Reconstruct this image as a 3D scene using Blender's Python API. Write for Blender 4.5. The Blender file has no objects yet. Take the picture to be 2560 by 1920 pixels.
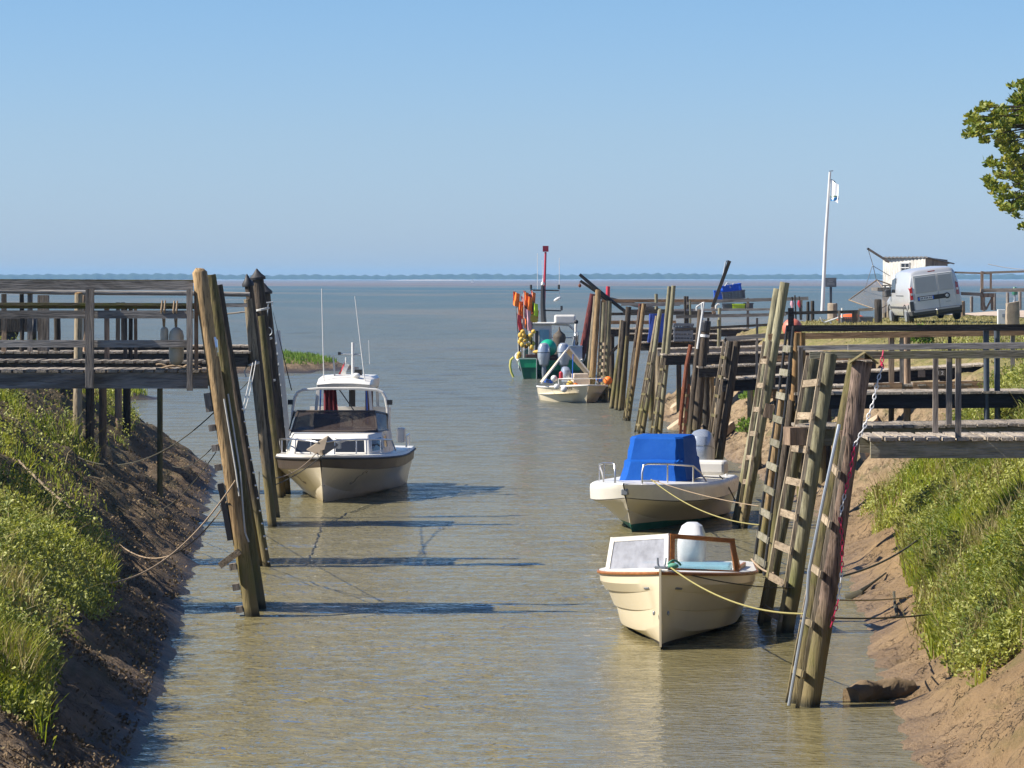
import bpy, bmesh, math, random
import numpy as np
from mathutils import Vector, Matrix
R = math.radians
rng = np.random.default_rng(7)
random.seed(7)
SC = bpy.context.scene
COL = SC.collection
# ---------------------------------------------------------------- camera model
F, HX, HY, CH = 8500.0, 1280.0, 695.0, 4.4
def P(px, py, Y):
    """pixel of the 2560x1920 photograph at distance Y -> world point"""
    return Vector(((px - HX) / F * Y, Y, CH - (py - HY) / F * Y))
def W(px, py, z=0.0):
    """pixel on the horizontal plane at height z -> world point"""
    Y = (CH - z) * F / (py - HY)
    return Vector(((px - HX) / F * Y, Y, z))
cam_d = bpy.data.cameras.new('camera')
cam = bpy.data.objects.new('camera', cam_d); COL.objects.link(cam)
cam.location = (0, 0, CH); cam.rotation_euler = (R(90), 0, 0)
cam_d.sensor_width = 36.0; cam_d.lens = 36.0 * F / 2560.0
cam_d.shift_y = -(960 - HY) / 2560.0
cam_d.clip_start = 0.5; cam_d.clip_end = 30000
SC.camera = cam
# ---------------------------------------------------------------- objects
def tag(o, label=None, cat=None, group=None, kind=None):
    if label: o['label'] = label
    if cat: o['category'] = cat
    if group: o['group'] = group
    if kind: o['kind'] = kind
    return o
def thing(name, loc, label, cat, group=None, rot=(0, 0, 0)):
    o = bpy.data.objects.new(name, None); COL.objects.link(o)
    o.empty_display_size = 0.2
    o.location = loc; o.rotation_euler = rot
    return tag(o, label, cat, group)
class MB:
    """collects shapes into one mesh"""
    def __init__(s): s.v = []; s.f = []
    def add(s, vs, fs):
        n = len(s.v); s.v += [Vector(v) for v in vs]; s.f += [[i + n for i in f] for f in fs]; return s
    def box(s, c, d, rot=None):
        hx, hy, hz = d[0] / 2, d[1] / 2, d[2] / 2
        vs = [Vector((x, y, z)) for x in (-hx, hx) for y in (-hy, hy) for z in (-hz, hz)]
        if rot is not None: vs = [rot @ v for v in vs]
        c = Vector(c)
        return s.add([v + c for v in vs], [(0, 1, 3, 2), (4, 6, 7, 5), (0, 4, 5, 1), (2, 3, 7, 6), (0, 2, 6, 4), (1, 5, 7, 3)])
    def beam(s, p, q, w, h, up=(0, 0, 1), ext=0.0):
        """box from p to q, w across, h along up"""
        p, q = Vector(p), Vector(q); d = (q - p); L = d.length; d.normalize()
        up = Vector(up); sx = d.cross(up)
        if sx.length < 1e-4: sx = d.cross(Vector((0, 1, 0)))
        sx.normalize(); u = sx.cross(d).normalized()
        p = p - d * ext; q = q + d * ext
        vs = []
        for e in (p, q):
            for a, b in ((-1, -1), (1, -1), (1, 1), (-1, 1)):
                vs.append(e + sx * (a * w / 2) + u * (b * h / 2))
        return s.add(vs, [(0, 3, 2, 1), (4, 5, 6, 7), (0, 1, 5, 4), (1, 2, 6, 5), (2, 3, 7, 6), (3, 0, 4, 7)])
    def tube(s, pts, r, seg=8, closed=False):
        pts = [Vector(p) for p in pts]; n = len(pts)
        rs = r if isinstance(r, (list, tuple)) else [r] * n
        ref = None; rings = []
        for i, p in enumerate(pts):
            a = pts[i - 1] if i else (pts[-1] if closed else p)
            b = pts[i + 1] if i < n - 1 else (pts[0] if closed else p)
            t = (b - a).normalized()
            if ref is None:
                ref = Vector((0, 0, 1)) if abs(t.z) < 0.9 else Vector((1, 0, 0))
            x = t.cross(ref)
            if x.length < 1e-5: x = t.cross(Vector((0, 1, 0.1)))
            x.normalize(); y = x.cross(t).normalized(); ref = y
            rings.append([p + (x * math.cos(2 * math.pi * k / seg) + y * math.sin(2 * math.pi * k / seg)) * rs[i] for k in range(seg)])
        return s.loft(rings, cap=not closed, wrap=closed)
    def loft(s, rings, cap=True, wrap=False, closed=True):
        n = len(rings[0]); vs = [v for r in rings for v in r]; fs = []
        m = len(rings)
        for i in range(m if wrap else m - 1):
            a, b = i * n, ((i + 1) % m) * n
            for k in range(n if closed else n - 1):
                k2 = (k + 1) % n
                fs.append((a + k, a + k2, b + k2, b + k))
        if cap and closed:
            fs.append(tuple(range(n))[::-1]); fs.append(tuple((m - 1) * n + k for k in range(n)))
        return s.add(vs, fs)
    def lathe(s, prof, c, axis=(0, 0, 1), seg=16):
        """prof: (radius, height) pairs along axis from c"""
        a = Vector(axis).normalized(); x = a.orthogonal().normalized(); y = a.cross(x); c = Vector(c)
        rings = [[c + a * h + (x * math.cos(2 * math.pi * k / seg) + y * math.sin(2 * math.pi * k / seg)) * max(r, 1e-4) for k in range(seg)] for r, h in prof]
        return s.loft(rings)
    def ball(s, c, r, sc=(1, 1, 1), seg=14, rings=9, axis=None):
        c = Vector(c); vs = []
        rr = []
        for i in range(rings + 1):
            th = math.pi * i / rings
            ring = []
            for k in range(seg):
                ph = 2 * math.pi * k / seg
                v = Vector((max(math.sin(th), 1e-3) * math.cos(ph) * sc[0], max(math.sin(th), 1e-3) * math.sin(ph) * sc[1], math.cos(th) * sc[2])) * r
                if axis is not None: v = axis @ v
                ring.append(c + v)
            rr.append(ring)
        return s.loft(rr)
    def panel(s, pts, n_off):
        """thin solid from a planar polygon extruded by vector n_off"""
        n_off = Vector(n_off); pts = [Vector(p) for p in pts]; n = len(pts)
        fs = [tuple(range(n))[::-1], tuple(range(n, 2 * n))] + [(i, (i + 1) % n, n + (i + 1) % n, n + i) for i in range(n)]
        return s.add(pts + [p + n_off for p in pts], fs)
    def build(s, name, mat, parent=None, smooth=False, local=False, bevel=0.0, sub=0, angle=40):
        me = bpy.data.meshes.new(name)
        org = Vector((0, 0, 0))
        top = parent
        while top is not None and top.parent is not None: top = top.parent
        if not local:
            if top is not None: org = top.location.copy()
            elif s.v:
                xs = [v.x for v in s.v]; ys = [v.y for v in s.v]; zs = [v.z for v in s.v]
                org = Vector(((min(xs) + max(xs)) / 2, (min(ys) + max(ys)) / 2, min(zs)))
        me.from_pydata([tuple(v - org) for v in s.v], [], s.f)
        me.update()
        bm = bmesh.new(); bm.from_mesh(me); bmesh.ops.recalc_face_normals(bm, faces=bm.faces); bm.to_mesh(me); bm.free()
        o = bpy.data.objects.new(name, me); COL.objects.link(o)
        me.materials.append(mat)
        if parent is not None: o.parent = parent
        elif not local: o.location = org
        if bevel:
            b = o.modifiers.new('bevel', 'BEVEL'); b.width = bevel; b.segments = 2; b.limit_method = 'ANGLE'
        if sub:
            m = o.modifiers.new('sub', 'SUBSURF'); m.levels = sub; m.render_levels = sub
        if smooth:
            for p in me.polygons: p.use_smooth = True
            try: me.set_sharp_from_angle(angle=R(angle))
            except Exception: pass
        return o
def lerp(a, b, t): return a + (b - a) * t
def catenary(p, q, sag, n=18):
    p, q = Vector(p), Vector(q)
    return [p.lerp(q, t) - Vector((0, 0, sag * 4 * t * (1 - t))) for t in np.linspace(0, 1, n)]
# ---------------------------------------------------------------- materials
def newmat(name):
    m = bpy.data.materials.new(name); m.use_nodes = True
    nt = m.node_tree; b = nt.nodes['Principled BSDF']
    return m, nt, b
def N(nt, t, **k):
    n = nt.nodes.new(t)
    for a, v in k.items(): setattr(n, a, v)
    return n
def L(nt, a, b): nt.links.new(a, b)
def ramp(nt, fac, stops, interp='LINEAR'):
    r = N(nt, 'ShaderNodeValToRGB'); r.color_ramp.interpolation = interp
    e = r.color_ramp.elements
    while len(e) < len(stops): e.new(0.5)
    for k, (p, c) in enumerate(stops):
        e[k].position = p; e[k].color = (*c, 1) if len(c) == 3 else c
    if fac is not None: L(nt, fac, r.inputs['Fac'])
    return r.outputs['Color']
def mixc(nt, fac, a, b, mode='MIX'):
    n = N(nt, 'ShaderNodeMix', data_type='RGBA', blend_type=mode)
    for sock, v in ((n.inputs[0], fac), (n.inputs[6], a), (n.inputs[7], b)):
        if hasattr(v, 'links'): L(nt, v, sock)
        elif isinstance(v, (int, float)): sock.default_value = v
        else: sock.default_value = (*v, 1)
    return n.outputs[2]
def mth(nt, op, a, b=None, clamp=False):
    n = N(nt, 'ShaderNodeMath', operation=op, use_clamp=clamp)
    for i, v in enumerate((a, b)):
        if v is None: continue
        if hasattr(v, 'links'): L(nt, v, n.inputs[i])
        else: n.inputs[i].default_value = v
    return n.outputs[0]
def maprange(nt, v, a, b, c=0.0, d=1.0, smooth=False):
    n = N(nt, 'ShaderNodeMapRange')
    if smooth: n.interpolation_type = 'SMOOTHSTEP'
    L(nt, v, n.inputs['Value'])
    for k, x in zip(('From Min', 'From Max', 'To Min', 'To Max'), (a, b, c, d)): n.inputs[k].default_value = x
    return n.outputs['Result']
def noise(nt, vec, scale, detail=5, rough=0.55, dist=0.0):
    n = N(nt, 'ShaderNodeTexNoise'); n.inputs['Scale'].default_value = scale
    n.inputs['Detail'].default_value = detail; n.inputs['Roughness'].default_value = rough; n.inputs['Distortion'].default_value = dist
    if vec is not None: L(nt, vec, n.inputs['Vector'])
    return n.outputs['Fac']
def mapping(nt, vec, scale=(1, 1, 1), rot=(0, 0, 0)):
    m = N(nt, 'ShaderNodeMapping'); m.inputs['Scale'].default_value = scale; m.inputs['Rotation'].default_value = rot
    L(nt, vec, m.inputs['Vector']); return m.outputs['Vector']
def objvec(nt, rand=True):
    t = N(nt, 'ShaderNodeTexCoord').outputs['Object']
    if not rand: return t
    i = N(nt, 'ShaderNodeObjectInfo').outputs['Random']
    m = mth(nt, 'MULTIPLY', i, 37.0)
    a = N(nt, 'ShaderNodeVectorMath', operation='ADD'); L(nt, t, a.inputs[0]); L(nt, m, a.inputs[1])
    return a.outputs[0]
def bump(nt, bsdf, h, strength=0.4, dist=0.01):
    b = N(nt, 'ShaderNodeBump'); b.inputs['Strength'].default_value = strength; b.inputs['Distance'].default_value = dist
    L(nt, h, b.inputs['Height']); L(nt, b.outputs['Normal'], bsdf.inputs['Normal'])
def wood(name, base, dark, axis='z', algae=0.0, moss=0.0, rough=0.85, contrast=0.5):
    m, nt, b = newmat(name); v = objvec(nt)
    s = {'z': (16, 16, 1.3), 'x': (1.3, 16, 16), 'y': (16, 1.3, 16)}[axis]
    g = noise(nt, mapping(nt, v, s), 1.0, 6, 0.6, 0.6)
    fine = noise(nt, mapping(nt, v, tuple(k * 3 for k in s)), 1.0, 4, 0.6)
    big = noise(nt, v, 0.9, 3, 0.6)
    c = ramp(nt, g, [(0.30, dark), (0.52, base), (0.75, tuple(min(1, k * 1.25) for k in base))])
    crack = maprange(nt, fine, 0.36, 0.47, 0.0, 1.0)
    c = mixc(nt, mth(nt, 'MULTIPLY', mth(nt, 'SUBTRACT', 1.0, crack), min(1.0, contrast * 1.5)), c, tuple(k * 0.3 for k in dark))
    c = mixc(nt, maprange(nt, big, 0.45, 0.75, 0.0, 0.45), c, tuple(a * 0.6 + d * 0.3 for a, d in zip(base, dark)))
    st_ = noise(nt, mapping(nt, v, tuple(max(.5, k * .16) for k in s)), 1.0, 5, 0.7, 1.0)
    c = mixc(nt, maprange(nt, st_, 0.50, 0.66, 0.0, 0.8), c, tuple(k * 0.6 for k in dark))
    rnd = N(nt, 'ShaderNodeObjectInfo').outputs['Random']
    hs = N(nt, 'ShaderNodeHueSaturation'); L(nt, c, hs.inputs['Color']); L(nt, maprange(nt, rnd, 0, 1, 0.8, 1.2), hs.inputs['Value']); c = hs.outputs['Color']
    geo = N(nt, 'ShaderNodeNewGeometry'); sep = N(nt, 'ShaderNodeSeparateXYZ'); L(nt, geo.outputs['Position'], sep.inputs[0])
    if moss:
        sepn = N(nt, 'ShaderNodeSeparateXYZ'); L(nt, geo.outputs['Normal'], sepn.inputs[0])
        mm = mth(nt, 'MULTIPLY', maprange(nt, noise(nt, v, 5, 5, 0.7), 0.42, 0.62), moss)
        c = mixc(nt, mm, c, (0.10, 0.11, 0.02))
    if algae:
        wob = noise(nt, mapping(nt, v, (6, 6, 1.2)), 1.0, 4, 0.6)
        zz = mth(nt, 'ADD', sep.outputs['Z'], mth(nt, 'MULTIPLY', mth(nt, 'SUBTRACT', wob, 0.5), 0.9))
        band = mth(nt, 'MULTIPLY', maprange(nt, zz, 1.15, 0.6), algae)
        c = mixc(nt, band, c, ramp(nt, wob, [(0.42, (0.17, 0.14, 0.06)), (0.62, (0.13, 0.14, 0.025))]))
        c = mixc(nt, mth(nt, 'MULTIPLY', maprange(nt, zz, 0.75, 0.3), 0.85), c, (0.19, 0.15, 0.075))
        c = mixc(nt, maprange(nt, sep.outputs['Z'], 0.12, 0.02), c, (0.04, 0.035, 0.02))
    L(nt, c, b.inputs['Base Color']); b.inputs['Roughness'].default_value = rough
    b.inputs['Specular IOR Level'].default_value = 0.25
    h = mth(nt, 'ADD', mth(nt, 'MULTIPLY', g, 0.6), fine)
    bump(nt, b, h, 0.8, 0.02)
    return m
def plain(name, col, rough=0.4, metal=0.0, dirt=0.25, spec=0.5, scale=3.0, dcol=None, bumpy=0.0, coat=0.0):
    m, nt, b = newmat(name); v = objvec(nt)
    g = noise(nt, v, scale, 6, 0.65)
    f = mth(nt, 'MULTIPLY', maprange(nt, g, 0.42, 0.75), dirt)
    c = mixc(nt, f, col, dcol or tuple(k * 0.45 for k in col))
    L(nt, c, b.inputs['Base Color']); b.inputs['Roughness'].default_value = rough; b.inputs['Metallic'].default_value = metal
    b.inputs['Specular IOR Level'].default_value = spec
    b.inputs['Coat Weight'].default_value = coat
    L(nt, maprange(nt, g, 0.3, 0.8, rough * 0.85, min(1, rough * 1.25)), b.inputs['Roughness'])
    if bumpy: bump(nt, b, noise(nt, v, scale * 6, 5, 0.6), bumpy, 0.01)
    return m
def gelcoat(name, col, rust=(0.30, 0.17, 0.07), amount=0.4, rough=0.28):
    """hull paint: faint vertical run-off streaks and scum near the water"""
    m, nt, b = newmat(name); v = objvec(nt)
    st = noise(nt, mapping(nt, v, (9, 9, 0.9)), 1.0, 5, 0.65)
    c = mixc(nt, mth(nt, 'MULTIPLY', maprange(nt, st, 0.5, 0.78), amount * 0.5), col, tuple(k * 0.62 for k in col))
    geo = N(nt, 'ShaderNodeNewGeometry'); sep = N(nt, 'ShaderNodeSeparateXYZ'); L(nt, geo.outputs['Position'], sep.inputs[0])
    low = mth(nt, 'ADD', sep.outputs['Z'], mth(nt, 'MULTIPLY', mth(nt, 'SUBTRACT', st, 0.5), 0.35))
    c = mixc(nt, mth(nt, 'MULTIPLY', maprange(nt, low, 0.22, 0.0), amount), c, rust)
    L(nt, c, b.inputs['Base Color']); b.inputs['Roughness'].default_value = rough
    b.inputs['Coat Weight'].default_value = 0.15
    return m
def glass(name, tint=(0.85, 0.9, 0.92), alpha=0.25, rough=0.05):
    m, nt, b = newmat(name)
    b.inputs['Base Color'].default_value = (*tint, 1); b.inputs['Roughness'].default_value = rough
    out = nt.nodes['Material Output']
    tr = N(nt, 'ShaderNodeBsdfTransparent'); tr.inputs['Color'].default_value = (*[0.55 + 0.45 * k for k in tint], 1)
    mx = N(nt, 'ShaderNodeMixShader'); v = objvec(nt)
    L(nt, maprange(nt, noise(nt, v, 6, 5, 0.7), 0.3, 0.75, alpha * 0.6, min(1, alpha * 1.5)), mx.inputs[0])
    L(nt, tr.outputs[0], mx.inputs[1]); L(nt, b.outputs[0], mx.inputs[2]); L(nt, mx.outputs[0], out.inputs['Surface'])
    return m
M = {}
M['pole_tan'] = wood('pole_tan', (.36, .245, .125), (.15, .095, .045), 'z', algae=0.9)
M['pole_grey'] = wood('pole_grey', (.32, .26, .175), (.15, .115, .07), 'z', algae=0.9)
M['pole_green'] = wood('pole_green', (0.281, 0.259, 0.165), (0.149, 0.132, 0.077), 'z', algae=0.8, contrast=0.3)
M['pole_dark'] = wood('pole_dark', (0.094, 0.073, 0.053), (0.035, 0.027, 0.021), 'z', algae=0.7)
M['pole_red'] = wood('pole_red', (.215, .155, .12), (.065, .045, .036), 'z', algae=0.7, contrast=0.8)
M['pole_redpaint'] = wood('pole_redpaint', (0.16, 0.035, 0.03), (0.05, 0.018, 0.016), 'z', algae=0.7, contrast=0.8)
M['pole_moss'] = wood('pole_moss', (0.163, 0.131, 0.062), (0.075, 0.062, 0.031), 'z', algae=0.6, moss=0.3)
M['pole_new'] = wood('pole_new', (0.357, 0.221, 0.102), (0.204, 0.115, 0.047), 'z', contrast=0.25)
M['post_grey'] = wood('post_grey', (0.265, 0.231, 0.198), (0.146, 0.125, 0.106), 'z', contrast=0.35)
M['post_brown'] = wood('post_brown', (0.346, 0.245, 0.166), (0.158, 0.108, 0.072), 'z', contrast=0.35)
M['post_dark'] = wood('post_dark', (0.07, 0.06, 0.05), (0.03, 0.026, 0.022), 'z')
M['post_blue'] = plain('post_blue', (0.05, 0.065, 0.085), 0.55, dirt=0.4)
M['beam_grey'] = wood('beam_grey', (0.313, 0.289, 0.264), (0.166, 0.149, 0.132), 'x', contrast=0.35)
M['beam_olive'] = wood('beam_olive', (0.261, 0.239, 0.187), (0.150, 0.131, 0.090), 'x', moss=0.3, contrast=0.3)
M['beam_dark'] = wood('beam_dark', (0.075, 0.064, 0.054), (0.026, 0.022, 0.020), 'x')
M['beam_black'] = wood('beam_black', (0.022, 0.022, 0.028), (0.010, 0.010, 0.013), 'x', contrast=0.2)
M['beam_brown'] = wood('beam_brown', (0.338, 0.209, 0.115), (0.189, 0.112, 0.061), 'x', contrast=0.35)
M['beam_pale'] = wood('beam_pale', (0.36, 0.31, 0.25), (0.20, 0.165, 0.125), 'x', contrast=0.3)
M['beam_moss'] = wood('beam_moss', (0.15, 0.125, 0.075), (0.07, 0.058, 0.03), 'x', moss=0.8)
M['plank'] = wood('plank', (.335, .285, .225), (.19, .16, .12), 'y', contrast=0.4)
M['plank_pale'] = wood('plank_pale', (.42, .36, .285), (.26, .215, .165), 'y', contrast=0.4)
M['rung'] = wood('rung', (0.320, 0.252, 0.172), (0.176, 0.132, 0.084), 'y', contrast=0.4)
M['stile'] = wood('stile', (0.394, 0.315, 0.216), (0.197, 0.151, 0.099), 'z', algae=0.5, contrast=0.4)
M['steel'] = plain('steel', (0.36, 0.39, 0.42), 0.45, 0.55, 0.35)
M['chrome'] = plain('chrome', (0.72, 0.72, 0.72), 0.3, 1.0, 0.1)
M['blackrub'] = plain('blackrub', (0.018, 0.018, 0.02), 0.5)
M['rust'] = plain('rust', (0.20, 0.06, 0.025), 0.85, 0.1, 0.6, bumpy=0.6, scale=12)
M['white'] = plain('white', (0.66, 0.66, 0.64), 0.35, dirt=0.12)
M['rope_tan'] = plain('rope_tan', (0.34, 0.25, 0.16), 0.9, dirt=0.4, scale=14)
M['rope_yel'] = plain('rope_yel', (0.30, 0.26, 0.09), 0.9, dirt=0.3, scale=14)
M['rope_dark'] = plain('rope_dark', (0.06, 0.055, 0.035), 0.9, dirt=0.4, scale=14)
M['rope_white'] = plain('rope_white', (0.55, 0.54, 0.5), 0.9, dirt=0.3, scale=14)
M['rope_green'] = plain('rope_green', (0.10, 0.30, 0.20), 0.9, dirt=0.3, scale=14)
M['red'] = plain('red', (0.50, 0.03, 0.05), 0.5, dirt=0.3)
M['blue'] = plain('blue', (0.02, 0.11, 0.50), 0.5, dirt=0.2)
M['dark'] = plain('dark', (0.02, 0.02, 0.022), 0.6, dirt=0.2)
# ---------------------------------------------------------------- sun and sky
SUN_EL, SUN_AZ = 41.0, 186.0          # azimuth of the sun, counted from +X towards +Y
sd = Vector((math.cos(R(SUN_EL)) * math.cos(R(SUN_AZ)), math.cos(R(SUN_EL)) * math.sin(R(SUN_AZ)), math.sin(R(SUN_EL))))
sl = bpy.data.lights.new('sun', 'SUN'); sl.energy = 5.0; sl.angle = R(0.53); sl.color = (1.0, 0.93, 0.82)
so = bpy.data.objects.new('sun', sl); COL.objects.link(so)
so.rotation_euler = (-sd).to_track_quat('-Z', 'Y').to_euler(); so.location = (-60, 20, 60)
w = bpy.data.worlds.new('World'); SC.world = w; w.use_nodes = True
nt = w.node_tree; bg = nt.nodes['Background']
sky = N(nt, 'ShaderNodeTexSky', sky_type='NISHITA'); sky.sun_disc = False
sky.sun_elevation = R(SUN_EL); sky.sun_rotation = R(90 - SUN_AZ)
sky.altitude = 0; sky.air_density = 1.0; sky.dust_density = 0.3; sky.ozone_density = 3.0
SKYTINT = N(nt, 'ShaderNodeMix', data_type='RGBA', blend_type='MULTIPLY')
SKYTINT.inputs[0].default_value = 1.0
_g = N(nt, 'ShaderNodeTexCoord').outputs['Generated']; _s = N(nt, 'ShaderNodeSeparateXYZ'); L(nt, _g, _s.inputs[0])
_r = ramp(nt, _s.outputs['Z'], [(0.0, (.44, .58, .98)), (0.042, (.455, .57, .84)), (0.082, (.43, .565, .79)), (0.25, (.31, .49, .76)), (0.7, (.33, .46, .68))])
_m = N(nt, 'ShaderNodeVectorMath', operation='SCALE'); _m.inputs['Scale'].default_value = 1.735; L(nt, _r, _m.inputs[0])
L(nt, _m.outputs[0], SKYTINT.inputs[7])
L(nt, sky.outputs[0], SKYTINT.inputs[6]); L(nt, SKYTINT.outputs[2], bg.inputs['Color'])
bg.inputs['Strength'].default_value = 0.0555
SC.view_settings.view_transform = 'Standard'; SC.view_settings.look = 'None'
SC.view_settings.exposure = 0.86; SC.view_settings.gamma = 1.0; SC.view_settings.use_curve_mapping = False
SC.render.engine = 'CYCLES'
SC.cycles.use_denoising = True
SC.cycles.max_bounces = 6; SC.cycles.transparent_max_bounces = 16; SC.cycles.volume_bounces = 0
SC.cycles.caustics_reflective = False; SC.cycles.caustics_refractive = False
# ---------------------------------------------------------------- terrain
LEFT = [(-2.6, 8), (-3.3, 29), (-3.38, 30.8), (-3.56, 33.7), (-3.8, 37.5), (-4.07, 41.5), (-4.35, 45), (-4.5, 46.9), (-5.1, 55.7), (-5.5, 61), (-5.85, 66),
        (-6.35, 73), (-6.8, 78.5), (-7.4, 81.5), (-9.2, 83.5), (-12, 87), (-17, 93), (-24, 100), (-26, 108), (-19, 114), (-14.2, 120.5), (-12.8, 123), (-13.2, 126), (-16, 130), (-24, 140), (-60, 150), (-90, 150), (-90, 8)]
RIGHT = [(2.2, 8), (3.35, 27), (3.54, 30.8), (3.8, 33.7), (4.05, 39), (4.43, 42), (4.76, 48.3), (5.18, 54.8), (5.6, 63.4), (5.5, 72), (5.25, 79), (5.0, 90),
         (4.75, 98), (4.45, 106), (4.4, 115), (4.9, 119), (6.5, 122), (9.5, 126), (11.8, 131), (13, 140), (15.5, 150), (19, 157), (21.5, 165), (26, 185), (34, 210), (60, 225), (140, 235), (140, 8)]
SPIT = [(-24, 150), (-14, 155.5), (-10.7, 157.6), (-8.4, 160.5), (-7.2, 165), (-7.9, 168), (-10.5, 171), (-14, 176), (-24, 182), (-60, 190), (-60, 150)]
def poly_dist(X, Y, poly):
    """signed distance, positive inside"""
    d2 = np.full(X.shape, 1e18); inside = np.zeros(X.shape, bool); n = len(poly)
    for i in range(n):
        x1, y1 = poly[i]; x2, y2 = poly[(i + 1) % n]
        dx, dy = x2 - x1, y2 - y1
        t = np.clip(((X - x1) * dx + (Y - y1) * dy) / (dx * dx + dy * dy), 0, 1)
        d2 = np.minimum(d2, (X - x1 - t * dx) ** 2 + (Y - y1 - t * dy) ** 2)
        if y1 != y2:
            c = ((y1 > Y) != (y2 > Y)) & (X < (x2 - x1) * (Y - y1) / (y2 - y1) + x1)
            inside ^= c
    d = np.sqrt(d2); return np.where(inside, d, -d)
def vnoise(X, Y, seed=0):
    xi = np.floor(X).astype(np.int64); yi = np.floor(Y).astype(np.int64); fx = X - xi; fy = Y - yi
    def h(a, b):
        n = (a * 374761393 + b * 668265263 + seed * 1442695041) & 0x7fffffff
        n = ((n ^ (n >> 13)) * 1274126177) & 0x7fffffff
        return ((n ^ (n >> 16)) & 0xffff) / 65535.0
    u = fx * fx * (3 - 2 * fx); v = fy * fy * (3 - 2 * fy)
    return (h(xi, yi) * (1 - u) + h(xi + 1, yi) * u) * (1 - v) + (h(xi, yi + 1) * (1 - u) + h(xi + 1, yi + 1) * u) * v
def fbm(X, Y, oct=4, seed=0):
    s = 0; a = 0.5
    for k in range(oct):
        s = s + a * vnoise(X * 2 ** k, Y * 2 ** k, seed + k); a *= 0.5
    return s / (1 - 0.5 ** oct)
PL = ([-9, 0, .4, .8, 1.3, 1.9, 2.7, 3.6, 4.6, 6, 9], [-2.4, -0.02, .2, .46, .80, 1.23, 1.8, 2.4, 2.82, 2.98, 3.05])
PR = ([-9, 0, .5, 1.2, 2.2, 3.2, 4.2, 6, 9], [-2.4, -0.02, .17, .62, 1.5, 2.45, 2.8, 2.93, 2.98])
PS = ([-9, 0, .8, 2, 4, 8], [-2.4, -0.02, .2, .5, .75, .8])
def ground(X, Y):
    X = np.asarray(X, float); Y = np.asarray(Y, float)
    wob = (fbm(X * 0.9, Y * 0.9, 3, 3) - 0.5) * 0.7
    dl = poly_dist(X, Y, LEFT); dr = poly_dist(X, Y, RIGHT); ds = poly_dist(X, Y, SPIT)
    nl = np.where(dl > -0.4, wob * np.clip((dl + .4) / 1.0, 0.15, 1), 0)
    nr = np.where(dr > -0.4, wob * np.clip((dr + .4) / 1.0, 0.15, 1), 0)
    low = np.clip((Y - 100) / 12, 0, 1)
    zl = np.interp(dl + nl, *PL); zl = zl * (1 - low) + np.minimum(zl * 0.6, 0.9) * low
    zr = np.interp(dr + nr, *PR)
    z = np.maximum(np.maximum(zl, zr), np.interp(ds + nl, *PS))
    d = np.maximum(np.maximum(dl, dr), ds)
    land = np.clip(d / 0.6, 0, 1)
    rough = (fbm(X * 1.9, Y * 1.9, 4, 11) - 0.5) * 0.26 + (fbm(X * 6.5, Y * 6.5, 3, 21) - 0.5) * 0.13
    flat = np.clip((z - 2.5) / 0.4, 0, 1)
    z = z + np.where((dr > .9) & (Y < 62), (fbm(X * .9 + 4, Y * .55, 3, 141) - .45) * .6 * np.clip((dr - .9) / .6, 0, 1), 0)
    z = z + np.where((dl > .9) & (Y < 50), (fbm(X * .9 + 8, Y * .6, 3, 142) - .45) * .4 * np.clip((dl - .9) / .6, 0, 1), 0)
    # erosion runnels down the muddy faces and stone slabs on the far right face
    run = np.abs(np.sin(Y * 2.1 + 3 * fbm(X * .8, Y * .8, 2, 5)))
    z = z + land * rough * (1 - 0.75 * flat) - 0.07 * land * (1 - flat) * (run < 0.22) * (z < 1.6)
    slab = (dr > 0.1) & (dr < 3.4) & (Y > 62)
    z = z + np.where(slab, (np.mod(fbm(X * 0.9, Y * 0.5, 2, 9) * 9 + z * 3.0, 1.0) - 0.5) * 0.16, 0)
    return z
def gz(x, y): return float(ground(np.array([x]), np.array([y]))[0])
def steps(segs):
    out = []
    for a, b, st in segs: out += list(np.arange(a, b, st))
    return np.array(out)
xs = steps([(-90, -30, 6), (-30, -14, 1.0), (-14, -9, 0.3), (-9, -2.5, 0.09), (-2.5, 2.5, 0.5), (2.5, 9.5, 0.09), (9.5, 16, 0.3), (16, 40, 1.2), (40, 141, 6)])
ys = steps([(8, 24, 1.2), (24, 60, 0.14), (60, 100, 0.3), (100, 180, 0.6), (180, 236, 3)])
GX, GY = np.meshgrid(xs, ys); GZ = ground(GX, GY)
def grid_mesh(name, GX, GY, GZ, mask=None):
    ny, nx = GX.shape
    co = np.stack([GX, GY, GZ], -1).reshape(-1, 3).astype(np.float32)
    idx = np.arange(ny * nx).reshape(ny, nx)
    q = np.stack([idx[:-1, :-1], idx[:-1, 1:], idx[1:, 1:], idx[1:, :-1]], -1)
    q = q.reshape(-1, 4) if mask is None else q[mask]
    used = np.unique(q); remap = np.full(ny * nx, -1); remap[used] = np.arange(len(used))
    return raw_mesh(name, co[used], remap[q])
def raw_mesh(name, co, quads, smooth=True):
    me = bpy.data.meshes.new(name); k = quads.shape[1]
    me.vertices.add(len(co)); me.vertices.foreach_set('co', np.ascontiguousarray(co, np.float32).ravel())
    me.loops.add(quads.size); me.loops.foreach_set('vertex_index', np.ascontiguousarray(quads, np.int32).ravel())
    me.polygons.add(len(quads)); me.polygons.foreach_set('loop_start', np.arange(0, quads.size, k, dtype=np.int32))
    me.polygons.foreach_set('use_smooth', np.full(len(quads), smooth))
    me.update(calc_edges=True); me.validate()
    return me
def link(name, me, mat, **kw):
    o = bpy.data.objects.new(name, me); COL.objects.link(o); me.materials.append(mat); return tag(o, **kw)
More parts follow.
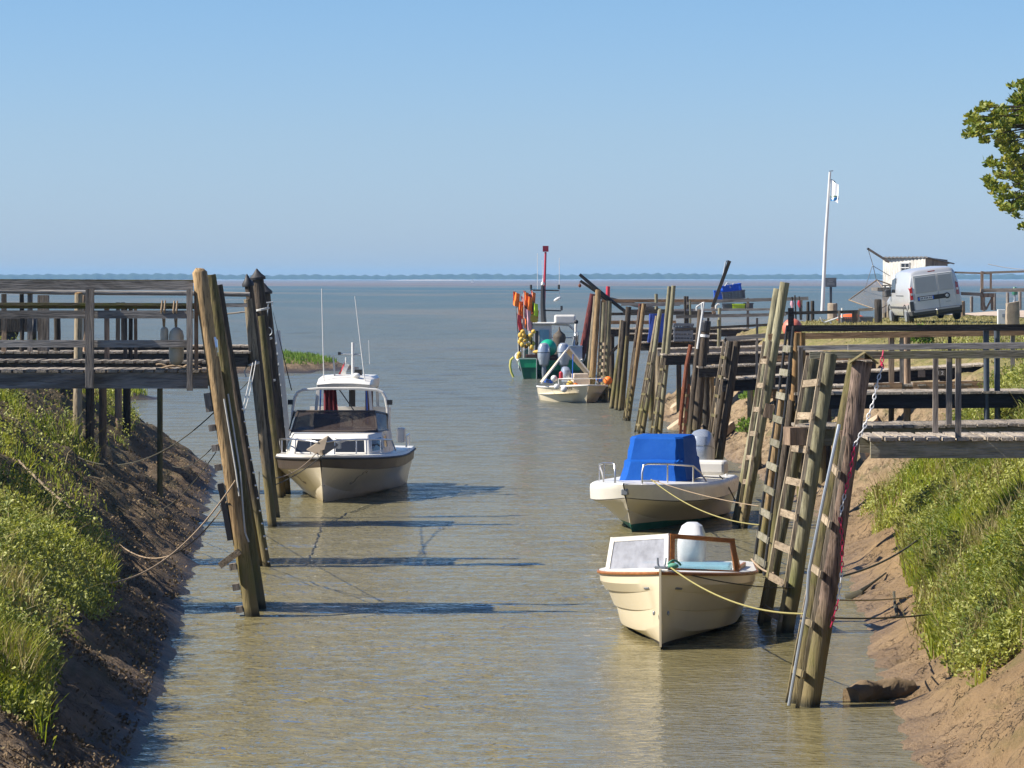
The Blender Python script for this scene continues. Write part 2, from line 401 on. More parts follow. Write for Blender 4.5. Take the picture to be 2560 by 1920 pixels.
# land material: wet mud low, tan mud, sandy slabs far right, dry grass on top
m, nt, b = newmat('ground_earth')
geo = N(nt, 'ShaderNodeNewGeometry'); pos = geo.outputs['Position']
sep = N(nt, 'ShaderNodeSeparateXYZ'); L(nt, pos, sep.inputs[0])
n1 = noise(nt, pos, 1.3, 6, 0.65); n2 = noise(nt, pos, 9, 6, 0.7); n3 = noise(nt, mapping(nt, pos, (3.5, 3.5, 14)), 1.0, 5, 0.7, 0.8)
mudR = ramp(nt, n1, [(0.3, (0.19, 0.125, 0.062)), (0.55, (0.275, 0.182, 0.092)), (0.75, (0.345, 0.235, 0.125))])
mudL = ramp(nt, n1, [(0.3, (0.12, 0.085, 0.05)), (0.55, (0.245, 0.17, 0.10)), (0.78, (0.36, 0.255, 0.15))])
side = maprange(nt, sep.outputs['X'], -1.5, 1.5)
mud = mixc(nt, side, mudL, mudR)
mud = mixc(nt, maprange(nt, n2, 0.55, 0.75, 0, 0.55), mud, (0.10, 0.07, 0.045))
slabc = ramp(nt, n3, [(0.3, (0.13, 0.09, 0.05)), (0.5, (0.30, 0.215, 0.125)), (0.75, (0.40, 0.295, 0.18))])
farR = mth(nt, 'MULTIPLY', maprange(nt, sep.outputs['Y'], 57, 66), side)
mud = mixc(nt, farR, mud, slabc)
# algae streaks on the left bank, turf above
moss = mth(nt, 'MULTIPLY', maprange(nt, noise(nt, mapping(nt, pos, (1.2, .5, 1.2)), 1.6, 5, 0.7), 0.52, 0.66), maprange(nt, sep.outputs['Z'], 0.15, 0.5))
mud = mixc(nt, mth(nt, 'MULTIPLY', moss, 0.55), mud, (0.075, 0.085, 0.02))
turf = ramp(nt, noise(nt, pos, 2.0, 7, 0.75), [(0.3, (0.105, 0.105, 0.028)), (0.5, (0.205, 0.19, 0.06)), (0.68, (0.33, 0.27, 0.11))])
zt = mth(nt, 'ADD', sep.outputs['Z'], mth(nt, 'MULTIPLY', mth(nt, 'SUBTRACT', n1, 0.5), 1.6))
top = maprange(nt, zt, 2.35, 2.75)
bank = mth(nt, 'MULTIPLY', maprange(nt, zt, 0.6, 1.2), mth(nt, 'SUBTRACT', 1.0, farR))
col = mixc(nt, mth(nt, 'MULTIPLY', bank, 0.55), mud, (0.10, 0.085, 0.035))
col = mixc(nt, top, col, turf)
gn = noise(nt, pos, 0.55, 4, 0.7)
wet = maprange(nt, mth(nt, 'ADD', sep.outputs['Z'], mth(nt, 'MULTIPLY', mth(nt, 'SUBTRACT', n1, 0.5), 0.25)), 0.30, 0.02)
col = mixc(nt, mth(nt, 'MULTIPLY', wet, maprange(nt, side, 0, 1, 0.85, 0.45)), col, mixc(nt, side, (0.035, 0.028, 0.022), (0.20, 0.135, 0.08)))  # left waterline: wet mud, darkened further with the bank's shade in the colour
L(nt, col, b.inputs['Base Color'])
L(nt, mth(nt, 'SUBTRACT', 0.92, mth(nt, 'MULTIPLY', wet, 0.5)), b.inputs['Roughness'])
b.inputs['Specular IOR Level'].default_value = 0.3
vor = N(nt, 'ShaderNodeTexVoronoi', feature='DISTANCE_TO_EDGE'); vor.inputs['Scale'].default_value = 5.0; dv = N(nt, 'ShaderNodeVectorMath', operation='ADD'); L(nt, pos, dv.inputs[0]); L(nt, mth(nt, 'MULTIPLY', noise(nt, pos, 4, 4, .7), .5), dv.inputs[1]); L(nt, dv.outputs[0], vor.inputs['Vector'])
crk = mth(nt, 'MULTIPLY', maprange(nt, vor.outputs['Distance'], 0.035, 0.0), mth(nt, 'MULTIPLY', maprange(nt, noise(nt, pos, 1.6, 3, .6), 0.5, 0.6), maprange(nt, zt, 2.2, 1.6)))
col2 = mixc(nt, mth(nt, 'MULTIPLY', crk, 0.65), col, (0.05, 0.035, 0.02)); L(nt, col2, b.inputs['Base Color'])
hh = mth(nt, 'ADD', mth(nt, 'SUBTRACT', n2, crk), mth(nt, 'MULTIPLY', noise(nt, pos, 30, 4, 0.7), 0.35))
bump(nt, b, hh, 1.0, 0.08)
M['earth'] = m
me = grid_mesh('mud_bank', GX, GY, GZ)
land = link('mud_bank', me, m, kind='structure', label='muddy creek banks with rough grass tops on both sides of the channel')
# gravel track behind the van
RX, RY = np.meshgrid(np.arange(16.5, 75, 0.8), np.arange(104, 214, 1.2))
rd = (RY > 112 + 0.25 * np.abs(RX - 22)) & (RX > 17.5 + np.maximum(0, (RY - 150) * 0.28))
RZ = ground(RX, RY) + 0.03
msk = rd[:-1, :-1] & (RZ[:-1, :-1] > 2.6)
m, nt, b = newmat('gravel'); pos = N(nt, 'ShaderNodeNewGeometry').outputs['Position']
L(nt, ramp(nt, noise(nt, pos, 1.2, 8, 0.75), [(0.3, (0.36, 0.27, 0.20)), (0.6, (0.50, 0.40, 0.31)), (0.8, (0.56, 0.46, 0.37))]), b.inputs['Base Color'])
b.inputs['Roughness'].default_value = 0.95; bump(nt, b, noise(nt, pos, 12, 5, 0.7), 0.6, 0.03)
link('gravel_road', grid_mesh('gravel_road', RX, RY, RZ, msk), m, kind='structure')
# ---------------------------------------------------------------- water
m, nt, b = newmat('estuary_water')
pos = N(nt, 'ShaderNodeNewGeometry').outputs['Position']
sep = N(nt, 'ShaderNodeSeparateXYZ'); L(nt, pos, sep.inputs[0]); Yp = sep.outputs['Y']
silt = noise(nt, mapping(nt, pos, (0.01, 0.004, 1)), 1.0, 5, 0.6)
near = ramp(nt, noise(nt, mapping(nt, pos, (0.35, 0.12, 1)), 1.0, 4, 0.6), [(0.3, (0.176, 0.150, 0.071)), (0.7, (0.214, 0.183, 0.09))])
far = ramp(nt, maprange(nt, Yp, 150, 5600), [(0.0, (0.118, 0.125, 0.105)), (0.06, (0.085, 0.115, 0.12)), (0.22, (0.055, 0.10, 0.115)), (0.29, (0.065, 0.10, 0.11)), (0.36, (0.17, 0.115, 0.085)), (1.0, (0.19, 0.125, 0.095))])  # teal stops put the sky's reflection into the body colour; brown stops are silt
c = mixc(nt, maprange(nt, Yp, 46, 125), near, far)
c = mixc(nt, mth(nt, 'MULTIPLY', maprange(nt, silt, 0.48, 0.66), mth(nt, 'MULTIPLY', maprange(nt, Yp, 120, 260), 0.6)), c, (0.25, 0.19, 0.13))
def wv(sx, sy, amp, det=3, dist=0.3):
    return mth(nt, 'MULTIPLY', noise(nt, mapping(nt, pos, (sx, sy, 1)), 1.0, det, 0.5, dist), amp)
lee = mth(nt, 'SUBTRACT', 1.0, mth(nt, 'MULTIPLY', maprange(nt, sep.outputs['X'], -.6, 1.2, 0, .62, True), maprange(nt, Yp, 48, 40, 0, 1, True)))
h = mth(nt, 'ADD', mth(nt, 'MULTIPLY', lee, mth(nt, 'ADD', wv(11, 17, 0.020, 2), wv(4.5, 8.5, 0.055, 2, .6))), mth(nt, 'ADD', mth(nt, 'MULTIPLY', wv(1.2, 2.0, 0.08), maprange(nt, Yp, 90, 200)), mth(nt, 'MULTIPLY', wv(0.2, 0.3, 1.1), maprange(nt, Yp, 200, 900))))
WB = N(nt, 'ShaderNodeBump'); WB.inputs['Strength'].default_value = 1.0; WB.inputs['Distance'].default_value = 1.0
L(nt, h, WB.inputs['Height'])
# silt-laden water: a matt body under a Fresnel reflection; unresolved chop lowers the reflection far out
nt.nodes.remove(b); db = N(nt, 'ShaderNodeBsdfDiffuse'); gb = N(nt, 'ShaderNodeBsdfGlossy'); fr = N(nt, 'ShaderNodeFresnel'); mx = N(nt, 'ShaderNodeMixShader')
fr.inputs['IOR'].default_value = 1.333; gb.inputs['Roughness'].default_value = 0.06; L(nt, c, db.inputs['Color'])
for q_ in (db, gb, fr): L(nt, WB.outputs['Normal'], q_.inputs['Normal'])
kf = maprange(nt, mth(nt, 'LOGARITHM', Yp, 10.0), 1.8, 2.75, 1.0, 0.58)
L(nt, mth(nt, 'MULTIPLY', fr.outputs[0], kf), mx.inputs[0]); L(nt, db.outputs[0], mx.inputs[1]); L(nt, gb.outputs[0], mx.inputs[2]); L(nt, mx.outputs[0], nt.nodes['Material Output'].inputs['Surface'])
M['water'] = m
co = np.array([(-3700, -20, -.1), (3700, -20, -.1), (3700, 7000, -.1), (-3700, 7000, -.1)], np.float32)
link('open_water', raw_mesh('open_water', co, np.array([[0, 1, 2, 3]]), False), m, kind='structure')
# wind ripples and wavelets as real relief, finer towards the channel
wy = np.exp(np.arange(math.log(25.0), math.log(1800.0), 0.0021)); wx = np.linspace(-1, 1, 330)
WX = wx[None, :] * (wy[:, None] * 0.185 + 2.0); WY = np.repeat(wy[:, None], len(wx), 1)
wr = np.random.default_rng(21); WZ = np.zeros_like(WX); sp = WY * 0.0021
gust = .7 + .55 * np.clip((fbm(WX * 1.4, WY * .6, 4, 301) - .33) * 2.6, 0, 1)
shelter = .85 + .15 * np.clip((WY - 36) / 30, 0, 1)
shelter = np.minimum(shelter, 1 - .6 * np.clip((WX + .6) / 1.8, 0, 1) * np.clip((48 - WY) / 8, 0, 1))
for lam, slope in ((.22, .075), (.36, .085), (.6, .06), (1.0, .03), (1.9, .035), (3.6, .03), (8.0, .02)):
    fade = np.clip(lam / (sp * 3.0) - .9, 0, 1)
    if lam > 1.5: fade = fade * np.clip((WY - 60) / 90, .12, 1)
    o_ = np.zeros_like(WX)
    for k_ in range(9):
        l_ = lam * wr.uniform(.7, 1.35); th = math.pi / 2 + wr.normal() * .55; kk = 2 * math.pi / l_
        o_ += np.sin(kk * (WX * math.cos(th) + WY * math.sin(th)) + wr.uniform(0, 6.28)) * (slope * math.sqrt(2 / 9) / kk)
    WZ += o_ * fade * (gust if lam < 1.5 else 1) * shelter
WZ *= (1 - np.abs(wx[None, :]) ** 12) * np.clip((1800 - WY) / 600, 0, 1)
link('water', grid_mesh('water', WX, WY, WZ), m, kind='structure')
# ---------------------------------------------------------------- far shore, 6 km off
SHY = 5800.0
sx = np.linspace(-2600, 2600, 1900)
prof = 4.0 + 11 * fbm(sx / 160.0, sx * 0 + 3.3, 4, 31) * np.clip(fbm(sx / 500.0, sx * 0 + 9.1, 3, 41) * 2.2 - 0.25, 0.25, 1.3) + 3.0 * fbm(sx / 26.0, sx * 0, 4, 55) + 2.2 * fbm(sx / 6.0, sx * 0, 2, 57)
prof += 3.0 * np.exp(-((sx - 0) / 160.0) ** 2) + 2.5 * np.exp(-((sx - 620) / 240.0) ** 2) + 2 * np.exp(-((sx + 480) / 130.0) ** 2)
rows = [(0, 0.25), (6, 0.75), (26, 1.0), (120, 0.9), (400, 0.2)]
GXs = np.tile(sx, (len(rows), 1)); GYs = np.array([[SHY + 8 + r[0]] * len(sx) for r in rows]) + 10 * fbm(GXs / 30, GXs * 0, 2, 61)
prof *= .78
GZs = np.array([prof * r[1] * (1 + 0.1 * np.sin(sx * .3 + i)) for i, r in enumerate(rows)])
m, nt, b = newmat('far_wood'); pos = N(nt, 'ShaderNodeNewGeometry').outputs['Position']
L(nt, ramp(nt, noise(nt, pos, 0.08, 5, 0.7), [(0.35, (0.016, 0.028, 0.014)), (0.65, (0.04, 0.055, 0.022))]), b.inputs['Base Color']); b.inputs['Roughness'].default_value = 1.0
link('far_wood', grid_mesh('far_wood', GXs, GYs, GZs), m, kind='stuff', label='low wooded shore across the estuary fading blue', cat='treeline')
m = plain('far_sand', (0.45, 0.40, 0.33), 0.9)
sx2 = np.linspace(-2600, 2600, 300)
hz = -0.1 + 0.5 * np.clip(fbm(sx2 / 120.0, sx2 * 0 + 1, 3, 71) * 2 - 0.7, 0, 1) + 1.6 * np.exp(-((sx2 + 139) / 58.0) ** 4)
G1 = np.stack([sx2, sx2, sx2]); G2 = np.stack([sx2 * 0 + SHY - 30, sx2 * 0 + SHY - 8, sx2 * 0 + SHY + 60]); G3 = np.stack([sx2 * 0 - 0.2, hz, hz + .1])
link('far_beach', grid_mesh('far_beach', G1, G2, G3), m, kind='structure')
# ---------------------------------------------------------------- haze
m = bpy.data.materials.new('haze_air'); m.use_nodes = True; nt = m.node_tree
nt.nodes.remove(nt.nodes['Principled BSDF'])
pv = N(nt, 'ShaderNodeVolumePrincipled'); pv.inputs['Color'].default_value = (0.34, 0.66, 1.0, 1); pv.inputs['Density'].default_value = 1.1e-4
L(nt, pv.outputs[0], nt.nodes['Material Output'].inputs['Volume'])
mb = MB().box((0, 3490, 8.5), (7600, 7240, 24))
# kept clear of the sky: 3.5 m below the lowest ground to above the highest thing
hz_o = mb.build('haze', m); tag(hz_o, kind='stuff', label='thin sea haze over the whole estuary', cat='haze')
# ---------------------------------------------------------------- piles, ladders, ropes
def pole(top, base, Y, r, mat, label, name='mooring_pile', cat='pile', group=None, r_top=None, Yt=None, under=1.3, cap=None, seg=14, chamfer=None):
    """leaning round pile from its foot in the channel (pixel, distance) to its head (pixel)"""
    b = P(base[0], base[1], Y); t = P(top[0], top[1], Yt or Y)
    d = (t - b).normalized(); a = b - d * (under / max(d.z, .3)); n = 16
    rt = r_top or r * 0.94; mb = MB(); pts = []; rs = []
    ph = random.random() * 6
    side = d.cross(Vector((0, 1, 0))).normalized()
    for i in range(n + 1):
        u = i / n
        p = a.lerp(t, u) + side * (0.012 * math.sin(3.1 * u + ph)) + Vector((0, 1, 0)) * 0.012 * math.cos(2.3 * u + ph)
        pts.append(p); rs.append(lerp(r, rt, u) * (1 + 0.045 * math.sin(9 * u + ph) + 0.025 * math.sin(23 * u + 2 * ph)))
    if chamfer: pts += [t + d * r * 0.55]; rs += [r * 0.55]
    mb.tube(pts, rs, seg)
    # shallow flats and splits so the head is not a clean disc
    for v in mb.v:
        v += Vector((random.uniform(-1, 1), random.uniform(-1, 1), random.uniform(-1, 1))) * r * 0.055
    if cap is None:
        o = mb.build(name, mat, smooth=True, angle=50)
        return tag(o, label, cat, group)
    root = thing(name, (b.x, b.y, 0), label, cat, group)
    mb.build('shaft', mat, root, smooth=True, angle=50)
    if cap == 'cone':
        MB().lathe([(rt * 1.35, -0.03), (rt * 1.4, 0.02), (rt * 0.7, 0.10), (0.01, 0.2)], t, d).build('cap', M['dark'], root, smooth=True)
    elif cap == 'band':
        k = t - d * 0.34
        MB().lathe([(rt * 1.13, -0.03), (rt * 1.13, 0.03)], k, d).build('band', M['white'], root)
        MB().lathe([(rt * 1.16, 0.0), (rt * 1.18, 0.2), (rt * 1.1, 0.24)], t - d * 0.24, d).build('cap', M['blackrub'], root)
    elif cap == 'fold':
        mb = MB(); wv_ = Vector((1, 0, 0)) * r * 1.5; dp = Vector((0, 1, 0)) * r * 1.3
        for sgn in (-1, 1):
            mb.panel([t + d * 0.09 - dp, t + wv_ * sgn + d * -0.02 - dp, t + wv_ * sgn + d * -0.02 + dp, t + d * 0.09 + dp], d * 0.015)
        mb.build('cap', M['pole_moss'], root)
    return root
def ladder(t1, b1, t2, b2, Y, dY, mat, rmat, label, rungs, w=0.05, group='boat ladders on the piles', rw=0.09, round_=False, under=0.5, rng_=(0.04, 0.99)):
    """two stiles given by head/foot pixels (far stile first), rungs between"""
    A, B = P(*t1, Y + dY), P(*b1, Y + dY); C, D = P(*t2, Y), P(*b2, Y)
    B = B + (B - A).normalized() * under; D = D + (D - C).normalized() * under
    root = thing('ladder', (D.x, D.y, 0), label, 'ladder', group)
    for p, q in ((A, B), (C, D)):
        m = MB()
        if round_: m.tube([p, p.lerp(q, .3) + Vector((.02, 0, 0)), p.lerp(q, .7), q], w / 2, 8)
        else: m.beam(p, q, w, w * 1.3, (0, 1, 0))
        m.build('stile', mat, root)
    for i in range(rungs):
        u = lerp(rng_[0], rng_[1], (i + .5) / rungs)
        p = A.lerp(B, u); q = C.lerp(D, u)
        MB().beam(p, q, 0.03, rw, (B - A).normalized(), ext=0.05).build('rung', rmat, root)
    return root
def rope(p, q, sag, r, mat, label, cat='rope', name='mooring_rope', group=None, n=20, coil=None):
    mb = MB().tube(catenary(p, q, sag, n), r, 6)
    if coil is not None:
        for k in range(3): 
            c = Vector(coil)
            mb.tube([c + Vector((math.cos(a) * .07, math.sin(a) * .07, .02 + .02 * k + .01 * math.sin(3 * a))) for a in np.linspace(0, 6.28, 14)], r, 5, True)
    return tag(mb.build(name, mat, smooth=True), label, cat, group)
# ---------------------------------------------------------------- landing stages
def jetty(label, Y, x0, x1, z0, z1, width=1.15, beam=0.22, planks='plank', bmat='beam_dark', gap=0.02, pitch=0.15, group=None, rails=(), posts=(), supports=(), proud=0.05, plank_t=0.035, back_beam=True, kick=()):
    """boardwalk along X. rails: (xa, za, xb, zb, h, t, dy, mat, round); posts: (x, ztop, zbot, w, dy, mat, round); supports: (x, dy, r, mat)"""
    zz = lambda x: lerp(z0, z1, (x - x0) / (x1 - x0))
    root = thing('jetty', ((x0 + x1) / 2, Y + width / 2, 0), label, 'jetty', group)
    mb = MB(); x = x0
    while x < x1:
        j = random.uniform(-1, 1)
        mb.box((x + pitch / 2, Y + width / 2 + j * 0.02, zz(x) - plank_t / 2 + random.uniform(-.004, .004)), (pitch - gap, width + proud * 2, plank_t), Matrix.Rotation(j * 0.012, 3, 'Z') @ Matrix.Rotation(-math.atan((z1 - z0) / (x1 - x0)) + j * 0.01, 3, 'Y'))
        x += pitch
    mb.build('deck_planking', M[planks], root)
    for yy in ((Y + 0.03, Y + width - 0.03) if back_beam else (Y + 0.03,)):
        d = plank_t + 0.004 + beam / 2
        MB().beam((x0 + .02, yy, zz(x0) - d), (x1, yy, zz(x1) - d), 0.075, beam).build('beam', M[bmat], root)
    for xa, za, xb, zb, h, t, dy, mat, rd in rails:
        m = MB()
        if rd: m.tube([(lerp(xa, xb, u), Y + dy, lerp(za, zb, u) + 0.01 * math.sin(9 * u)) for u in np.linspace(0, 1, 7)], h / 2, 9)
        else: m.beam((xa, Y + dy, za), (xb, Y + dy, zb), t, h)
        m.build('handrail', M[mat], root, smooth=rd)
    for px_, zt, zb, wd, dy, mat, rd in posts:
        m = MB()
        if rd: m.tube([(px_, Y + dy, zb), (px_ + .01, Y + dy, (zt + zb) / 2), (px_, Y + dy, zt)], wd / 2, 12)
        else: m.beam((px_, Y + dy, zb), (px_ + random.uniform(-.01, .01), Y + dy, zt), wd, wd * 0.8, (0, 1, 0))
        m.build('rail_post', M[mat], root, smooth=rd)
    for px_, dy, r, mat in supports:
        g = gz(px_, Y + dy)
        MB().tube([(px_, Y + dy, g - 0.5), (px_, Y + dy, zz(px_) - plank_t - 0.006)], r, 12).build('support_post', M[mat], root, smooth=True)
    return root
def X(px, Y): return (px - HX) / F * Y
def Z(py, Y): return CH - (py - HY) / F * Y
GL, GR = 'landing stages on the left bank', 'landing stages along the right bank'
# ---- left bank
Y1 = 44.4; c = lambda px: X(px, Y1)
L1 = jetty('nearest left landing stage, grey three-board railing and two fenders hanging on it', Y1, -9.6, c(519), 3.2, 3.2, 1.25, 0.205, 'plank', 'beam_grey', 0.03, 0.154, GL,
      rails=[(-9.6, Z(714, Y1) + .02, c(483), Z(714, Y1), 0.125, 0.045, -.06, 'beam_grey', False), (-9.6, Z(786, Y1), c(485), Z(786, Y1), 0.105, 0.045, -.06, 'beam_grey', False),
             (-9.6, Z(859, Y1), c(482), Z(859, Y1), 0.095, 0.045, -.06, 'beam_grey', False), (-9.6, Z(702, Y1) + .01, c(484), Z(703, Y1), 0.04, 0.13, 0.03, 'beam_moss', False)],
      posts=[(c(227), Z(722, Y1), Z(968, Y1), 0.105, -.14, 'post_grey', False), (c(477), Z(722, Y1), Z(976, Y1), 0.075, -.14, 'post_grey', False), (c(490), Z(716, Y1), Z(930, Y1), 0.05, .05, 'post_brown', False),
             (-8.3, Z(722, Y1), Z(968, Y1), 0.105, -.14, 'post_grey', False)],
      supports=[(-7.6, .4, .08, 'pole_dark')])
Y2 = 51.9; c = lambda px: X(px, Y2)
L2 = jetty('second left landing stage, mossy single rail over gapped planks', Y2, -10.2, c(538), Z(899, Y2), Z(903, Y2), 1.1, 0.2, 'plank', 'beam_dark', 0.05, 0.165, GL,
      rails=[(-10.2, Z(760, Y2), c(545), Z(763, Y2), 0.045, 0.11, 1.0, 'beam_moss', False), (-10.2, Z(765, Y2), c(545), Z(768, Y2), 0.08, 0.04, 1.04, 'beam_moss', False)],
      posts=[(c(246), Z(770, Y2), Z(905, Y2), 0.075, 1.1, 'post_brown', False), (c(293), Z(768, Y2), Z(905, Y2), 0.06, 1.1, 'post_dark', False), (c(305), Z(768, Y2), Z(905, Y2), 0.06, 1.15, 'post_dark', False), (c(318), Z(772, Y2), Z(905, Y2), 0.05, 1.2, 'post_brown', False)],
      supports=[(-8.9, .5, 0.07, 'pole_dark')])
Yy = 59.6
g = thing('jetty_support_post', (X(196, Yy), Yy, 0), 'yellow-brown round post rising between the second and third left landing stages', 'post')
MB().tube([(X(191, Yy), Yy, .6), (X(195, Yy), Yy, 2.6), (X(197, Yy), Yy, Z(735, Yy))], [.085, .078, .072], 14).build('shaft', M['pole_grey'], g, smooth=True)
MB().lathe([(.072, 0), (.07, .02), (.02, .035)], (X(197, Yy), Yy, Z(735, Yy)), seg=14).build('top_cut', M['pole_new'], g)
Y3 = 60.0; c = lambda px: X(px, Y3)
L3 = jetty('third left landing stage with a round pale top rail running behind the near railings', Y3, -11.5, c(618), Z(879, Y3), Z(879, Y3), 1.15, 0.23, 'plank', 'beam_dark', 0.02, 0.15, GL,
      rails=[(-11.5, Z(729, Y3) + .05, c(624), Z(737, Y3), 0.085, 0.08, .02, 'beam_grey', True), (c(440), Z(763, Y3), c(618), Z(763, Y3), 0.07, 0.045, .02, 'beam_grey', False), (c(497), Z(787, Y3), c(616), Z(782, Y3), 0.03, 0.03, .9, 'beam_pale', True)],
      posts=[(c(103), Z(738, Y3), Z(886, Y3), 0.19, .3, 'post_grey', False), (c(8), Z(735, Y3), Z(886, Y3), 0.085, .1, 'post_brown', False), (c(52), Z(735, Y3), Z(886, Y3), 0.08, .1, 'post_dark', True), (c(73), Z(735, Y3), Z(886, Y3), 0.085, .1, 'post_grey', False),
             (c(210), Z(738, Y3), Z(886, Y3), 0.07, .1, 'post_brown', True), (c(131), Z(790, Y3), Z(886, Y3), 0.12, .6, 'post_dark', True)],
      supports=[(c(216), .5, .08, 'pole_dark'), (c(240), 1.0, .07, 'post_brown'), (c(394), .4, .05, 'pole_moss')])
Y3b = 69.0; c = lambda px: X(px, Y3b)
L4 = jetty('fourth left landing stage, just visible behind the pale weathered pile', Y3b, -13, c(622), Z(864, Y3b), Z(864, Y3b), 1.2, 0.1, 'plank', 'beam_dark', 0.02, 0.15, GL, posts=[(c(293), Z(756, Y3b), Z(864, Y3b), 0.08, .1, 'post_dark', False), (c(307), Z(756, Y3b), Z(864, Y3b), 0.08, .1, 'post_dark', False)], supports=[(c(293), .2, .075, 'post_brown'), (c(306), .8, .08, 'post_dark')])
# ---- left piles
GP = 'mooring piles along the left bank'
pole((501, 681), (629, 1539), 44.3, .098, M['pole_tan'], 'thick yellow-brown pile at the outer end of the nearest left landing stage', group=GP, chamfer=True)
pole((527, 687), (653, 1516), 45.4, .075, M['pole_moss'], 'slim dark pile close behind the thick yellow-brown left pile', group=GP)
pole((521, 700), (645, 1415), 51.8, .075, M['pole_grey'], 'grey-brown pile of the second left landing stage, mostly hidden by the nearest piles', group=GP)
P2B = pole((548, 712), (667, 1418), 51.7, .06, M['pole_dark'], 'dark slim pile studded with shiny bolts, second from the nearest left landing stage', group=GP, cap='bolts')
_b, _t = P(667, 1418, 51.7), P(548, 712, 51.7)
for k in range(13): MB().ball(_b.lerp(_t, .02 + k * .045) + Vector((.045, -.06, 0)), .018, seg=6, rings=4).build('bolt_head', M['chrome'], P2B)
pole((618, 748), (683, 1316), 60.2, .083, M['pole_grey'], 'pale weathered pile where the round top rail of the third left landing stage ends', group=GP)
pole((620, 712), (690, 1290), 62.3, .085, M['pole_dark'], 'dark pile with a small conical cap just behind the pale weathered pile', group=GP, cap='cone')
pole((644, 696), (700, 1240), 68.6, .125, M['pole_dark'], 'tallest dark pile with a conical cap left of the cabin cruiser', group=GP, cap='cone')
pole((663, 732), (713, 1234), 69.6, .115, M['pole_dark'], 'dark rope-wrapped pile with a conical cap next to the cruiser bow', group=GP, cap='cone')
pole((652, 790), (702, 1236), 68.2, .07, M['pole_moss'], 'short mossy half-round fender pile nailed to the dark capped piles', group=GP)
ladder((683, 836), (716, 1100), (695, 826), (722, 1106), 71.5, .35, M['steel'], M['steel'], 'blue-grey metal ladder standing behind the dark capped piles', 12, w=.09, rw=.04)
# steps and odds nailed to the first pile
_b, _t = P(629, 1539, 44.3), P(501, 681, 44.3)
st = thing('pile_steps', (_b.x, _b.y, 0), 'row of small wooden step blocks on the bank side of the thick yellow-brown left pile', 'pile steps')
for py, s_ in ((1000, 2.3), (1023, .8), (1070, 1), (1120, 1), (1169, 1), (1219, 1), (1268, 1), (1417, 1), (1468, 1), (1524, 1)):
    u = (1539 - py) / 858; c_ = _b.lerp(_t, u) + Vector((-.15, .03, 0))
    MB().box(c_, (.085, .12, .075 * s_ + .01), Matrix.Rotation(-.15, 3, 'Y')).build('step_block', M['post_grey'], st)
u = (1350 - 660) / 858
tag(MB().beam(_b.lerp(_t, .19) + Vector((-.02, -.1, 0)), _b.lerp(_t, .16) + Vector((-.30, -.1, -.06)), .05, .085).build('broken_plank', M['rung']), 'broken plank sticking out low from the thick yellow-brown left pile', 'plank')
tag(MB().beam(_b.lerp(_t, .22) + Vector((-.13, 0, 0)), _b.lerp(_t, .385) + Vector((-.15, 0, 0)), .07, .1, (0, 1, 0)).build('rubbing_strip', M['dark']), 'black rubber strip fixed low on the thick yellow-brown left pile', 'fender')
hp = thing('conduit_pipe', tuple(P(560, 985, 44.2)), 'pair of thin pale pipes running down the thick yellow-brown left pile', 'pipe')
MB().tube([P(560, 997, 44.17), P(590, 1180, 44.15), P(598, 1240, 44.15)], .012, 6).build('pipe', M['rope_white'], hp)
MB().tube([P(570, 985, 44.4), P(601, 1180, 44.25), P(612, 1330, 44.25), P(622, 1355, 44.25)], .012, 6).build('pipe', M['rope_white'], hp)
tag(MB().tube([P(536, 845, 44.14), P(541, 850, 44.12), P(543, 880, 44.12), P(544, 890, 44.14), P(541, 868, 44.1), P(537, 843, 44.13)], .016, 6).build('mooring_cleat', M['chrome']), 'shiny metal grab handle high on the thick yellow-brown left pile', 'handle')
# hanging lamp-like bracket on capped pile
tag(MB().tube([P(666, 757, 69.4), P(682, 755, 69.4), P(681, 765, 69.4)], .018, 6).tube([P(668, 790, 69.4), P(671, 757, 69.4)], .012, 6).tube([P(668, 829, 69.4) + Vector((.1 * math.cos(a), 0, .09 * math.sin(a))) for a in np.linspace(-2, 2, 12)], .012, 6).build('iron_bracket', M['steel']), 'thin iron bracket and ring on the rope-wrapped capped pile', 'bracket')
# rope windings
for (px_, py_, Yk, rr, lb) in ((633, 912, 60.1, .1, 'pale rope wound round the weathered pile of the third left landing stage'), (655, 775, 68.5, .14, 'pale rope lashed high round the dark capped piles'), (662, 850, 69.0, .14, 'thin rope tied halfway up the rope-wrapped capped pile'), (672, 955, 68.9, .13, 'knotted white rope low on the dark capped piles')):
    ctr = P(px_, py_, Yk); m_ = MB()
    for k in range(2): m_.tube([ctr + Vector((rr * math.cos(a), rr * math.sin(a), .02 * k + .03 * math.cos(a))) for a in np.linspace(0, 6.28, 16)], .014, 5, True)
    m_.tube([ctr + Vector((-rr, -.02, 0)), ctr + Vector((-rr - .05, -.03, -.12)), ctr + Vector((-rr - .02, -.03, -.22))], .014, 5)
    tag(m_.build('rope_coil', M['rope_white']), lb, 'rope')
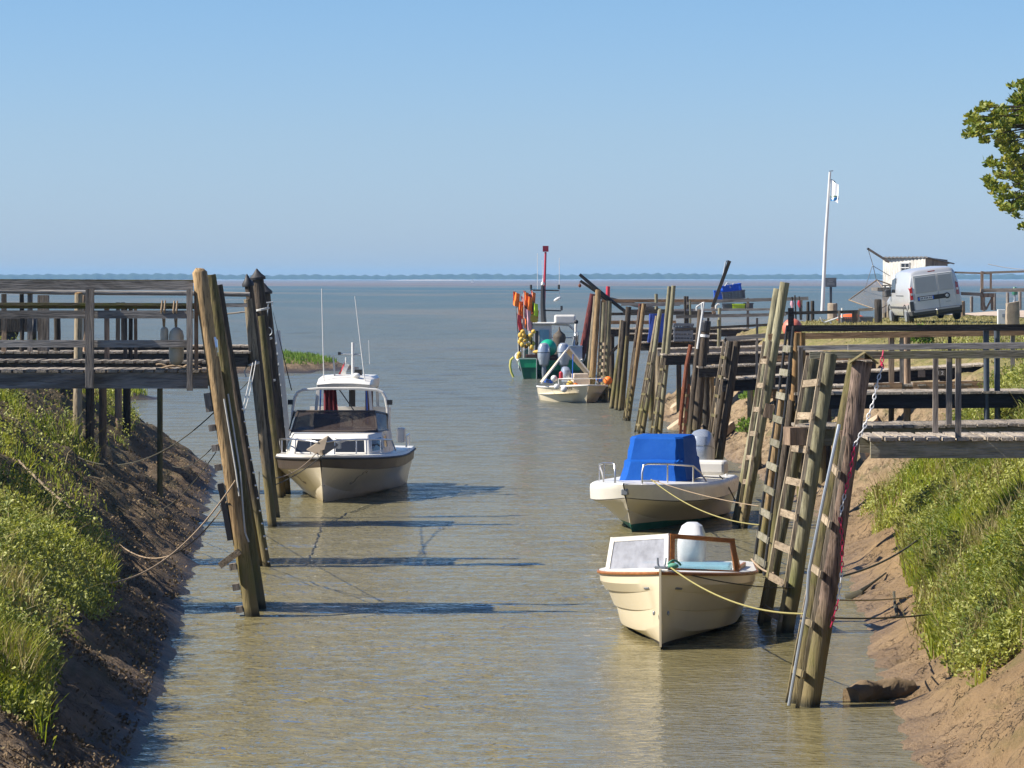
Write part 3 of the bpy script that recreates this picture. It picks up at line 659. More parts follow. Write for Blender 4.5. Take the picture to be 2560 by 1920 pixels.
# fenders on the first rail
for (px_, p0, p1, r, lb) in ((410, 817, 857, .052, 'small pale bottle fender hung on the near left railing'), (440, 818, 914, .098, 'large pale bottle fender with a white ball top hung on the near left railing')):
    t, b = P(px_, p0, Y1 + .06), P(px_ + 1, p1, Y1 + .06); hgt = t.z - b.z
    root = thing('boat_fender', tuple(b), lb, 'fender', 'fenders hanging on the near left railing')
    MB().lathe([(.01, 0), (r * .55, hgt * .03), (r * .9, hgt * .12), (r, hgt * .25), (r, hgt * .78), (r * .85, hgt * .9), (r * .5, hgt * .97), (.02, hgt)], b, seg=18).build('body', M['fender'] if 'fender' in M else plain('fender', (.50, .43, .31), .55, dirt=.7, dcol=(.22, .18, .11)), root, smooth=True)
    m_ = MB()
    for k in (-.02, .02): m_.tube([t + Vector((k * .3, 0, -.01)), t + Vector((k, -.06, .28)), t + Vector((k + .01, -.13, .34)), t + Vector((k, -.16, .22)), t + Vector((k, -.1, .12))], .011, 5)
    m_.build('lanyard', M['rope_tan'], root)
coil = MB()
for k in range(3): coil.tube([P(lerp(390, 505, u), 921 + (3 + 2 * k) * math.sin((5 + 2 * k) * u + 2 * k) - 2 * k, Y1 + .2 + .1 * k) for u in np.linspace(0, 1, 18)], .014, 5)
tag(coil.build('rope_bundle', M['rope_tan']), 'loose pale rope lying on the nearest left landing stage', 'rope')
# ---- right bank: near to far
Y4 = 35.1; c = lambda px: X(px, Y4)
R1 = jetty('nearest right landing stage with gapped pale planks and a double board railing', Y4, c(2172), 9.6, Z(1094, Y4), Z(1091, Y4), 1.2, 0.175, 'plank_pale', 'beam_olive', 0.036, 0.15, GR,
      rails=[(c(2160), Z(888, Y4), 9.6, Z(880, Y4), .076, .05, -.03, 'beam_olive', False), (c(2146), Z(874, Y4), 9.6, Z(860, Y4), .06, .05, 1.1, 'beam_grey', False)],
      posts=[(c(2397), Z(893, Y4), Z(1096, Y4), .058, .045, 'post_grey', False), (8.2, Z(893, Y4), Z(1096, Y4), .058, .045, 'post_grey', False), (c(2370), Z(882, Y4 + 1), Z(1096, Y4), .055, 1.05, 'post_grey', False)],
      supports=[(5.6, .2, .06, 'post_dark'), (6.9, .9, .06, 'post_dark')])
Y5 = 42.4; c = lambda px: X(px, Y5)
R2 = jetty('second right landing stage, end-grain beam showing between its pair of green piles', Y5, c(1998), 10.5, Z(1067, Y5), Z(1046, Y5), 1.2, 0.2, 'plank', 'beam_olive', 0.012, 0.13, GR,
      rails=[(c(2013), Z(875, Y5), 10.5, Z(852, Y5), .06, .045, 1.1, 'beam_grey', False), (c(2024), Z(888, Y5), 10.5, Z(876, Y5), .085, .05, .0, 'beam_olive', False)],
      posts=[(c(2374), Z(890, Y5), Z(1064, Y5), .07, .07, 'post_grey', False), (c(2018), Z(872, Y5), Z(1064, Y5), .06, 1.05, 'post_grey', False), (c(2374) + 2.6, Z(880, Y5), Z(1056, Y5), .07, .07, 'post_grey', False)],
      supports=[(7.4, .5, .07, 'pole_dark')])
tag(MB().box(P(1988, 1090, Y5 + .05), (.22, .3, .22), Matrix.Rotation(.2, 3, 'Z')).build('beam_end_block', M['post_brown']), 'square end-grain timber block sticking out left of the pair of green piles', 'timber')
Y6 = 50.6; c = lambda px: X(px, Y6)
R3 = jetty('third right landing stage with black rail, black beam and round blue-grey posts', Y6, c(1985), 11.5, Z(981, Y6), Z(974, Y6), 1.2, 0.21, 'plank', 'beam_black', 0.014, 0.2, GR,
      rails=[(c(1965), Z(821, Y6), 11.5, Z(816, Y6), .095, .05, -.02, 'beam_black', False)],
      posts=[(c(2466), Z(826, Y6), 1.0, .088, .03, 'post_blue', True), (c(2495), Z(826, Y6), 1.0, .088, .12, 'post_blue', True), (c(1980), Z(770, Y6), Z(985, Y6), .085, .1, 'beam_black', False)],
      supports=[(8.6, 1.0, .07, 'pole_dark')])
Y7 = 59.9; c = lambda px: X(px, Y7)
R4 = jetty('fourth right landing stage with a warm brown rail and brown kick boards', Y7, c(1930), 11.8, Z(968, Y7), Z(946, Y7), 1.2, 0.2, 'plank', 'beam_brown', 0.014, 0.16, GR,
      rails=[(c(1920), Z(842, Y7), 11.8, Z(824, Y7), .105, .05, -.03, 'beam_brown', False), (c(1916), Z(901, Y7), c(2200), Z(896, Y7), .1, .05, 1.15, 'beam_brown', False)],
      posts=[(c(2229), Z(838, Y7), Z(970, Y7), .085, .02, 'post_brown', False), (c(2255), Z(838, Y7), Z(982, Y7), .07, .02, 'post_grey', False), (c(2240), Z(838, Y7), 1.3, .1, .8, 'pole_dark', True), (c(2275), Z(842, Y7), 1.3, .13, .5, 'post_brown', True), (c(2374), Z(832, Y7), Z(965, Y7), .06, .02, 'post_dark', False),
             (c(1932), Z(838, Y7), Z(975, Y7), .09, .05, 'post_brown', False), (c(2532), Z(826, Y7), Z(950, Y7), .07, .02, 'post_grey', False)],
      supports=[(c(2010), .6, .08, 'pole_dark'), (8.9, .6, .07, 'post_brown')])
MB().beam((c(2184), Y7 - .03, Z(967, Y7)), (c(2254), Y7 - .03, Z(966, Y7)), .045, .13).build('kick_board', M['beam_brown'], R4)
MB().beam((c(2282), Y7 - .03, Z(968, Y7)), (11.0, Y7 - .03, Z(957, Y7)), .045, .18).build('kick_board', M['beam_brown'], R4)
Y8 = 67.0; c = lambda px: X(px, Y8)
R5 = jetty('fifth right landing stage, black beam carrying the number 12 plate', Y8, c(1803), c(2505), Z(947, Y8), Z(908, Y8), 1.2, 0.22, 'plank_pale', 'beam_black', 0.016, 0.16, GR,
      rails=[(c(1812), Z(848, Y8), c(1925), Z(838, Y8), .09, .05, .02, 'beam_grey', False), (c(1812), Z(846, Y8), c(1820), Z(870, Y8), .05, .05, .02, 'beam_grey', False)],
      posts=[(c(1820), Z(850, Y8), Z(950, Y8), .09, .1, 'post_dark', False), (c(1893), Z(855, Y8), Z(945, Y8), .045, .1, 'post_grey', False)],
      supports=[(c(2060), .4, .08, 'pole_dark'), (c(2080), .9, .07, 'post_dark'), (c(1950), .5, .08, 'pole_dark')])
pl = plain('plate', (.10, .09, .075), .7, dirt=.5)
q = thing('number_plate', tuple(P(2351, 933, Y8 - .06)), 'dark berth plate with white numerals 12 on the black beam', 'sign', 'berth number plates')
MB().box(P(2351, 932.5, Y8 - .05), (.185, .02, .12)).build('board', pl, q)
def text_obj(s, loc, size, mat, parent, rotz=0.0, name='lettering', depth=0.004, tilt=90):
    cu = bpy.data.curves.new(name, 'FONT'); cu.body = s; cu.size = size; cu.extrude = depth; cu.align_x = 'CENTER'; cu.align_y = 'CENTER'
    o = bpy.data.objects.new(name, cu); COL.objects.link(o)
    dg = bpy.context.evaluated_depsgraph_get(); me = bpy.data.meshes.new_from_object(o.evaluated_get(dg))
    bpy.data.objects.remove(o); me.name = name
    o = bpy.data.objects.new(name, me); COL.objects.link(o); me.materials.clear(); me.materials.append(mat)
    o.parent = parent; o.rotation_euler = (R(tilt), 0, rotz); o.location = loc
    return o
text_obj('1 2', (0, -.012, .005), .10, M['white'], q)
q2 = thing('number_plate', tuple(P(2304, 934, Y8 - .06)), 'faded unreadable berth plate left of the number 12 plate', 'sign', 'berth number plates')
MB().box(P(2304, 934, Y8 - .05), (.14, .02, .14)).build('board', plain('plate_faded', (.12, .10, .09), .8, dirt=.8, scale=30), q2)
Y9 = 76.6; c = lambda px: X(px, Y9)
R6 = jetty('sixth right landing stage, striped grey planks over a dark beam', Y9, c(1745), c(2190), Z(917, Y9), Z(900, Y9), 1.3, 0.2, 'plank', 'beam_dark', 0.03, 0.13, GR,
      rails=[], posts=[], supports=[(c(1768), .4, .08, 'post_dark'), (c(1782), 1.0, .09, 'pole_grey'), (c(1900), .6, .08, 'pole_dark')])
Y10 = 88.0; c = lambda px: X(px, Y10)
R7 = jetty('seventh right landing stage behind the tall twin green piles', Y10, c(1655), c(2060), Z(886, Y10), Z(878, Y10), 1.3, 0.24, 'plank', 'beam_dark', 0.03, 0.14, GR,
      rails=[(c(1690), Z(792, Y10), c(1965), Z(786, Y10), .085, .05, .0, 'beam_grey', False)], posts=[(c(1893), Z(795, Y10), Z(885, Y10), .055, .05, 'post_grey', False), (c(1770), Z(795, Y10), Z(885, Y10), .06, .05, 'post_dark', False)],
      supports=[(c(1720), .4, .08, 'pole_dark'), (c(1800), .6, .09, 'pole_grey'), (c(1880), .6, .08, 'pole_green')])
Y11 = 96.8; c = lambda px: X(px, Y11)
R8 = jetty('eighth right landing stage with pale board edge', Y11, c(1642), c(2040), Z(872, Y11), Z(862, Y11), 1.3, 0.17, 'plank_pale', 'beam_grey', 0.02, 0.14, GR,
      rails=[(c(1688), Z(824, Y11), c(1920), Z(812, Y11), .07, .05, .0, 'beam_dark', False)], posts=[(c(1800), Z(800, Y11), Z(870, Y11), .09, .7, 'pole_green', True), (c(1893), Z(818, Y11), Z(870, Y11), .06, .05, 'post_grey', False)],
      supports=[(c(1648), .4, .09, 'pole_grey'), (c(1760), .7, .09, 'pole_dark')])
Y12 = 105.2; c = lambda px: X(px, Y12)
R9 = jetty('ninth right landing stage carrying a blue tarpaulin and a grey crate', Y12, c(1600), c(2010), Z(856, Y12), Z(846, Y12), 1.4, 0.22, 'plank_pale', 'beam_dark', 0.02, 0.15, GR,
      rails=[(c(1606), Z(764, Y12), c(1700), Z(762, Y12), .06, .05, .0, 'beam_grey', False), (c(1690), Z(776, Y12), c(1960), Z(774, Y12), .075, .05, 1.2, 'beam_grey', False)],
      posts=[(c(1800), Z(770, Y12), Z(856, Y12), .1, .3, 'pole_green', True), (c(1717), Z(741, Y12), Z(850, Y12), .075, 1.2, 'post_dark', True), (c(1730), Z(752, Y12), Z(850, Y12), .07, 1.2, 'pole_green', True)],
      supports=[(c(1630), .5, .09, 'pole_dark'), (c(1700), .7, .08, 'pole_dark')])
Y13 = 113.2; c = lambda px: X(px, Y13)
R10 = jetty('tenth right landing stage with dark red boards near the channel mouth', Y13, c(1564), c(1800), Z(834, Y13), Z(834, Y13), 1.4, 0.22, 'plank_pale', 'beam_dark', 0.02, 0.15, GR,
      rails=[(c(1555), Z(762, Y13), c(1765), Z(758, Y13), .085, .05, 1.0, 'beam_grey', False), (c(1560), Z(781, Y13), c(1765), Z(779, Y13), .17, .05, 1.0, 'beam_dark', False)],
      posts=[(c(1644), Z(735, Y13), Z(834, Y13), .11, 1.1, 'pole_green', True), (c(1722), Z(741, Y13), Z(834, Y13), .1, 1.1, 'pole_dark', True)],
      supports=[(c(1640), .5, .09, 'pole_dark'), (c(1740), .7, .08, 'pole_dark')])
Y14 = 121.5; c = lambda px: X(px, Y14)
R11 = jetty('outermost right landing stage at the channel mouth, long rusty-brown top rail', Y14, c(1515), c(1880), Z(822, Y14), Z(822, Y14), 3.0, 0.24, 'plank', 'beam_dark', 0.02, 0.15, GR,
      rails=[(c(1504), Z(752, Y14), c(1790), Z(752, Y14), .11, .06, .0, 'beam_brown', False), (c(1786), Z(753, Y14), c(2021), Z(746, Y14), .12, .06, .0, 'beam_grey', False), (c(1520), Z(785, Y14), c(1790), Z(783, Y14), .1, .05, .0, 'beam_dark', False),
             (c(1520), Z(806, Y14), c(1690), Z(806, Y14), .13, .05, .0, 'beam_brown', False)],
      posts=[(c(1870), Z(745, Y14), Z(822, Y14), .09, .1, 'post_grey', False), (c(2003), Z(748, Y14), Z(800, Y14), .09, .1, 'post_grey', False), (c(1640), Z(752, Y14), Z(822, Y14), .09, .1, 'post_dark', False)],
      supports=[(c(1530), .5, .1, 'pole_dark'), (c(1530), 2.4, .1, 'pole_dark'), (c(1640), 1.5, .1, 'pole_dark'), (c(1760), 1.5, .1, 'pole_dark')])
MB().beam((c(1521), Y14 + .3, Z(890, Y14)), (c(1551), Y14 + .3, Z(860, Y14)), .09, .1).build('brace', M['beam_dark'], R11)
# ---- right piles
GQ = 'mooring piles along the right bank'
pole((2158, 905), (2022, 1766), 34.95, .098, M['pole_red'], 'reddish split-barked pile at the end of the nearest right landing stage, chain hanging beside it', group=GQ, cap='fold', r_top=.1)
pole((2138, 900), (1996, 1750), 35.25, .085, M['pole_moss'], 'flat mossy pile bolted left of the reddish split-barked pile', group=GQ)
pole((2076, 884), (1966, 1580), 42.3, .09, M['pole_green'], 'front grey-green pile of the second right landing stage, ladder on its left', group=GQ)
pole((2034, 897), (1912, 1555), 43.5, .088, M['pole_green'], 'rear moss-green pile of the second right landing stage, behind the wooden ladder', group=GQ)
pole((1990, 832), (1984, 985), 50.7, .06, M['pole_new'], 'fresh light-brown post head left of the rounder one by the black rail', name='deck_post', cat='post', under=.1)
pole((2003, 831), (1998, 1010), 50.9, .075, M['pole_new'], 'round fresh light-brown post head below the black rail', name='deck_post', cat='post', under=.1)
pole((1960, 975), (1896, 1430), 50.8, .052, M['pole_tan'], 'slim tan pile beneath the third right landing stage behind the black pipes', group=GQ)
pole((1982, 980), (1925, 1418), 51.6, .075, M['pole_dark'], 'dark pile beneath the third right landing stage next to the slim tan one', group=GQ)
pole((1961, 706), (1857, 1319), 59.9, .092, M['pole_green'], 'tall green-grey pile rising high above the brown rail', group=GQ, chamfer=None)
pole((1944, 722), (1840, 1308), 61.2, .085, M['pole_green'], 'pale green pile leaning right behind the tall green-grey pile', group=GQ)
pole((1842, 853), (1782, 1252), 66.9, .08, M['pole_dark'], 'dark pile topped by a crossboard beside the fifth right landing stage', group=GQ)
pole((1826, 853), (1768, 1248), 67.9, .08, M['pole_dark'], 'dark flat pile left of the crossboard-topped one', group=GQ)
pole((1766, 802), (1729, 1181), 76.8, .098, M['pole_dark'], 'thick black pile with a white band and black collar near its head', group=GQ, cap='band')
pole((1752, 775), (1716, 1176), 77.6, .08, M['pole_dark'], 'narrow dark pile left of the white-banded pile', group=GQ)
pole((1683, 714), (1648, 1116), 88.2, .062, M['pole_green'], 'right one of the two tall slim green piles standing together', group=GQ)
pole((1673, 716), (1638, 1112), 88.9, .055, M['pole_green'], 'left one of the two tall slim green piles standing together', group=GQ)
pole((1650, 776), (1606, 1082), 96.6, .072, M['pole_green'], 'green pile cut to a point right of the brown one', group=GQ, chamfer=True)
pole((1642, 790), (1597, 1080), 97.6, .06, M['pole_grey'], 'narrow grey pile behind the pointed green pile', group=GQ)
pole((1609, 759), (1571, 1053), 105.0, .075, M['pole_tan'], 'orange-brown pile between the pointed green pile and the dark cluster', group=GQ)
pole((1602, 760), (1563, 1050), 106.0, .055, M['pole_redpaint'], 'thin reddish pile behind the orange-brown pile', group=GQ)
for t_, b_, yy, r_, mm, lb in (((1572, 767), (1553, 1027), 113.0, .1, 'pole_dark', 'tallest black pile of the dark cluster near the channel mouth'), ((1560, 803), (1540, 1027), 113.0, .075, 'pole_dark', 'middle black pile of the dark cluster near the channel mouth'),
                               ((1549, 870), (1529, 1020), 114.0, .08, 'pole_moss', 'short mossy pile on the left of the dark cluster'), ((1553, 800), (1534, 1024), 114.6, .055, 'pole_grey', 'thin grey pole inside the dark cluster near the channel mouth'), ((1567, 840), (1548, 1028), 112.7, .06, 'pole_moss', 'mossy pile in front of the dark cluster')):
    pole(t_, b_, yy, r_, M[mm], lb, group=GQ)
pole((1495, 724), (1477, 1006), 121.0, .115, M['pole_tan'], 'thick tan pile left of the outermost ladder behind the small tented boat', group=GQ)
pole((1523, 752), (1512, 1006), 121.0, .1, M['pole_green'], 'grey-green pile right of the outermost ladder', group=GQ)
pole((1512, 750), (1497, 1000), 122.6, .09, M['pole_green'], 'grey-green pile behind the rungs of the outermost ladder', group=GQ)
pole((1483, 735), (1447, 935), 150, .16, M['pole_redpaint'], 'dark red leaning pile farthest out at the channel mouth', group=GQ, under=2)
pole((1477, 815), (1458, 938), 152, .13, M['pole_tan'], 'leaning tan pile in front of the dark red one', group=GQ, under=2)
pole((1489, 740), (1470, 960), 138, .1, M['pole_grey'], 'pale rope-wound pile between the tan pile and the dark red pile', group=GQ, under=2)
pole((1520, 716), (1517, 800), 135, .09, M['red'], 'short red post head above the outermost rail', name='marker_post', cat='post', under=3)
# ---- right ladders and pipes
ladder((2021, 890), (1904, 1550), (2058, 882), (1946, 1580), 42.1, 1.0, M['stile'], M['rung'], 'weathered wooden ladder between the two green piles of the second right landing stage', 9, w=.05)
ladder((1910, 853), (1846, 1290), (1927, 853), (1860, 1290), 59.7, .8, M['stile'], M['rung'], 'slim wooden ladder on the tall green-grey pile', 8, w=.05)
ladder((1811, 850), (1745, 1245), (1820, 852), (1757, 1248), 66.8, .6, M['stile'], M['pole_moss'], 'narrow wooden ladder on the crossboard-topped dark pile', 9, rw=.06, w=.05)
ladder((1711, 960), (1694, 1170), (1722, 960), (1703, 1172), 76.6, .6, M['rust'], M['pole_moss'], 'rusty ladder on the left of the white-banded pile', 7, rw=.06, w=.06)
ladder((1655, 895), (1623, 1112), (1663, 895), (1632, 1114), 88.0, .6, M['stile'], M['pole_moss'], 'wooden ladder on the twin slim green piles', 7, rw=.06, w=.05)
ladder((1624, 880), (1588, 1078), (1634, 880), (1598, 1080), 96.4, .6, M['stile'], M['pole_moss'], 'wooden ladder on the pointed green pile', 6, rw=.06, w=.05)
ladder((1599, 765), (1559, 1046), (1588, 870), (1566, 1048), 104.8, .6, M['stile'], M['pole_moss'], 'wooden ladder on the orange-brown pile', 7, rw=.06, w=.05, rng_=(.45, .99))
ladder((1504, 752), (1492, 1000), (1516, 752), (1506, 1003), 120.8, .3, M['stile'], M['stile'], 'pale wooden ladder of the outermost landing stage beside the tented boat', 11, w=.06, rw=.11, rng_=(.35, .99))
ladder((1968, 816), (1886, 1404), (1984, 815), (1912, 1424), 50.3, .6, M['blackrub'], M['beam_olive'], 'black pipe ladder with grey rungs hanging from the black rail', 11, w=.045, round_=True, rw=.1)
ladder((2096, 1066), (1968, 1755), (2112, 1090), (1995, 1760), 34.8, .45, M['stile'], M['stile'], 'narrow plank ladder on the flat mossy pile with a grey pipe beside it', 6, w=.04, rw=.07)
tag(MB().tube([P(2098, 1062, 34.85), P(2092, 1090, 34.8), P(2060, 1240, 34.8), P(2022, 1430, 34.8), P(2018, 1500, 34.8), P(1985, 1690, 34.8), P(1972, 1764, 34.8)], .018, 8).build('grey_pipe', M['steel'], smooth=True), 'bent grey metal pipe running down the nearest right ladder', 'pipe')
tag(MB().beam(P(2110, 1075, 35.0), P(2122, 1160, 35.0), .045, .09).build('side_board', M['post_brown']), 'short board bolted beside the grey pipe on the nearest right pile', 'board')
tag(MB().box(P(1922, 1028, 58.5), (.16, .06, .24), Matrix.Rotation(.25, 3, 'Y')).build('hanging_board', M['post_brown']), 'short tilted board fixed behind the tall green-grey pile', 'board')
tag(MB().tube([P(1741, 768, 77), P(1760, 755, 77), P(1743, 872, 77)], .03, 6).tube([P(1754, 758, 77), P(1756, 800, 77)], .025, 6).tube([P(1741, 768, 77), P(1741, 776, 77)], .02, 6).build('white_bracket', M['white']), 'white painted metal bracket leaning on the white-banded pile', 'bracket')
tag(MB().tube([P(1727, 862, 76.6), P(1716, 915, 76.6), P(1711, 960, 76.6), P(1700, 1064, 76.6)], [.05, .045, .05, .045], 7).build('rusty_chain', M['rust']), 'rusty heavy chain hanging left of the white-banded pile', 'chain')
# winch boom on the outer stage
bo = thing('winch_boom', tuple(P(1500, 745, 121)), 'dark double boom pole reaching out over the channel mouth with a hanging hook block', 'boom')
MB().tube([P(1449, 686, 121), P(1500, 730, 121), P(1562, 778, 121.2)], [.055, .07, .06], 8).build('upper_spar', M['dark'], bo)
MB().tube([P(1451, 702, 121.2), P(1493, 731, 121.2), P(1520, 752, 121.4)], .05, 8).build('lower_spar', M['post_dark'], bo)
MB().tube([P(1450, 703, 121.2), P(1449.5, 711, 121.2)], .012, 5).ball(P(1449.5, 714, 121.2), .055, (1, .8, 1.2)).build('hook_block', M['rust'], bo)
# chain in red and white
CHS = {}
path = [P(2208, 876, 35.0), P(2204, 908, 34.98), P(2206, 918, 34.95), P(2195, 950, 34.9), P(2182, 1010, 34.85), P(2160, 1070, 34.8), P(2136, 1115, 34.8), P(2126, 1180, 34.8), P(2112, 1235, 34.8), P(2100, 1292, 34.8), P(2106, 1350, 34.8), P(2104, 1430, 34.8), P(2096, 1500, 34.8), P(2076, 1568, 34.8)]
seg_ = [(path[i], path[i + 1]) for i in range(len(path) - 1)]
k = 0
for i, (a, b_) in enumerate(seg_):
    n = max(2, int((b_ - a).length / .05))
    for j in range(n):
        cpt = a.lerp(b_, (j + .5) / n); d = (b_ - a).normalized(); s_ = d.cross(Vector((0, 1, 0))).normalized() if k % 2 else Vector((0, 1, 0))
        loop = [cpt + d * (.034 * math.cos(t)) + s_ * (.016 * math.sin(t)) for t in np.linspace(0, 6.283, 9)[:-1]]
        CHS.setdefault(i, MB()).tube(loop, .0065, 5, True); k += 1
cr = thing('plastic_chain', tuple(path[-1]), 'red and white plastic chain hanging down the reddish nearest right pile', 'chain')
_cr, _cw = plain('chain_red', (.55, .03, .09), .4, dirt=.2), plain('chain_white', (.62, .62, .62), .4, dirt=.3)
for i, mbk in CHS.items(): mbk.build('chain_length', _cr if i in (0, 1, 6, 7, 9, 10, 12) else _cw, cr)
# ---------------------------------------------------------------- boats (local axes: bow towards -y, x across, z up from the waterline)
def hull_sections(Lh, B, fore, aft, n=22, full=2.3, flare=0.0, rake=0.0, draft=0.3, chine_bow=0.35, chine_w=0.9, stern_w=0.9, hump=0.38, prof=None):
    """rings of half sections; prof(t) -> list of (u, w) with u 0 keel..1 sheer, w share of the half beam"""
    out = []
    for t in np.linspace(0, 1, n):
        t = t ** 0.85 if t > 0 else 0
        b = B / 2 * (stern_w + (1 - stern_w) * min(1, t / hump) if t < hump else 1 - ((t - hump) / (1 - hump)) ** full)
        b = max(b, 0.012)
        zs = aft + (fore - aft) * t ** 1.8
        zk = -draft * (1 - max(0, (t - 0.72) / 0.28) ** 2.2) * 1.0
        y0 = Lh / 2 - Lh * t
        pts = []
        for u, wd in prof(t):
            z = lerp(zk, zs, u)
            y = y0 + rake * (zs - z) / max(fore, .1) * t ** 3
            pts.append(Vector((b * wd, y, z)))
        out.append(pts)
    return out
def hull_strip(secs, i0, i1, stern=True):
    """both sides between profile indices i0..i1"""
    mb = MB()
    for sgn in (1, -1):
        rings = [[Vector((p.x * sgn, p.y, p.z)) for p in s[i0:i1 + 1]] for s in secs]
        mb.loft(rings, cap=False, closed=False)
    if stern:
        s = secs[0]; a = [s[i] for i in range(i0, i1 + 1)]
        mb.add(a + [Vector((-p.x, p.y, p.z)) for p in a[::-1]], [tuple(range(2 * len(a)))])
    return mb
def weld(o, d=0.0008):
    bm = bmesh.new(); bm.from_mesh(o.data); bmesh.ops.remove_doubles(bm, verts=bm.verts, dist=d); bmesh.ops.recalc_face_normals(bm, faces=bm.faces); bm.to_mesh(o.data); bm.free(); return o
def split_below(o, z, mat, name):
    bm = bmesh.new(); bm.from_mesh(o.data)
    bmesh.ops.bisect_plane(bm, geom=bm.verts[:] + bm.edges[:] + bm.faces[:], plane_co=(0, 0, z), plane_no=(0, 0, 1))
    low = bm.copy()
    bmesh.ops.delete(bm, geom=[f for f in bm.faces if f.calc_center_median().z < z], context='FACES')
    bmesh.ops.delete(low, geom=[f for f in low.faces if f.calc_center_median().z >= z], context='FACES')
    me = bpy.data.meshes.new(name); low.to_mesh(me); low.free(); bm.to_mesh(o.data); bm.free()
    n = bpy.data.objects.new(name, me); COL.objects.link(n); n.parent = o.parent; me.materials.append(mat)
    for p in me.polygons: p.use_smooth = True
    return n
def rub_line(secs, i, r, off=0.0, dz=0.0):
    mb = MB()
    pts = [Vector((s[i].x + off, s[i].y, s[i].z + dz)) for s in secs]
    pts += [Vector((-p.x, p.y, p.z)) for p in pts[::-1]]
    mb.tube(pts, r, 8); return mb
def deck_from(secs, i, dz, t0, t1, inset=0.0, camber=0.0):
    mb = MB(); rows = []
    n = len(secs)
    for k in range(int(t0 * (n - 1)), int(round(t1 * (n - 1))) + 1):
        p = secs[k][i]; hw = max(0.005, p.x - inset)
        rows.append([Vector((hw * s, p.y, p.z + dz + camber * (1 - s * s))) for s in (-1, -.6, -.2, .2, .6, 1)])
    return mb.loft(rows, cap=False, closed=False)
def outboard(parent, loc, s, cowl, leg, lab=None, band=None, tilt=0.0):
    """outboard motor: faceted cowl on a leg with cavitation plate; part of its boat"""
    rot = Matrix.Rotation(tilt, 3, 'X'); loc = Vector(loc)
    def ring(z, wx, wy, yo, pw=3.2, n=20):
        r = []
        for k in range(n):
            a = 2 * math.pi * k / n; c_, s_ = math.cos(a), math.sin(a)
            r.append(loc + rot @ Vector((wx * abs(c_) ** (2 / pw) * (1 if c_ >= 0 else -1), yo + wy * abs(s_) ** (2 / pw) * (1 if s_ >= 0 else -1), z)) * s)
        return r
    m = MB(); m.loft([ring(.10, .10, .16, .02), ring(.16, .15, .24, .0), ring(.34, .185, .30, -.02), ring(.52, .19, .31, -.03), ring(.66, .175, .28, -.02), ring(.76, .135, .21, .02, 2.6), ring(.80, .075, .12, .05, 2.2)])
    o = m.build('outboard_cowl', cowl, parent, smooth=True, local=True, angle=28)
    m = MB(); m.loft([ring(.12, .085, .13, .03), ring(-.1, .08, .13, .05), ring(-.3, .05, .11, .07), ring(-.75, .035, .09, .08)]); m.box(loc + rot @ Vector((0, .1, -.42)) * s, (.22 * s, .3 * s, .02), rot)
    m.build('outboard_leg', leg, o, smooth=True, local=True, angle=40)
    if band:
        m = MB(); m.loft([ring(.505, .1935, .3135, -.03), ring(.525, .1935, .3135, -.03)]); m.build('cowl_band', band, o, local=True)
    return o
def rail_tube(parent, pts, r=0.013, mat='chrome', name='bow_rail', smooth_n=0):
    return MB().tube(pts, r, 8).build(name, M[mat], parent, smooth=True, local=True)
def on_hull(S, t, u, s, i0, i1, off=.006):
    k = t * (len(S) - 1); k0 = int(k); a = S[k0][i0].lerp(S[k0][i1], u); b_ = S[min(k0 + 1, len(S) - 1)][i0].lerp(S[min(k0 + 1, len(S) - 1)][i1], u)
    p = a.lerp(b_, k - k0); return Vector((s * (p.x + off), p.y, p.z))
M['cream'] = gelcoat('cream', (0.70, 0.615, 0.44), (0.34, 0.24, 0.12), 0.25)
M['offwhite'] = gelcoat('offwhite', (0.68, 0.62, 0.50), (0.36, 0.27, 0.15), 0.35)
M['hullwhite'] = gelcoat('hullwhite', (0.70, 0.62, 0.47), (0.33, 0.23, 0.11), 0.7)
M['topwhite'] = plain('topwhite', (0.74, 0.715, 0.65), 0.3, dirt=0.25)
M['varnish'] = wood('varnish', (0.36, 0.135, 0.035), (0.25, 0.085, 0.02), 'x', rough=0.28, contrast=0.15)
M['green_af'] = plain('green_af', (0.01, 0.17, 0.13), 0.6, dirt=0.5, scale=6)
M['black_af'] = plain('black_af', (0.03, 0.026, 0.022), 0.7, dirt=0.4)
M['brownband'] = plain('brownband', (0.075, 0.058, 0.045), 0.4, dirt=0.3)
M['smoke_glass'] = glass('smoke_glass', (0.08, 0.06, 0.05), 0.55, 0.06)
M['clear_glass'] = glass('clear_glass', (0.85, 0.88, 0.9), 0.12, 0.04)
M['cloudy_glass'] = glass('cloudy_glass', (0.42, 0.43, 0.47), 0.62, 0.25)  # left windscreen pane: greyer and less clear than the right
M['dark_glass'] = plain('dark_glass', (0.022, 0.026, 0.034), 0.08, dirt=0.2)
M['silver'] = plain('silver', (0.40, 0.44, 0.49), 0.3, 0.45, 0.15)
M['silver_dark'] = plain('silver_dark', (0.25, 0.27, 0.29), 0.35, 0.3, 0.2)
M['paleblue'] = plain('paleblue', (0.22, 0.44, 0.52), 0.4, dirt=0.15)
M['orange'] = plain('orange', (0.90, 0.20, 0.02), 0.6, dirt=0.15)
M['yellow'] = plain('yellow', (0.62, 0.40, 0.06), 0.6, dirt=0.3)
M['lime'] = plain('lime', (0.55, 0.75, 0.03), 0.55, dirt=0.15)
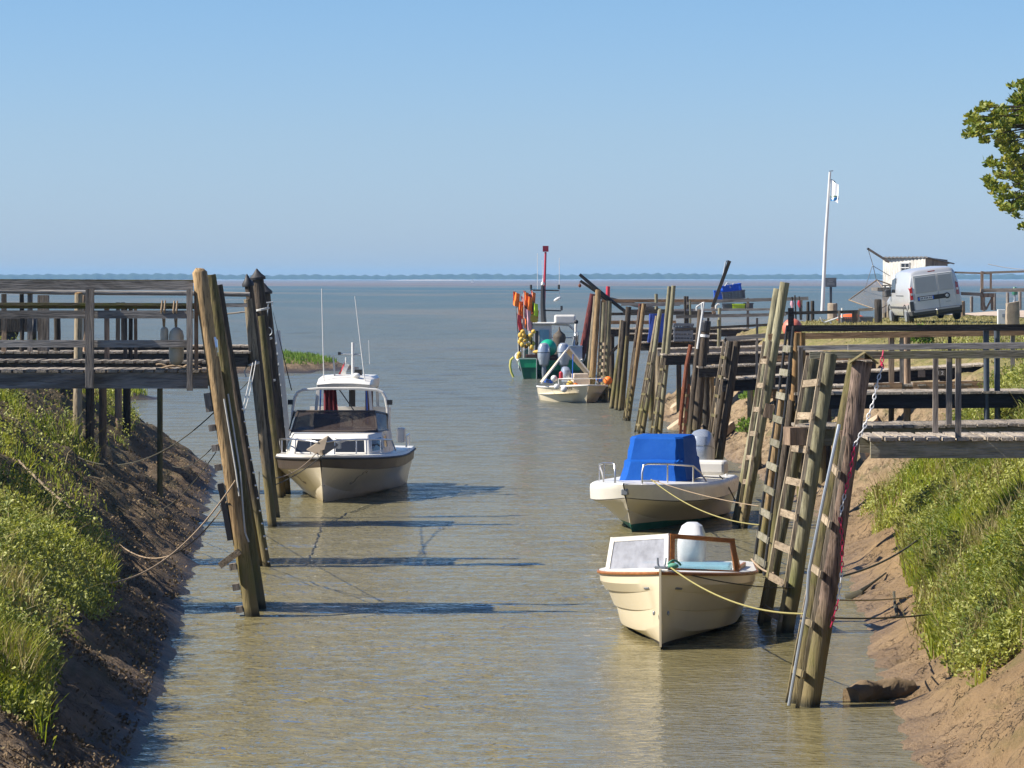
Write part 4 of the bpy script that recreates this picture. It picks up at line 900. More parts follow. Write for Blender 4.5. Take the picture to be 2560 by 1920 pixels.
# ============ 1: cream clinker launch in front
bow, ang = W(1651, 1624), R(-7)
L1_, B1 = 4.7, 1.98
b1 = thing('motor_launch', (bow.x + math.sin(-ang) * (L1_ / 2 - .02), bow.y + math.cos(ang) * (L1_ / 2 - .02), 0), 'cream clinker-built launch with varnished windscreen and white outboard, nearest boat', 'boat', 'boats moored along the right bank', (0, 0, ang))
def prof1(t):
    e = 0.032 * (1 - t ** 8)   # lap of each plank
    m = (1 - t) ** 0.5; w0 = lerp(.03, .84, (1 - t) ** .28); w1 = lerp(.42, .90, m); w2 = lerp(.72, .95, m); s1 = lerp(.56, .47, m); s2 = lerp(.77, .71, m); s0 = lerp(.33, .20, m)
    return [(0, .012), (s0, w0), (lerp(s0, s1, .12), lerp(w0, w1, .2)), (s1, w1), (s1 + .004, w1 + e), (s2, w2), (s2 + .004, w2 + e), (.85, .985), (.985, .995), (1, 1)]
S1 = hull_sections(L1_, B1, .93, .66, 30, 2.0, draft=.15, rake=.06, stern_w=.86, prof=prof1)
h1_ = weld(hull_strip(S1, 0, 9).build('hull', M['cream'], b1, smooth=True, local=True, angle=22))
split_below(h1_, .05, M['black_af'], 'black_bottom')
rub_line(S1, 9, .019, .012, -.025).build('rubbing_strake', M['varnish'], b1, smooth=True, local=True)
MB().beam((0, -L1_ / 2 + .0, .955), (0, -L1_ / 2 + .052, .03), .026, .05, (0, 1, 0)).build('stem_post', M['cream'], b1, local=True)
deck_from(S1, 9, .0, .52, 1, .0, .02).build('foredeck', M['topwhite'], b1, smooth=True, local=True)
for s in (-1, 1):
    mb = MB(); rows = []
    for k in range(0, 17):
        p = S1[k][9]; rows.append([Vector((s * p.x, p.y, p.z)), Vector((s * (p.x - .2), p.y, p.z + .02)), Vector((s * (p.x - .21), p.y, p.z - .05))])
    mb.loft(rows, cap=False, closed=False).build('side_deck', M['topwhite'], b1, smooth=True, local=True)
mb = MB(); rows = []
for k in range(0, 18):
    p = S1[k][9]; rows.append([Vector((-(p.x - .2), p.y, p.z)), Vector((-(p.x * .42), p.y, .3)), Vector((p.x * .42, p.y, .3)), Vector((p.x - .2, p.y, p.z))])
mb.loft(rows, cap=False, closed=False).build('cockpit_lining', M['topwhite'], b1, local=True)
MB().box((0, L1_ / 2 - .55, .47), (1.2, .5, .42)).build('stern_bench', M['paleblue'], b1, local=True, bevel=.03)
MB().box((0, L1_ / 2 - .8, .40), (.16, .012, .10)).build('vent', M['dark'], b1, local=True)
MB().box((0, L1_ / 2 - .06, .56), (1.64, .1, .22)).build('transom_top', M['topwhite'], b1, local=True, bevel=.02)
MB().box((-.35, .45, .38), (.36, .3, .34)).box((-.35, .62, .62), (.34, .06, .3)).build('helm_seat', M['topwhite'], b1, local=True, bevel=.03)
wheel = MB().tube([Vector((-.36 + .15 * math.cos(a), .05 + .03 * math.sin(a), .80 + .15 * math.sin(a))) for a in np.linspace(0, 6.283, 18)[:-1]], .015, 6, True); wheel.build('steering_wheel', M['dark'], b1, smooth=True, local=True)
ys = -.85; zb = .775
Ctop, Cbot = Vector((0.0, ys - .12 + .10, 1.235)), Vector((0.0, ys - .12, zb + .045))
Ls = {s: (Vector((s * .74, ys + .42, 1.15)), Vector((s * .80, ys + .36, zb - .02))) for s in (-1, 1)}
Ws_ = thing('x', (0, 0, 0), None, None); bpy.data.objects.remove(Ws_)
for s, fm, gm in ((-1, 'topwhite', 'cloudy_glass'), (1, 'varnish', 'clear_glass')):
    T, Bt = Ls[s]; ct = Ctop + Vector((s * .03, 0, 0)); cb = Cbot + Vector((s * .03, 0, 0))
    fr = MB(); nrm = (T - ct).cross(cb - ct).normalized()
    for p, q, wd in ((ct, T, .055), (T, Bt, .06), (Bt, cb, .065), (cb, ct, .06)): fr.beam(p, q, .035, wd, (T - ct).normalized() if abs((q - p).normalized().z) > .5 else (0, 0, 1), ext=.026)
    fo = fr.build('windscreen_frame', M[fm], b1, local=True)
    MB().panel([ct, T, Bt, cb], nrm * .006).build('windscreen_pane', M[gm], fo, local=True)
    A_ = Vector((s * .80, ys + .98, zb - .02)); fr = MB()
    for p, q in ((T, A_), (A_, Bt)): fr.beam(p, q, .03, .045, (0, 0, 1), ext=.01)
    fo = fr.build('side_window_frame', M['varnish' if s > 0 else 'topwhite'], b1, local=True)
    MB().panel([T, A_, Bt], Vector((s * .005, 0, 0))).build('side_pane', M['clear_glass'], fo, local=True)
    MB().beam((s * .80, ys + 1.0, zb - .03), (s * .80, 1.35, .69), .03, .10).build('coaming', M['varnish'], b1, local=True)
    MB().ball((s * .085, -L1_ / 2 + .13 , .42), .028, (.6, .6, 1)).build('bow_eye', M['silver_dark'], b1, local=True, smooth=True)
    # small printed maker mark on each bow
    d_ = MB()
    for t_, u_ in ((.93, .30), (.93, .42)): d_.tube([on_hull(S1, t_, u_, s, 6, 7, .004), on_hull(S1, t_ - .03, u_, s, 6, 7, .004)], .008, 4)
    d_.build('maker_mark', M['silver_dark'], b1, local=True)
for s in (-1, 1): MB().tube([(s * .03, -L1_ / 2 + .2, .96), (s * .045, -L1_ / 2 + .2, 1.0), (s * .05, -L1_ / 2 + .22, 1.07)], .013, 6).build('fairlead_horn', M['silver_dark'], b1, smooth=True, local=True)
MB().box((-.0, -L1_ / 2 + .2, .955), (.16, .09, .03)).build('bow_fitting', M['silver_dark'], b1, local=True)
outboard(b1, (0.04, L1_ / 2 + .12, .36), 1.0, M['white'], M['silver_dark'])
# ============ 2: white boat with blue canvas
bow = W(1591, 1331); L2_, B2 = 5.7, 2.25; ang = R(-13.5)
def prof2(t):
    m = 1 - t ** 3.2; f = (1 - t) ** .5
    wc = lerp(.05, .84, f); sc = lerp(.50, .30, f)
    return [(0, .01), (sc * .55, wc * .5), (sc, wc * .97), (sc + .02, wc), (lerp(sc, .70, .35), lerp(wc, .9, .30)), (lerp(sc, .70, .75), lerp(wc, .95, .62)), (.70, .955), (.715, .975), (.73, 1.0), (.90, 1.0), (.965, .985), (1, .93)]
S2 = hull_sections(L2_, B2, .86, .72, 34, 2.9, draft=.3, rake=.72, stern_w=.92, prof=prof2)
off = L2_ / 2 - .62
b2 = thing('motorboat', (bow.x - .10 + math.sin(-ang) * off, bow.y + math.cos(ang) * off, 0), 'white motorboat with a bright blue canvas cover and silver outboard', 'boat', 'boats moored along the right bank', (0, 0, ang))
weld(hull_strip(S2, 2, 7).build('hull', M['offwhite'], b2, smooth=True, local=True, angle=24))
o = weld(hull_strip(S2, 0, 2).build('bottom', M['offwhite'], b2, smooth=True, local=True, angle=24))
weld(hull_strip(S2, 7, 8, False).build('gunwale_groove', M['dark'], b2, local=True))
weld(hull_strip(S2, 8, 11).build('gunwale', M['topwhite'], b2, smooth=True, local=True, angle=50))
split_below(o, .135, M['green_af'], 'antifouling')
deck_from(S2, 11, .0, 0, 1, .0, .035).build('deck', M['topwhite'], b2, smooth=True, local=True)
# blue canvas over a console frame
cv = plain('canvas', (0.003, 0.082, 0.37), 0.75, spec=0.2, dirt=0.35, scale=2.5, dcol=(0.004, 0.035, 0.26), bumpy=0.5)
crr = random.Random(3)
def cring(z, hw, yf, yb, ch, wob=.012):
    key = [(-hw + ch, yf), (hw - ch, yf), (hw, yf + ch * 1.5), (hw, yb), (-hw, yb), (-hw, yf + ch * 1.5)]; out = []
    for i, (x, y) in enumerate(key):
        x2, y2 = key[(i + 1) % 6]
        for k in range(5): out.append(Vector((.08 + lerp(x, x2, k / 5) + crr.uniform(-wob, wob), lerp(y, y2, k / 5) + crr.uniform(-wob, wob), z + crr.uniform(-wob, wob))))
    return out
rows = [cring(.80, .60, -.86, 1.0, .14), cring(.92, .58, -.80, .97, .15), cring(1.06, .56, -.75, .94, .16), cring(1.17, .54, -.72, .92, .15), cring(1.21, .525, -.58, .9, .12), cring(1.36, .51, -.53, .88, .12), cring(1.50, .495, -.48, .86, .12), cring(1.60, .485, -.44, .84, .12, .006), cring(1.635, .46, -.40, .80, .12, .004), cring(1.65, .2, -.1, .4, .08, .003)]
for _r in rows:
    for _v in _r: _v.z = .80 + (_v.z - .80) * .92
MB().loft(rows).build('canvas_cover', cv, b2, smooth=True, local=True, angle=12)
for s in (-1, 1):
    y0 = -L2_ / 2
    mat = 'chrome'
    base = lambda t, ins=.1: (lambda p: Vector((s * max(.02, p.x - ins), p.y, p.z + .02)))(S2[int(t * 33)][11])
    A0, A1, A2, A3 = base(.93), base(.80), base(.62), base(.46)
    up = Vector((0, 0, .33))
    r_ = MB().tube([A0, A0 + up * .55 + Vector((0, .0, 0)), A0 + up * .95 + Vector((s * .02, .05, 0)), A0 + up + Vector((s * .07, .12, 0)), A1 + up, A2 + up * .85, (A2 + A3) / 2 + up * .5, A3], .017, 8).build('bow_rail', M['chrome'], b2, smooth=True, local=True)
    MB().tube([A1, A1 + up], .014, 6).build('rail_stanchion', M['chrome'], r_, local=True)
    MB().tube([A2, A2 + up * .85], .014, 6).build('rail_stanchion', M['chrome'], r_, local=True)
    MB().tube([base(.07), base(.07) + Vector((0, 0, .16))], .025, 8).build('mooring_post', M['white'], b2, local=True)
MB().box((0, -L2_ / 2 + .16, .73), (.12, .16, .11)).build('bow_roller', M['silver_dark'], b2, local=True, bevel=.015)
MB().box((.36, -L2_ / 2 + .62, .895), (.28, .07, .03)).build('deck_cleat', M['silver_dark'], b2, local=True, bevel=.01)
MB().tube([(0, -L2_ / 2 + .40, .42), (0, -L2_ / 2 + .355, .40), (0, -L2_ / 2 + .40, .37)], .014, 6).build('bow_eye', M['chrome'], b2, smooth=True, local=True)
MB().box((.45, 1.55, .93), (1.15, .42, .26)).build('stern_seat', M['topwhite'], b2, local=True, bevel=.06)
outboard(b2, (.28, L2_ / 2 + .15, .58), 1.22, M['silver'], M['silver_dark'], tilt=R(-10), band=M['silver_dark'])
# ============ 3: cabin cruiser on the left
bow = W(806, 1258); L3_, B3 = 6.9, 2.62; ang = R(-3.5)
def prof3(t):
    f = (1 - t) ** .55
    wc = lerp(.04, .86, f); sc = lerp(.46, .27, f)
    return [(0, .01), (sc * .55, wc * .55), (sc, wc * .985), (sc + .012, wc), (lerp(sc, .76, .5), lerp(wc, .95, .45)), (.76, lerp(.93, .965, f)), (.765, lerp(.945, .98, f)), (.945, lerp(.99, 1.0, f)), (.95, 1.012), (1, .985)]
S3 = hull_sections(L3_, B3, .94, .80, 34, 3.2, draft=.34, rake=.42, stern_w=.93, prof=prof3)
off = L3_ / 2 - .33
b3 = thing('cabin_cruiser', (bow.x + math.sin(-ang) * off, bow.y + math.cos(ang) * off, 0), 'old white cabin cruiser with brown band, smoked windscreen and aerials by the left piles', 'boat', None, (0, 0, ang))
weld(hull_strip(S3, 0, 5).build('hull', M['hullwhite'], b3, smooth=True, local=True, angle=24))
weld(hull_strip(S3, 5, 7).build('brown_band', M['brownband'], b3, smooth=True, local=True, angle=24))
weld(hull_strip(S3, 7, 9).build('gunwale', M['topwhite'], b3, smooth=True, local=True, angle=40))
rub_line(S3, 7, .022, .012, .0).build('rubbing_strake', M['dark'], b3, smooth=True, local=True)
deck_from(S3, 9, .0, .0, 1, .0, .015).build('deck', M['topwhite'], b3, smooth=True, local=True)
# cabin trunk with raked front and three windows
def slab(pts_bot, pts_top): return MB().loft([pts_bot, pts_top])
V = Vector
zb = .84
cab = [V((-1.0, -1.0, zb)), V((-.80, -1.9, zb)), V((.80, -1.9, zb)), V((1.0, -1.0, zb)), V((1.03, .9, zb - .1)), V((-1.03, .9, zb - .1))]
cabt = [V((-.93, -.8, 1.30)), V((-.74, -1.55, 1.27)), V((.74, -1.55, 1.27)), V((.93, -.8, 1.30)), V((.95, .9, 1.33)), V((-.95, .9, 1.33))]
trunk = slab(cab, cabt).build('cabin_trunk', M['topwhite'], b3, local=True, bevel=.03)
def inset(q, u0, u1, v0, v1):
    a, b_, c_, d = q   # a-b bottom, d-c top
    f = lambda u, v: a.lerp(b_, u).lerp(d.lerp(c_, u), v)
    return [f(u0, v0), f(u1, v0), f(u1, v1), f(u0, v1)]
def window(q, uv, parent, gm, fm, fw=.03, th=.02, name='window', pname='pane'):
    pts = inset(q, *uv); n = (pts[1] - pts[0]).cross(pts[3] - pts[0]).normalized()
    m = MB()
    for i in range(4): m.beam(pts[i] + n * .008, pts[(i + 1) % 4] + n * .008, fw, th, n, ext=fw * .4)
    fo = m.build(name, M[fm], parent, local=True)
    MB().panel([p + n * .004 for p in pts], n * .006).build(pname, M[gm], fo, local=True)
    return fo
fq = (cab[1], cab[2], cabt[2], cabt[1])
window(fq, (.05, .44, .16, .80), trunk, 'dark_glass', 'topwhite'); window(fq, (.56, .95, .16, .80), trunk, 'dark_glass', 'topwhite')
window((cab[2], cab[3], cabt[3], cabt[2]), (.12, .9, .2, .8), trunk, 'dark_glass', 'topwhite')
window((cab[3], cab[4], cabt[4], cabt[3]), (.04, .35, .3, .8), trunk, 'dark_glass', 'topwhite')
window((cab[0], cab[1], cabt[1], cabt[0]), (.12, .9, .2, .8), trunk, 'dark_glass', 'topwhite')
# raked smoked windscreen
wb = [V((-1.0, -.30, 1.31)), V((-.86, -1.02, 1.31)), V((.70, -1.02, 1.31)), V((1.0, -.30, 1.31))]
wt = [V((-.93, -.05, 1.66)), V((-.78, -.72, 1.70)), V((.74, -.72, 1.70)), V((.96, -.05, 1.62))]
wb[2] = V((.86, -1.02, 1.31)); wt[2] = V((.78, -.72, 1.70))
for i in range(3): window((wb[i], wb[i + 1], wt[i + 1], wt[i]), (.0, 1, 0, 1), b3, 'smoke_glass', 'brownband', .03, .03, 'windscreen_frame', 'windscreen_pane')
# arch and hardtop
arch = [V((-1.0, .0, 1.3)), V((-.97, .0, 1.75)), V((-.93, .0, 1.96)), V((-.87, .0, 2.06)), V((-.76, .0, 2.11)), V((-.4, -.01, 2.14)), V((.4, -.01, 2.14)), V((.76, .0, 2.11)), V((.87, .0, 2.06)), V((.93, .0, 1.96)), V((.97, .0, 1.75)), V((1.0, .0, 1.3))]
mb = MB()
for p, q in zip(arch[:-1], arch[1:]): mb.beam(p, q, .14, .055, (q - p).cross(V((0, 1, 0))), ext=.02)
mb.build('targa_arch', M['topwhite'], b3, local=True, bevel=.015)
for s in (-1, 1): MB().box((s * 1.02, -.02, 1.86), (.1, .12, .1)).build('navigation_light', M['dark'], b3, local=True)
hb = [V((-.92, .75, 2.26)), V((-.88, .6, 2.2)), V((.88, .6, 2.2)), V((.92, .75, 2.26)), V((.92, 2.1, 2.26)), V((-.92, 2.1, 2.26))]
roofr = lambda z, k0, f: (lambda k: [V((-.80 * k, f, z)), V((-.3 * k, f - .1, z + .03)), V((.3 * k, f - .1, z + .03)), V((.80 * k, f, z)), V((.88 * k, f + .4, z)), V((.86 * k, 2.2, z)), V((-.86 * k, 2.2, z)), V((-.88 * k, f + .4, z))])(k0 * .68)
MB().loft([roofr(2.13, .98, .60), roofr(2.20, 1.0, .55), roofr(2.30, 1.0, .9), roofr(2.36, .9, 1.15), roofr(2.37, .5, 1.3)]).build('hardtop', M['topwhite'], b3, smooth=True, local=True, angle=30)
for s in (-1, 1):
    MB().beam((s * .53, .66, 2.16), (s * .60, .6, 1.36), .06, .05, (0, 1, 0)).build('hardtop_pillar', M['topwhite'], b3, local=True)
    MB().beam((s * .54, 2.1, 2.2), (s * .60, 2.1, .9), .06, .05, (0, 1, 0)).build('hardtop_pillar', M['topwhite'], b3, local=True)
    MB().beam((s * .47, .62, 2.14), (s * .50, .64, 1.4), .025, .03, (0, 1, 0)).build('screen_pillar', M['blue'], b3, local=True)
curt = MB(); rows = []
for z in np.linspace(1.45, 2.12, 5): rows.append([V((-.46 + .32 * u * (1 - .25 * (z - 1.45)), 1.0 + .025 * math.sin(u * 22 + z), z)) for u in np.linspace(0, 1, 16)])
curt.loft(rows, cap=False, closed=False).build('red_curtain', plain('red_curtain', (.13, .008, .015), .8), b3, smooth=True, local=True)
MB().box((.04, 1.9, 1.75), (.13, .05, .8)).build('door_frame', M['dark'], b3, local=True)
MB().box((.43, 1.6, 1.7), (.16, .05, .75)).build('brown_door', plain('brown_door', (.10, .05, .035), .6), b3, local=True)
MB().beam((-.1, .5, 2.14), (.26, .52, 1.62), .02, .03, (0, 1, 0)).build('screen_wiper', M['dark'], b3, local=True)
MB().box((0, 1.9, 1.45), (1.7, .06, .5)).build('rear_bulkhead', M['topwhite'], b3, local=True)
MB().box((-.32, .45, 1.42), (.5, .45, .35)).build('helm_seat', plain('helm_seat', (.25, .16, .10), .7), b3, local=True, bevel=.05)
MB().tube([(-.35, -.35, 1.42), (-.2, -.35, 1.55), (.15, -.35, 1.60), (.28, -.35, 1.55), (.3, -.35, 1.4)], .015, 6).build('grab_rail', M['rope_tan'], b3, smooth=True, local=True)
MB().tube([(.5, -.4, 1.38), (.52, -.4, 1.5), (.6, -.4, 1.56), (.85, -.4, 1.6)], .015, 6).build('grab_rail', M['rope_tan'], b3, smooth=True, local=True)
# mast, aerials, flag, horn
mast = MB().tube([(.13, 1.2, 2.35), (.13, 1.2, 3.06)], .032, 8).build('mast', M['white'], b3, local=True, smooth=True)
MB().tube([(-.13, 1.2, 2.82), (.32, 1.2, 2.80)], .018, 6).build('crosstree', M['steel'], mast, local=True)
MB().box((-.15, 1.2, 2.83), (.06, .05, .06)).build('lamp', M['dark'], mast, local=True)
MB().ball((.24, .85, 2.38), .07, (1.2, 1, .8)).build('horn', M['white'], b3, smooth=True, local=True)
MB().box((.21, 1.5, 2.42), (.15, .2, .14)).build('searchlight', M['dark'], b3, local=True)
for p, q, r0, r1, mt in (((-.42, .75, 2.15), (-.47, .75, 4.18), .014, .009, 'white'), ((.43, .75, 2.26), (.22, .75, 4.02), .014, .008, 'white'), ((.45, 1.5, 2.6), (.43, 1.5, 3.1), .007, .006, 'white'), ((-1.0, .0, 2.1), (-1.38, 0, 3.7), .012, .004, 'dark')):
    MB().tube([p, ((p[0] + q[0]) / 2, p[1], (p[2] + q[2]) / 2), q], [r0, r0 * .8, r1], 6).build('aerial', M[mt], b3, smooth=True, local=True)
MB().tube([(-.03, 1.3, 2.3), (-.03, 1.3, 2.75)], .014, 6).build('flagstaff', M['white'], b3, local=True)
MB().beam((-.22, 1.0, 2.3), (-.26, 1.0, 2.78), .03, .05, (0, 1, 0)).build('rod_holder', M['steel'], b3, local=True)
def cloth(corner, u, v, nu, nv, amp, fr=7):
    m = MB(); rows = []
    nrm = Vector(u).cross(Vector(v)).normalized()
    for j in range(nv + 1):
        rows.append([Vector(corner) + Vector(u) * (i / nu) + Vector(v) * (j / nv) + nrm * amp * math.sin(fr * i / nu + 1.3 * j / nv) for i in range(nu + 1)])
    return m.loft(rows, cap=False, closed=False)
fl = cloth((-.04, 1.29, 2.66), (-.13, .02, -.24), (-.02, 0, -.12), 6, 4, .02).build('flag', M['red'], b3, smooth=True, local=True)
cloth((.05, 1.27, 2.60), (-.10, .02, -.22), (-.09, 0, .02), 6, 4, .02).build('white_stripe', M['white'], fl, smooth=True, local=True)
# pulpit rail
pr = []
for s in (-1, 1):
    B_ = lambda t, i=.08: V((s * max(.03, S3[int(t * 33)][9].x - i), S3[int(t * 33)][9].y, S3[int(t * 33)][9].z + .03))
    top_ = [B_(.99) + V((0, .12, .23)), B_(.94) + V((0, 0, .26)), B_(.85) + V((0, 0, .28)), B_(.72) + V((0, 0, .27)), B_(.60) + V((0, 0, .24)), B_(.52) + V((0, 0, .02))]
    r_ = MB().tube(top_, .017, 8).build('bow_rail', M['chrome'], b3, smooth=True, local=True)
    for t in (.95, .85, .72): MB().tube([B_(t), B_(t) + V((0, .03, .27))], .013, 6).build('rail_stanchion', M['chrome'], r_, local=True)
    MB().tube([B_(.16), B_(.16) + V((0, 0, .24)), B_(.05) + V((0, 0, .24)), B_(.05)], .02, 8).build('stern_rail', M['chrome'], b3, smooth=True, local=True)
anc = MB().panel([V((-.30, -3.2, 1.04)), V((.10, -3.1, 1.30)), V((.30, -3.05, 1.12)), V((.02, -3.28, .92))], (0, .03, .02)).beam((.0, -3.3, 1.02), (.25, -2.3, 1.12), .04, .05)
anc.build('anchor', plain('anchor', (.26, .21, .15), .6, .3, .6), b3, local=True)
MB().box((.22, -2.55, 1.1), (.16, .2, .12)).tube([(.1, -2.5, 1.14), (.36, -2.5, 1.2)], .03, 8).build('windlass', M['silver_dark'], b3, local=True)
MB().box((1.1, 1.6, 1.12), (.16, .3, .3)).build('bucket_rack', M['topwhite'], b3, local=True, bevel=.03)
MB().ball((0, -3.02, .34), .03).build('bow_eye', M['dark'], b3, local=True)
# faint sea-horse outline on both bows
shm = plain('decal_grey', (.36, .30, .22), .5)
for s in (1, -1):
    pth = [(.796, .86), (.788, .83), (.793, .92), (.803, .93), (.808, .85), (.802, .76), (.811, .66), (.809, .56), (.802, .46), (.802, .36), (.809, .30), (.817, .35), (.813, .42)]
    MB().tube([on_hull(S3, t, u, s, 3, 5) for t, u in pth], .007, 5).build('seahorse_mark', shm, b3, local=True)
# ============ 4: small work boat with a tented awning
c4 = W(1424, 1009); L4_, B4 = 4.3, 2.05; ang = R(11)
def prof4(t):
    f = (1 - t) ** .4
    wc = lerp(.10, .92, f)
    return [(0, .02), (.22, wc * .7), (.30, wc), (.72, lerp(.6, .98, f)), (1, 1)]
S4 = hull_sections(L4_, B4, .66, .50, 20, 4.2, draft=.25, rake=.35, stern_w=.95, prof=prof4)
b4 = thing('work_boat', (c4.x + .25, c4.y + 2.1, 0), 'small cream work boat under a tent-shaped awning beside the outermost ladder', 'boat', 'boats moored along the right bank', (0, 0, ang))
weld(hull_strip(S4, 0, 4).build('hull', M['cream'], b4, smooth=True, local=True, angle=20))
rub_line(S4, 4, .03, .0, -.02).build('gunwale', M['topwhite'], b4, smooth=True, local=True)
deck_from(S4, 4, -.28, .0, .92, .02).build('deck', M['topwhite'], b4, local=True)
for s in (-1, 1):
    MB().tube([(s * .88, -1.3, .62), (s * .88, -1.2, .84), (s * .72, -1.5, .86), (s * .5, -1.85, .88)], .02, 6).build('side_rail', M['topwhite'], b4, smooth=True, local=True)
MB().tube([(-.88, -1.2, .84), (-.4, -1.5, .84), (.4, -1.5, .86), (.88, -1.2, .86)], .02, 6).build('cross_rail', M['topwhite'], b4, smooth=True, local=True)
tent = plain('tent', (.55, .46, .32), .8, dirt=.3)
for s in (-1, 1):
    MB().panel([V((-.28, -.15, 1.90)), V((-.28 + s * .98, -.30, .72)), V((-.28 + s * .95, .35, .70)), V((-.28, .55, 1.80))], (0, 0, -.012)).build('awning_side', tent, b4, local=True)
    MB().beam((-.28, -.18, 1.94), (-.28 + s * 1.02, -.34, .66), .045, .06, (0, 1, 0), ext=.03).build('awning_pole', M['topwhite'], b4, local=True)
    MB().box((s * .95, .2, .72), (.14, 1.1, .14)).build('blue_cushion', M['blue'], b4, local=True, bevel=.05)
MB().box((.06, -.5, .60), (.62, .5, .5)).box((.04, -.55, .93), (.54, .42, .17)).build('console', plain('console', (.62, .52, .40), .5, dirt=.25), b4, local=True, bevel=.03)
outboard(b4, (.12, 2.3, .5), .85, M['silver'], M['silver_dark'])
for p, r, mt, nm in (((-1.0, -1.5, .58), .11, 'white', 'round_fender'), ((-.8, -1.8, .50), .12, 'white', 'round_fender'), ((-.95, -.8, .85), .12, 'white', 'round_fender'), ((1.02, -.3, .8), .11, 'topwhite', 'round_fender'), ((.86, -1.45, .78), .16, 'orange', 'orange_float'), ((-.5, -1.4, .66), .13, 'yellow', 'yellow_float'), ((-.32, -1.45, .62), .1, 'orange', 'orange_float')):
    MB().ball(p, r, (1, 1, .95)).build(nm, M[mt], b4, smooth=True, local=True)
MB().lathe([(.05, 0), (.07, .02), (.07, .25), (.03, .3)], (-.72, -.9, .8)).build('red_canister', M['red'], b4, local=True)
MB().tube([(-.25, -.6, .8), (-.22, -.6, 1.7)], .02, 6).build('boat_hook', M['blue'], b4, local=True)
dm = plain('reg_mark', (.10, .09, .08), .6)
for t, h in ((.80, .22), (.815, .2), (.835, .22), (.855, .18), (.87, .2)):
    k = int(t * 19); a, b_ = on_hull(S4, t, .30, -1, 3, 4, .012), on_hull(S4, t + .008, .72, -1, 3, 4, .012)
    MB().beam(a, b_, .012, .028, (0, 1, 0)).build('faded_letter', dm, b4, local=True)
# ============ 5: fishing boat, stern towards us
st5 = W(1310, 949); L5_, B5 = 8.2, 2.9; 
M['hullgreen'] = plain('hullgreen', (.012, .36, .14), .45, dirt=.3); M['hullgreen_dark'] = plain('hullgreen_dark', (.008, .12, .05), .6, dirt=.5)
b5 = thing('fishing_boat', (X(1372, 148) , 148 + L5_ / 2, 0), 'green-hulled fishing boat loaded with flags and floats, twin outboards at its stern', 'boat', None, (0, 0, R(181)))
# local: bow -y -> after 181 deg the bow points away from the camera
def prof5(t):
    f = (1 - t) ** .5
    return [(0, .02), (.2, lerp(.1, .75, f)), (.3, lerp(.2, .86, f)), (.62, lerp(.5, .93, f)), (.63, lerp(.51, .935, f)), (1, 1)]
S5 = hull_sections(L5_, B5, 1.35, .82, 18, 2.6, draft=.3, rake=.5, stern_w=.95, prof=prof5)
weld(hull_strip(S5, 0, 3).build('hull_bottom', M['hullgreen_dark'], b5, local=True))
weld(hull_strip(S5, 3, 5).build('hull_side', M['hullgreen'], b5, local=True))
rub_line(S5, 5, .05, 0, -.02).build('gunwale', M['topwhite'], b5, smooth=True, local=True)
deck_from(S5, 5, -.25, .0, .95, .02).build('deck', plain('deck5', (.12, .12, .12), .8), b5, local=True)
# sponson platform at the left of the engines (port quarter is local +x here)
sp = MB(); sp.loft([[V((.62, L5_ / 2 - .02, .02)), V((1.22, L5_ / 2 - .02, .02)), V((1.40, L5_ / 2 - .02, .92)), V((.62, L5_ / 2 - .02, .92))], [V((.62, L5_ / 2 + .55, .02)), V((1.20, L5_ / 2 + .55, .02)), V((1.38, L5_ / 2 + .55, .90)), V((.62, L5_ / 2 + .55, .90))]]); spo = sp.build('stern_step', M['hullgreen_dark'], b5, local=True)
MB().panel([V((.62, L5_ / 2 + .56, .52)), V((1.31, L5_ / 2 + .56, .52)), V((1.39, L5_ / 2 + .56, .90)), V((.62, L5_ / 2 + .56, .90))], (0, .012, 0)).build('green_panel', M['hullgreen'], spo, local=True)
m_ = MB()
for p, q in (((.62, .90), (1.39, .90)), ((.62, .0), (.62, .9)), ((1.2, .02), (1.39, .9))): m_.beam(V((p[0], L5_ / 2 + .575, p[1])), V((q[0], L5_ / 2 + .575, q[1])), .03, .03)
m_.build('white_edging', M['topwhite'], spo, local=True)
outboard(b5, (.30, L5_ / 2 + .35, .42), 1.45, M['silver'], M['silver_dark'], band=M['dark']); outboard(b5, (-.55, L5_ / 2 + .35, .42), 1.45, M['silver'], M['silver_dark'], band=M['dark'])
wh = MB().loft([[V((-.15, -.6, .7)), V((.85, -.6, .7)), V((.85, .9, .7)), V((-.15, .9, .7))], [V((-.15, -.5, 2.32)), V((.85, -.5, 2.32)), V((.85, .85, 2.32)), V((-.15, .85, 2.32))]]).build('wheelhouse', M['topwhite'], b5, local=True, bevel=.03)
MB().box((.35, .17, 2.38), (1.3, 1.7, .09)).build('roof', M['topwhite'], wh, local=True, bevel=.03)
MB().box((.18, .9, 1.62), (.42, .02, .95)).build('window', M['paleblue'], wh, local=True)
MB().box((.52, .905, 1.4), (.14, .03, 1.3)).build('dark_door_edge', M['dark'], wh, local=True)
mast5 = MB().tube([(.18, -.2, 2.4), (.22, -.2, 3.2), (.22, -.2, 4.05)], [.13, .11, .08], 8).build('mast', M['dark'], b5, local=True, smooth=True)
MB().tube([(.78, -.2, 3.86), (-.50, -.2, 3.84)], .035, 6).build('crosstree', M['dark'], mast5, local=True)
MB().tube([(.1, -.2, 2.95), (-.6, -.2, 2.93)], .035, 6).build('lower_crosstree', M['dark'], mast5, local=True)
for p in ((.75, -.2, 4.0), (-.5, -.2, 4.0), (-.62, -.2, 3.05)): MB().lathe([(.05, -.1), (.055, 0), (.05, .1)], p).build('mast_lamp', M['dark'], mast5, local=True)
MB().lathe([(.02, 0), (.08, .04), (.08, .12), (.03, .2), (.02, .35)], (.22, -.2, 4.05)).build('radar_base', M['topwhite'], mast5, local=True, smooth=True)
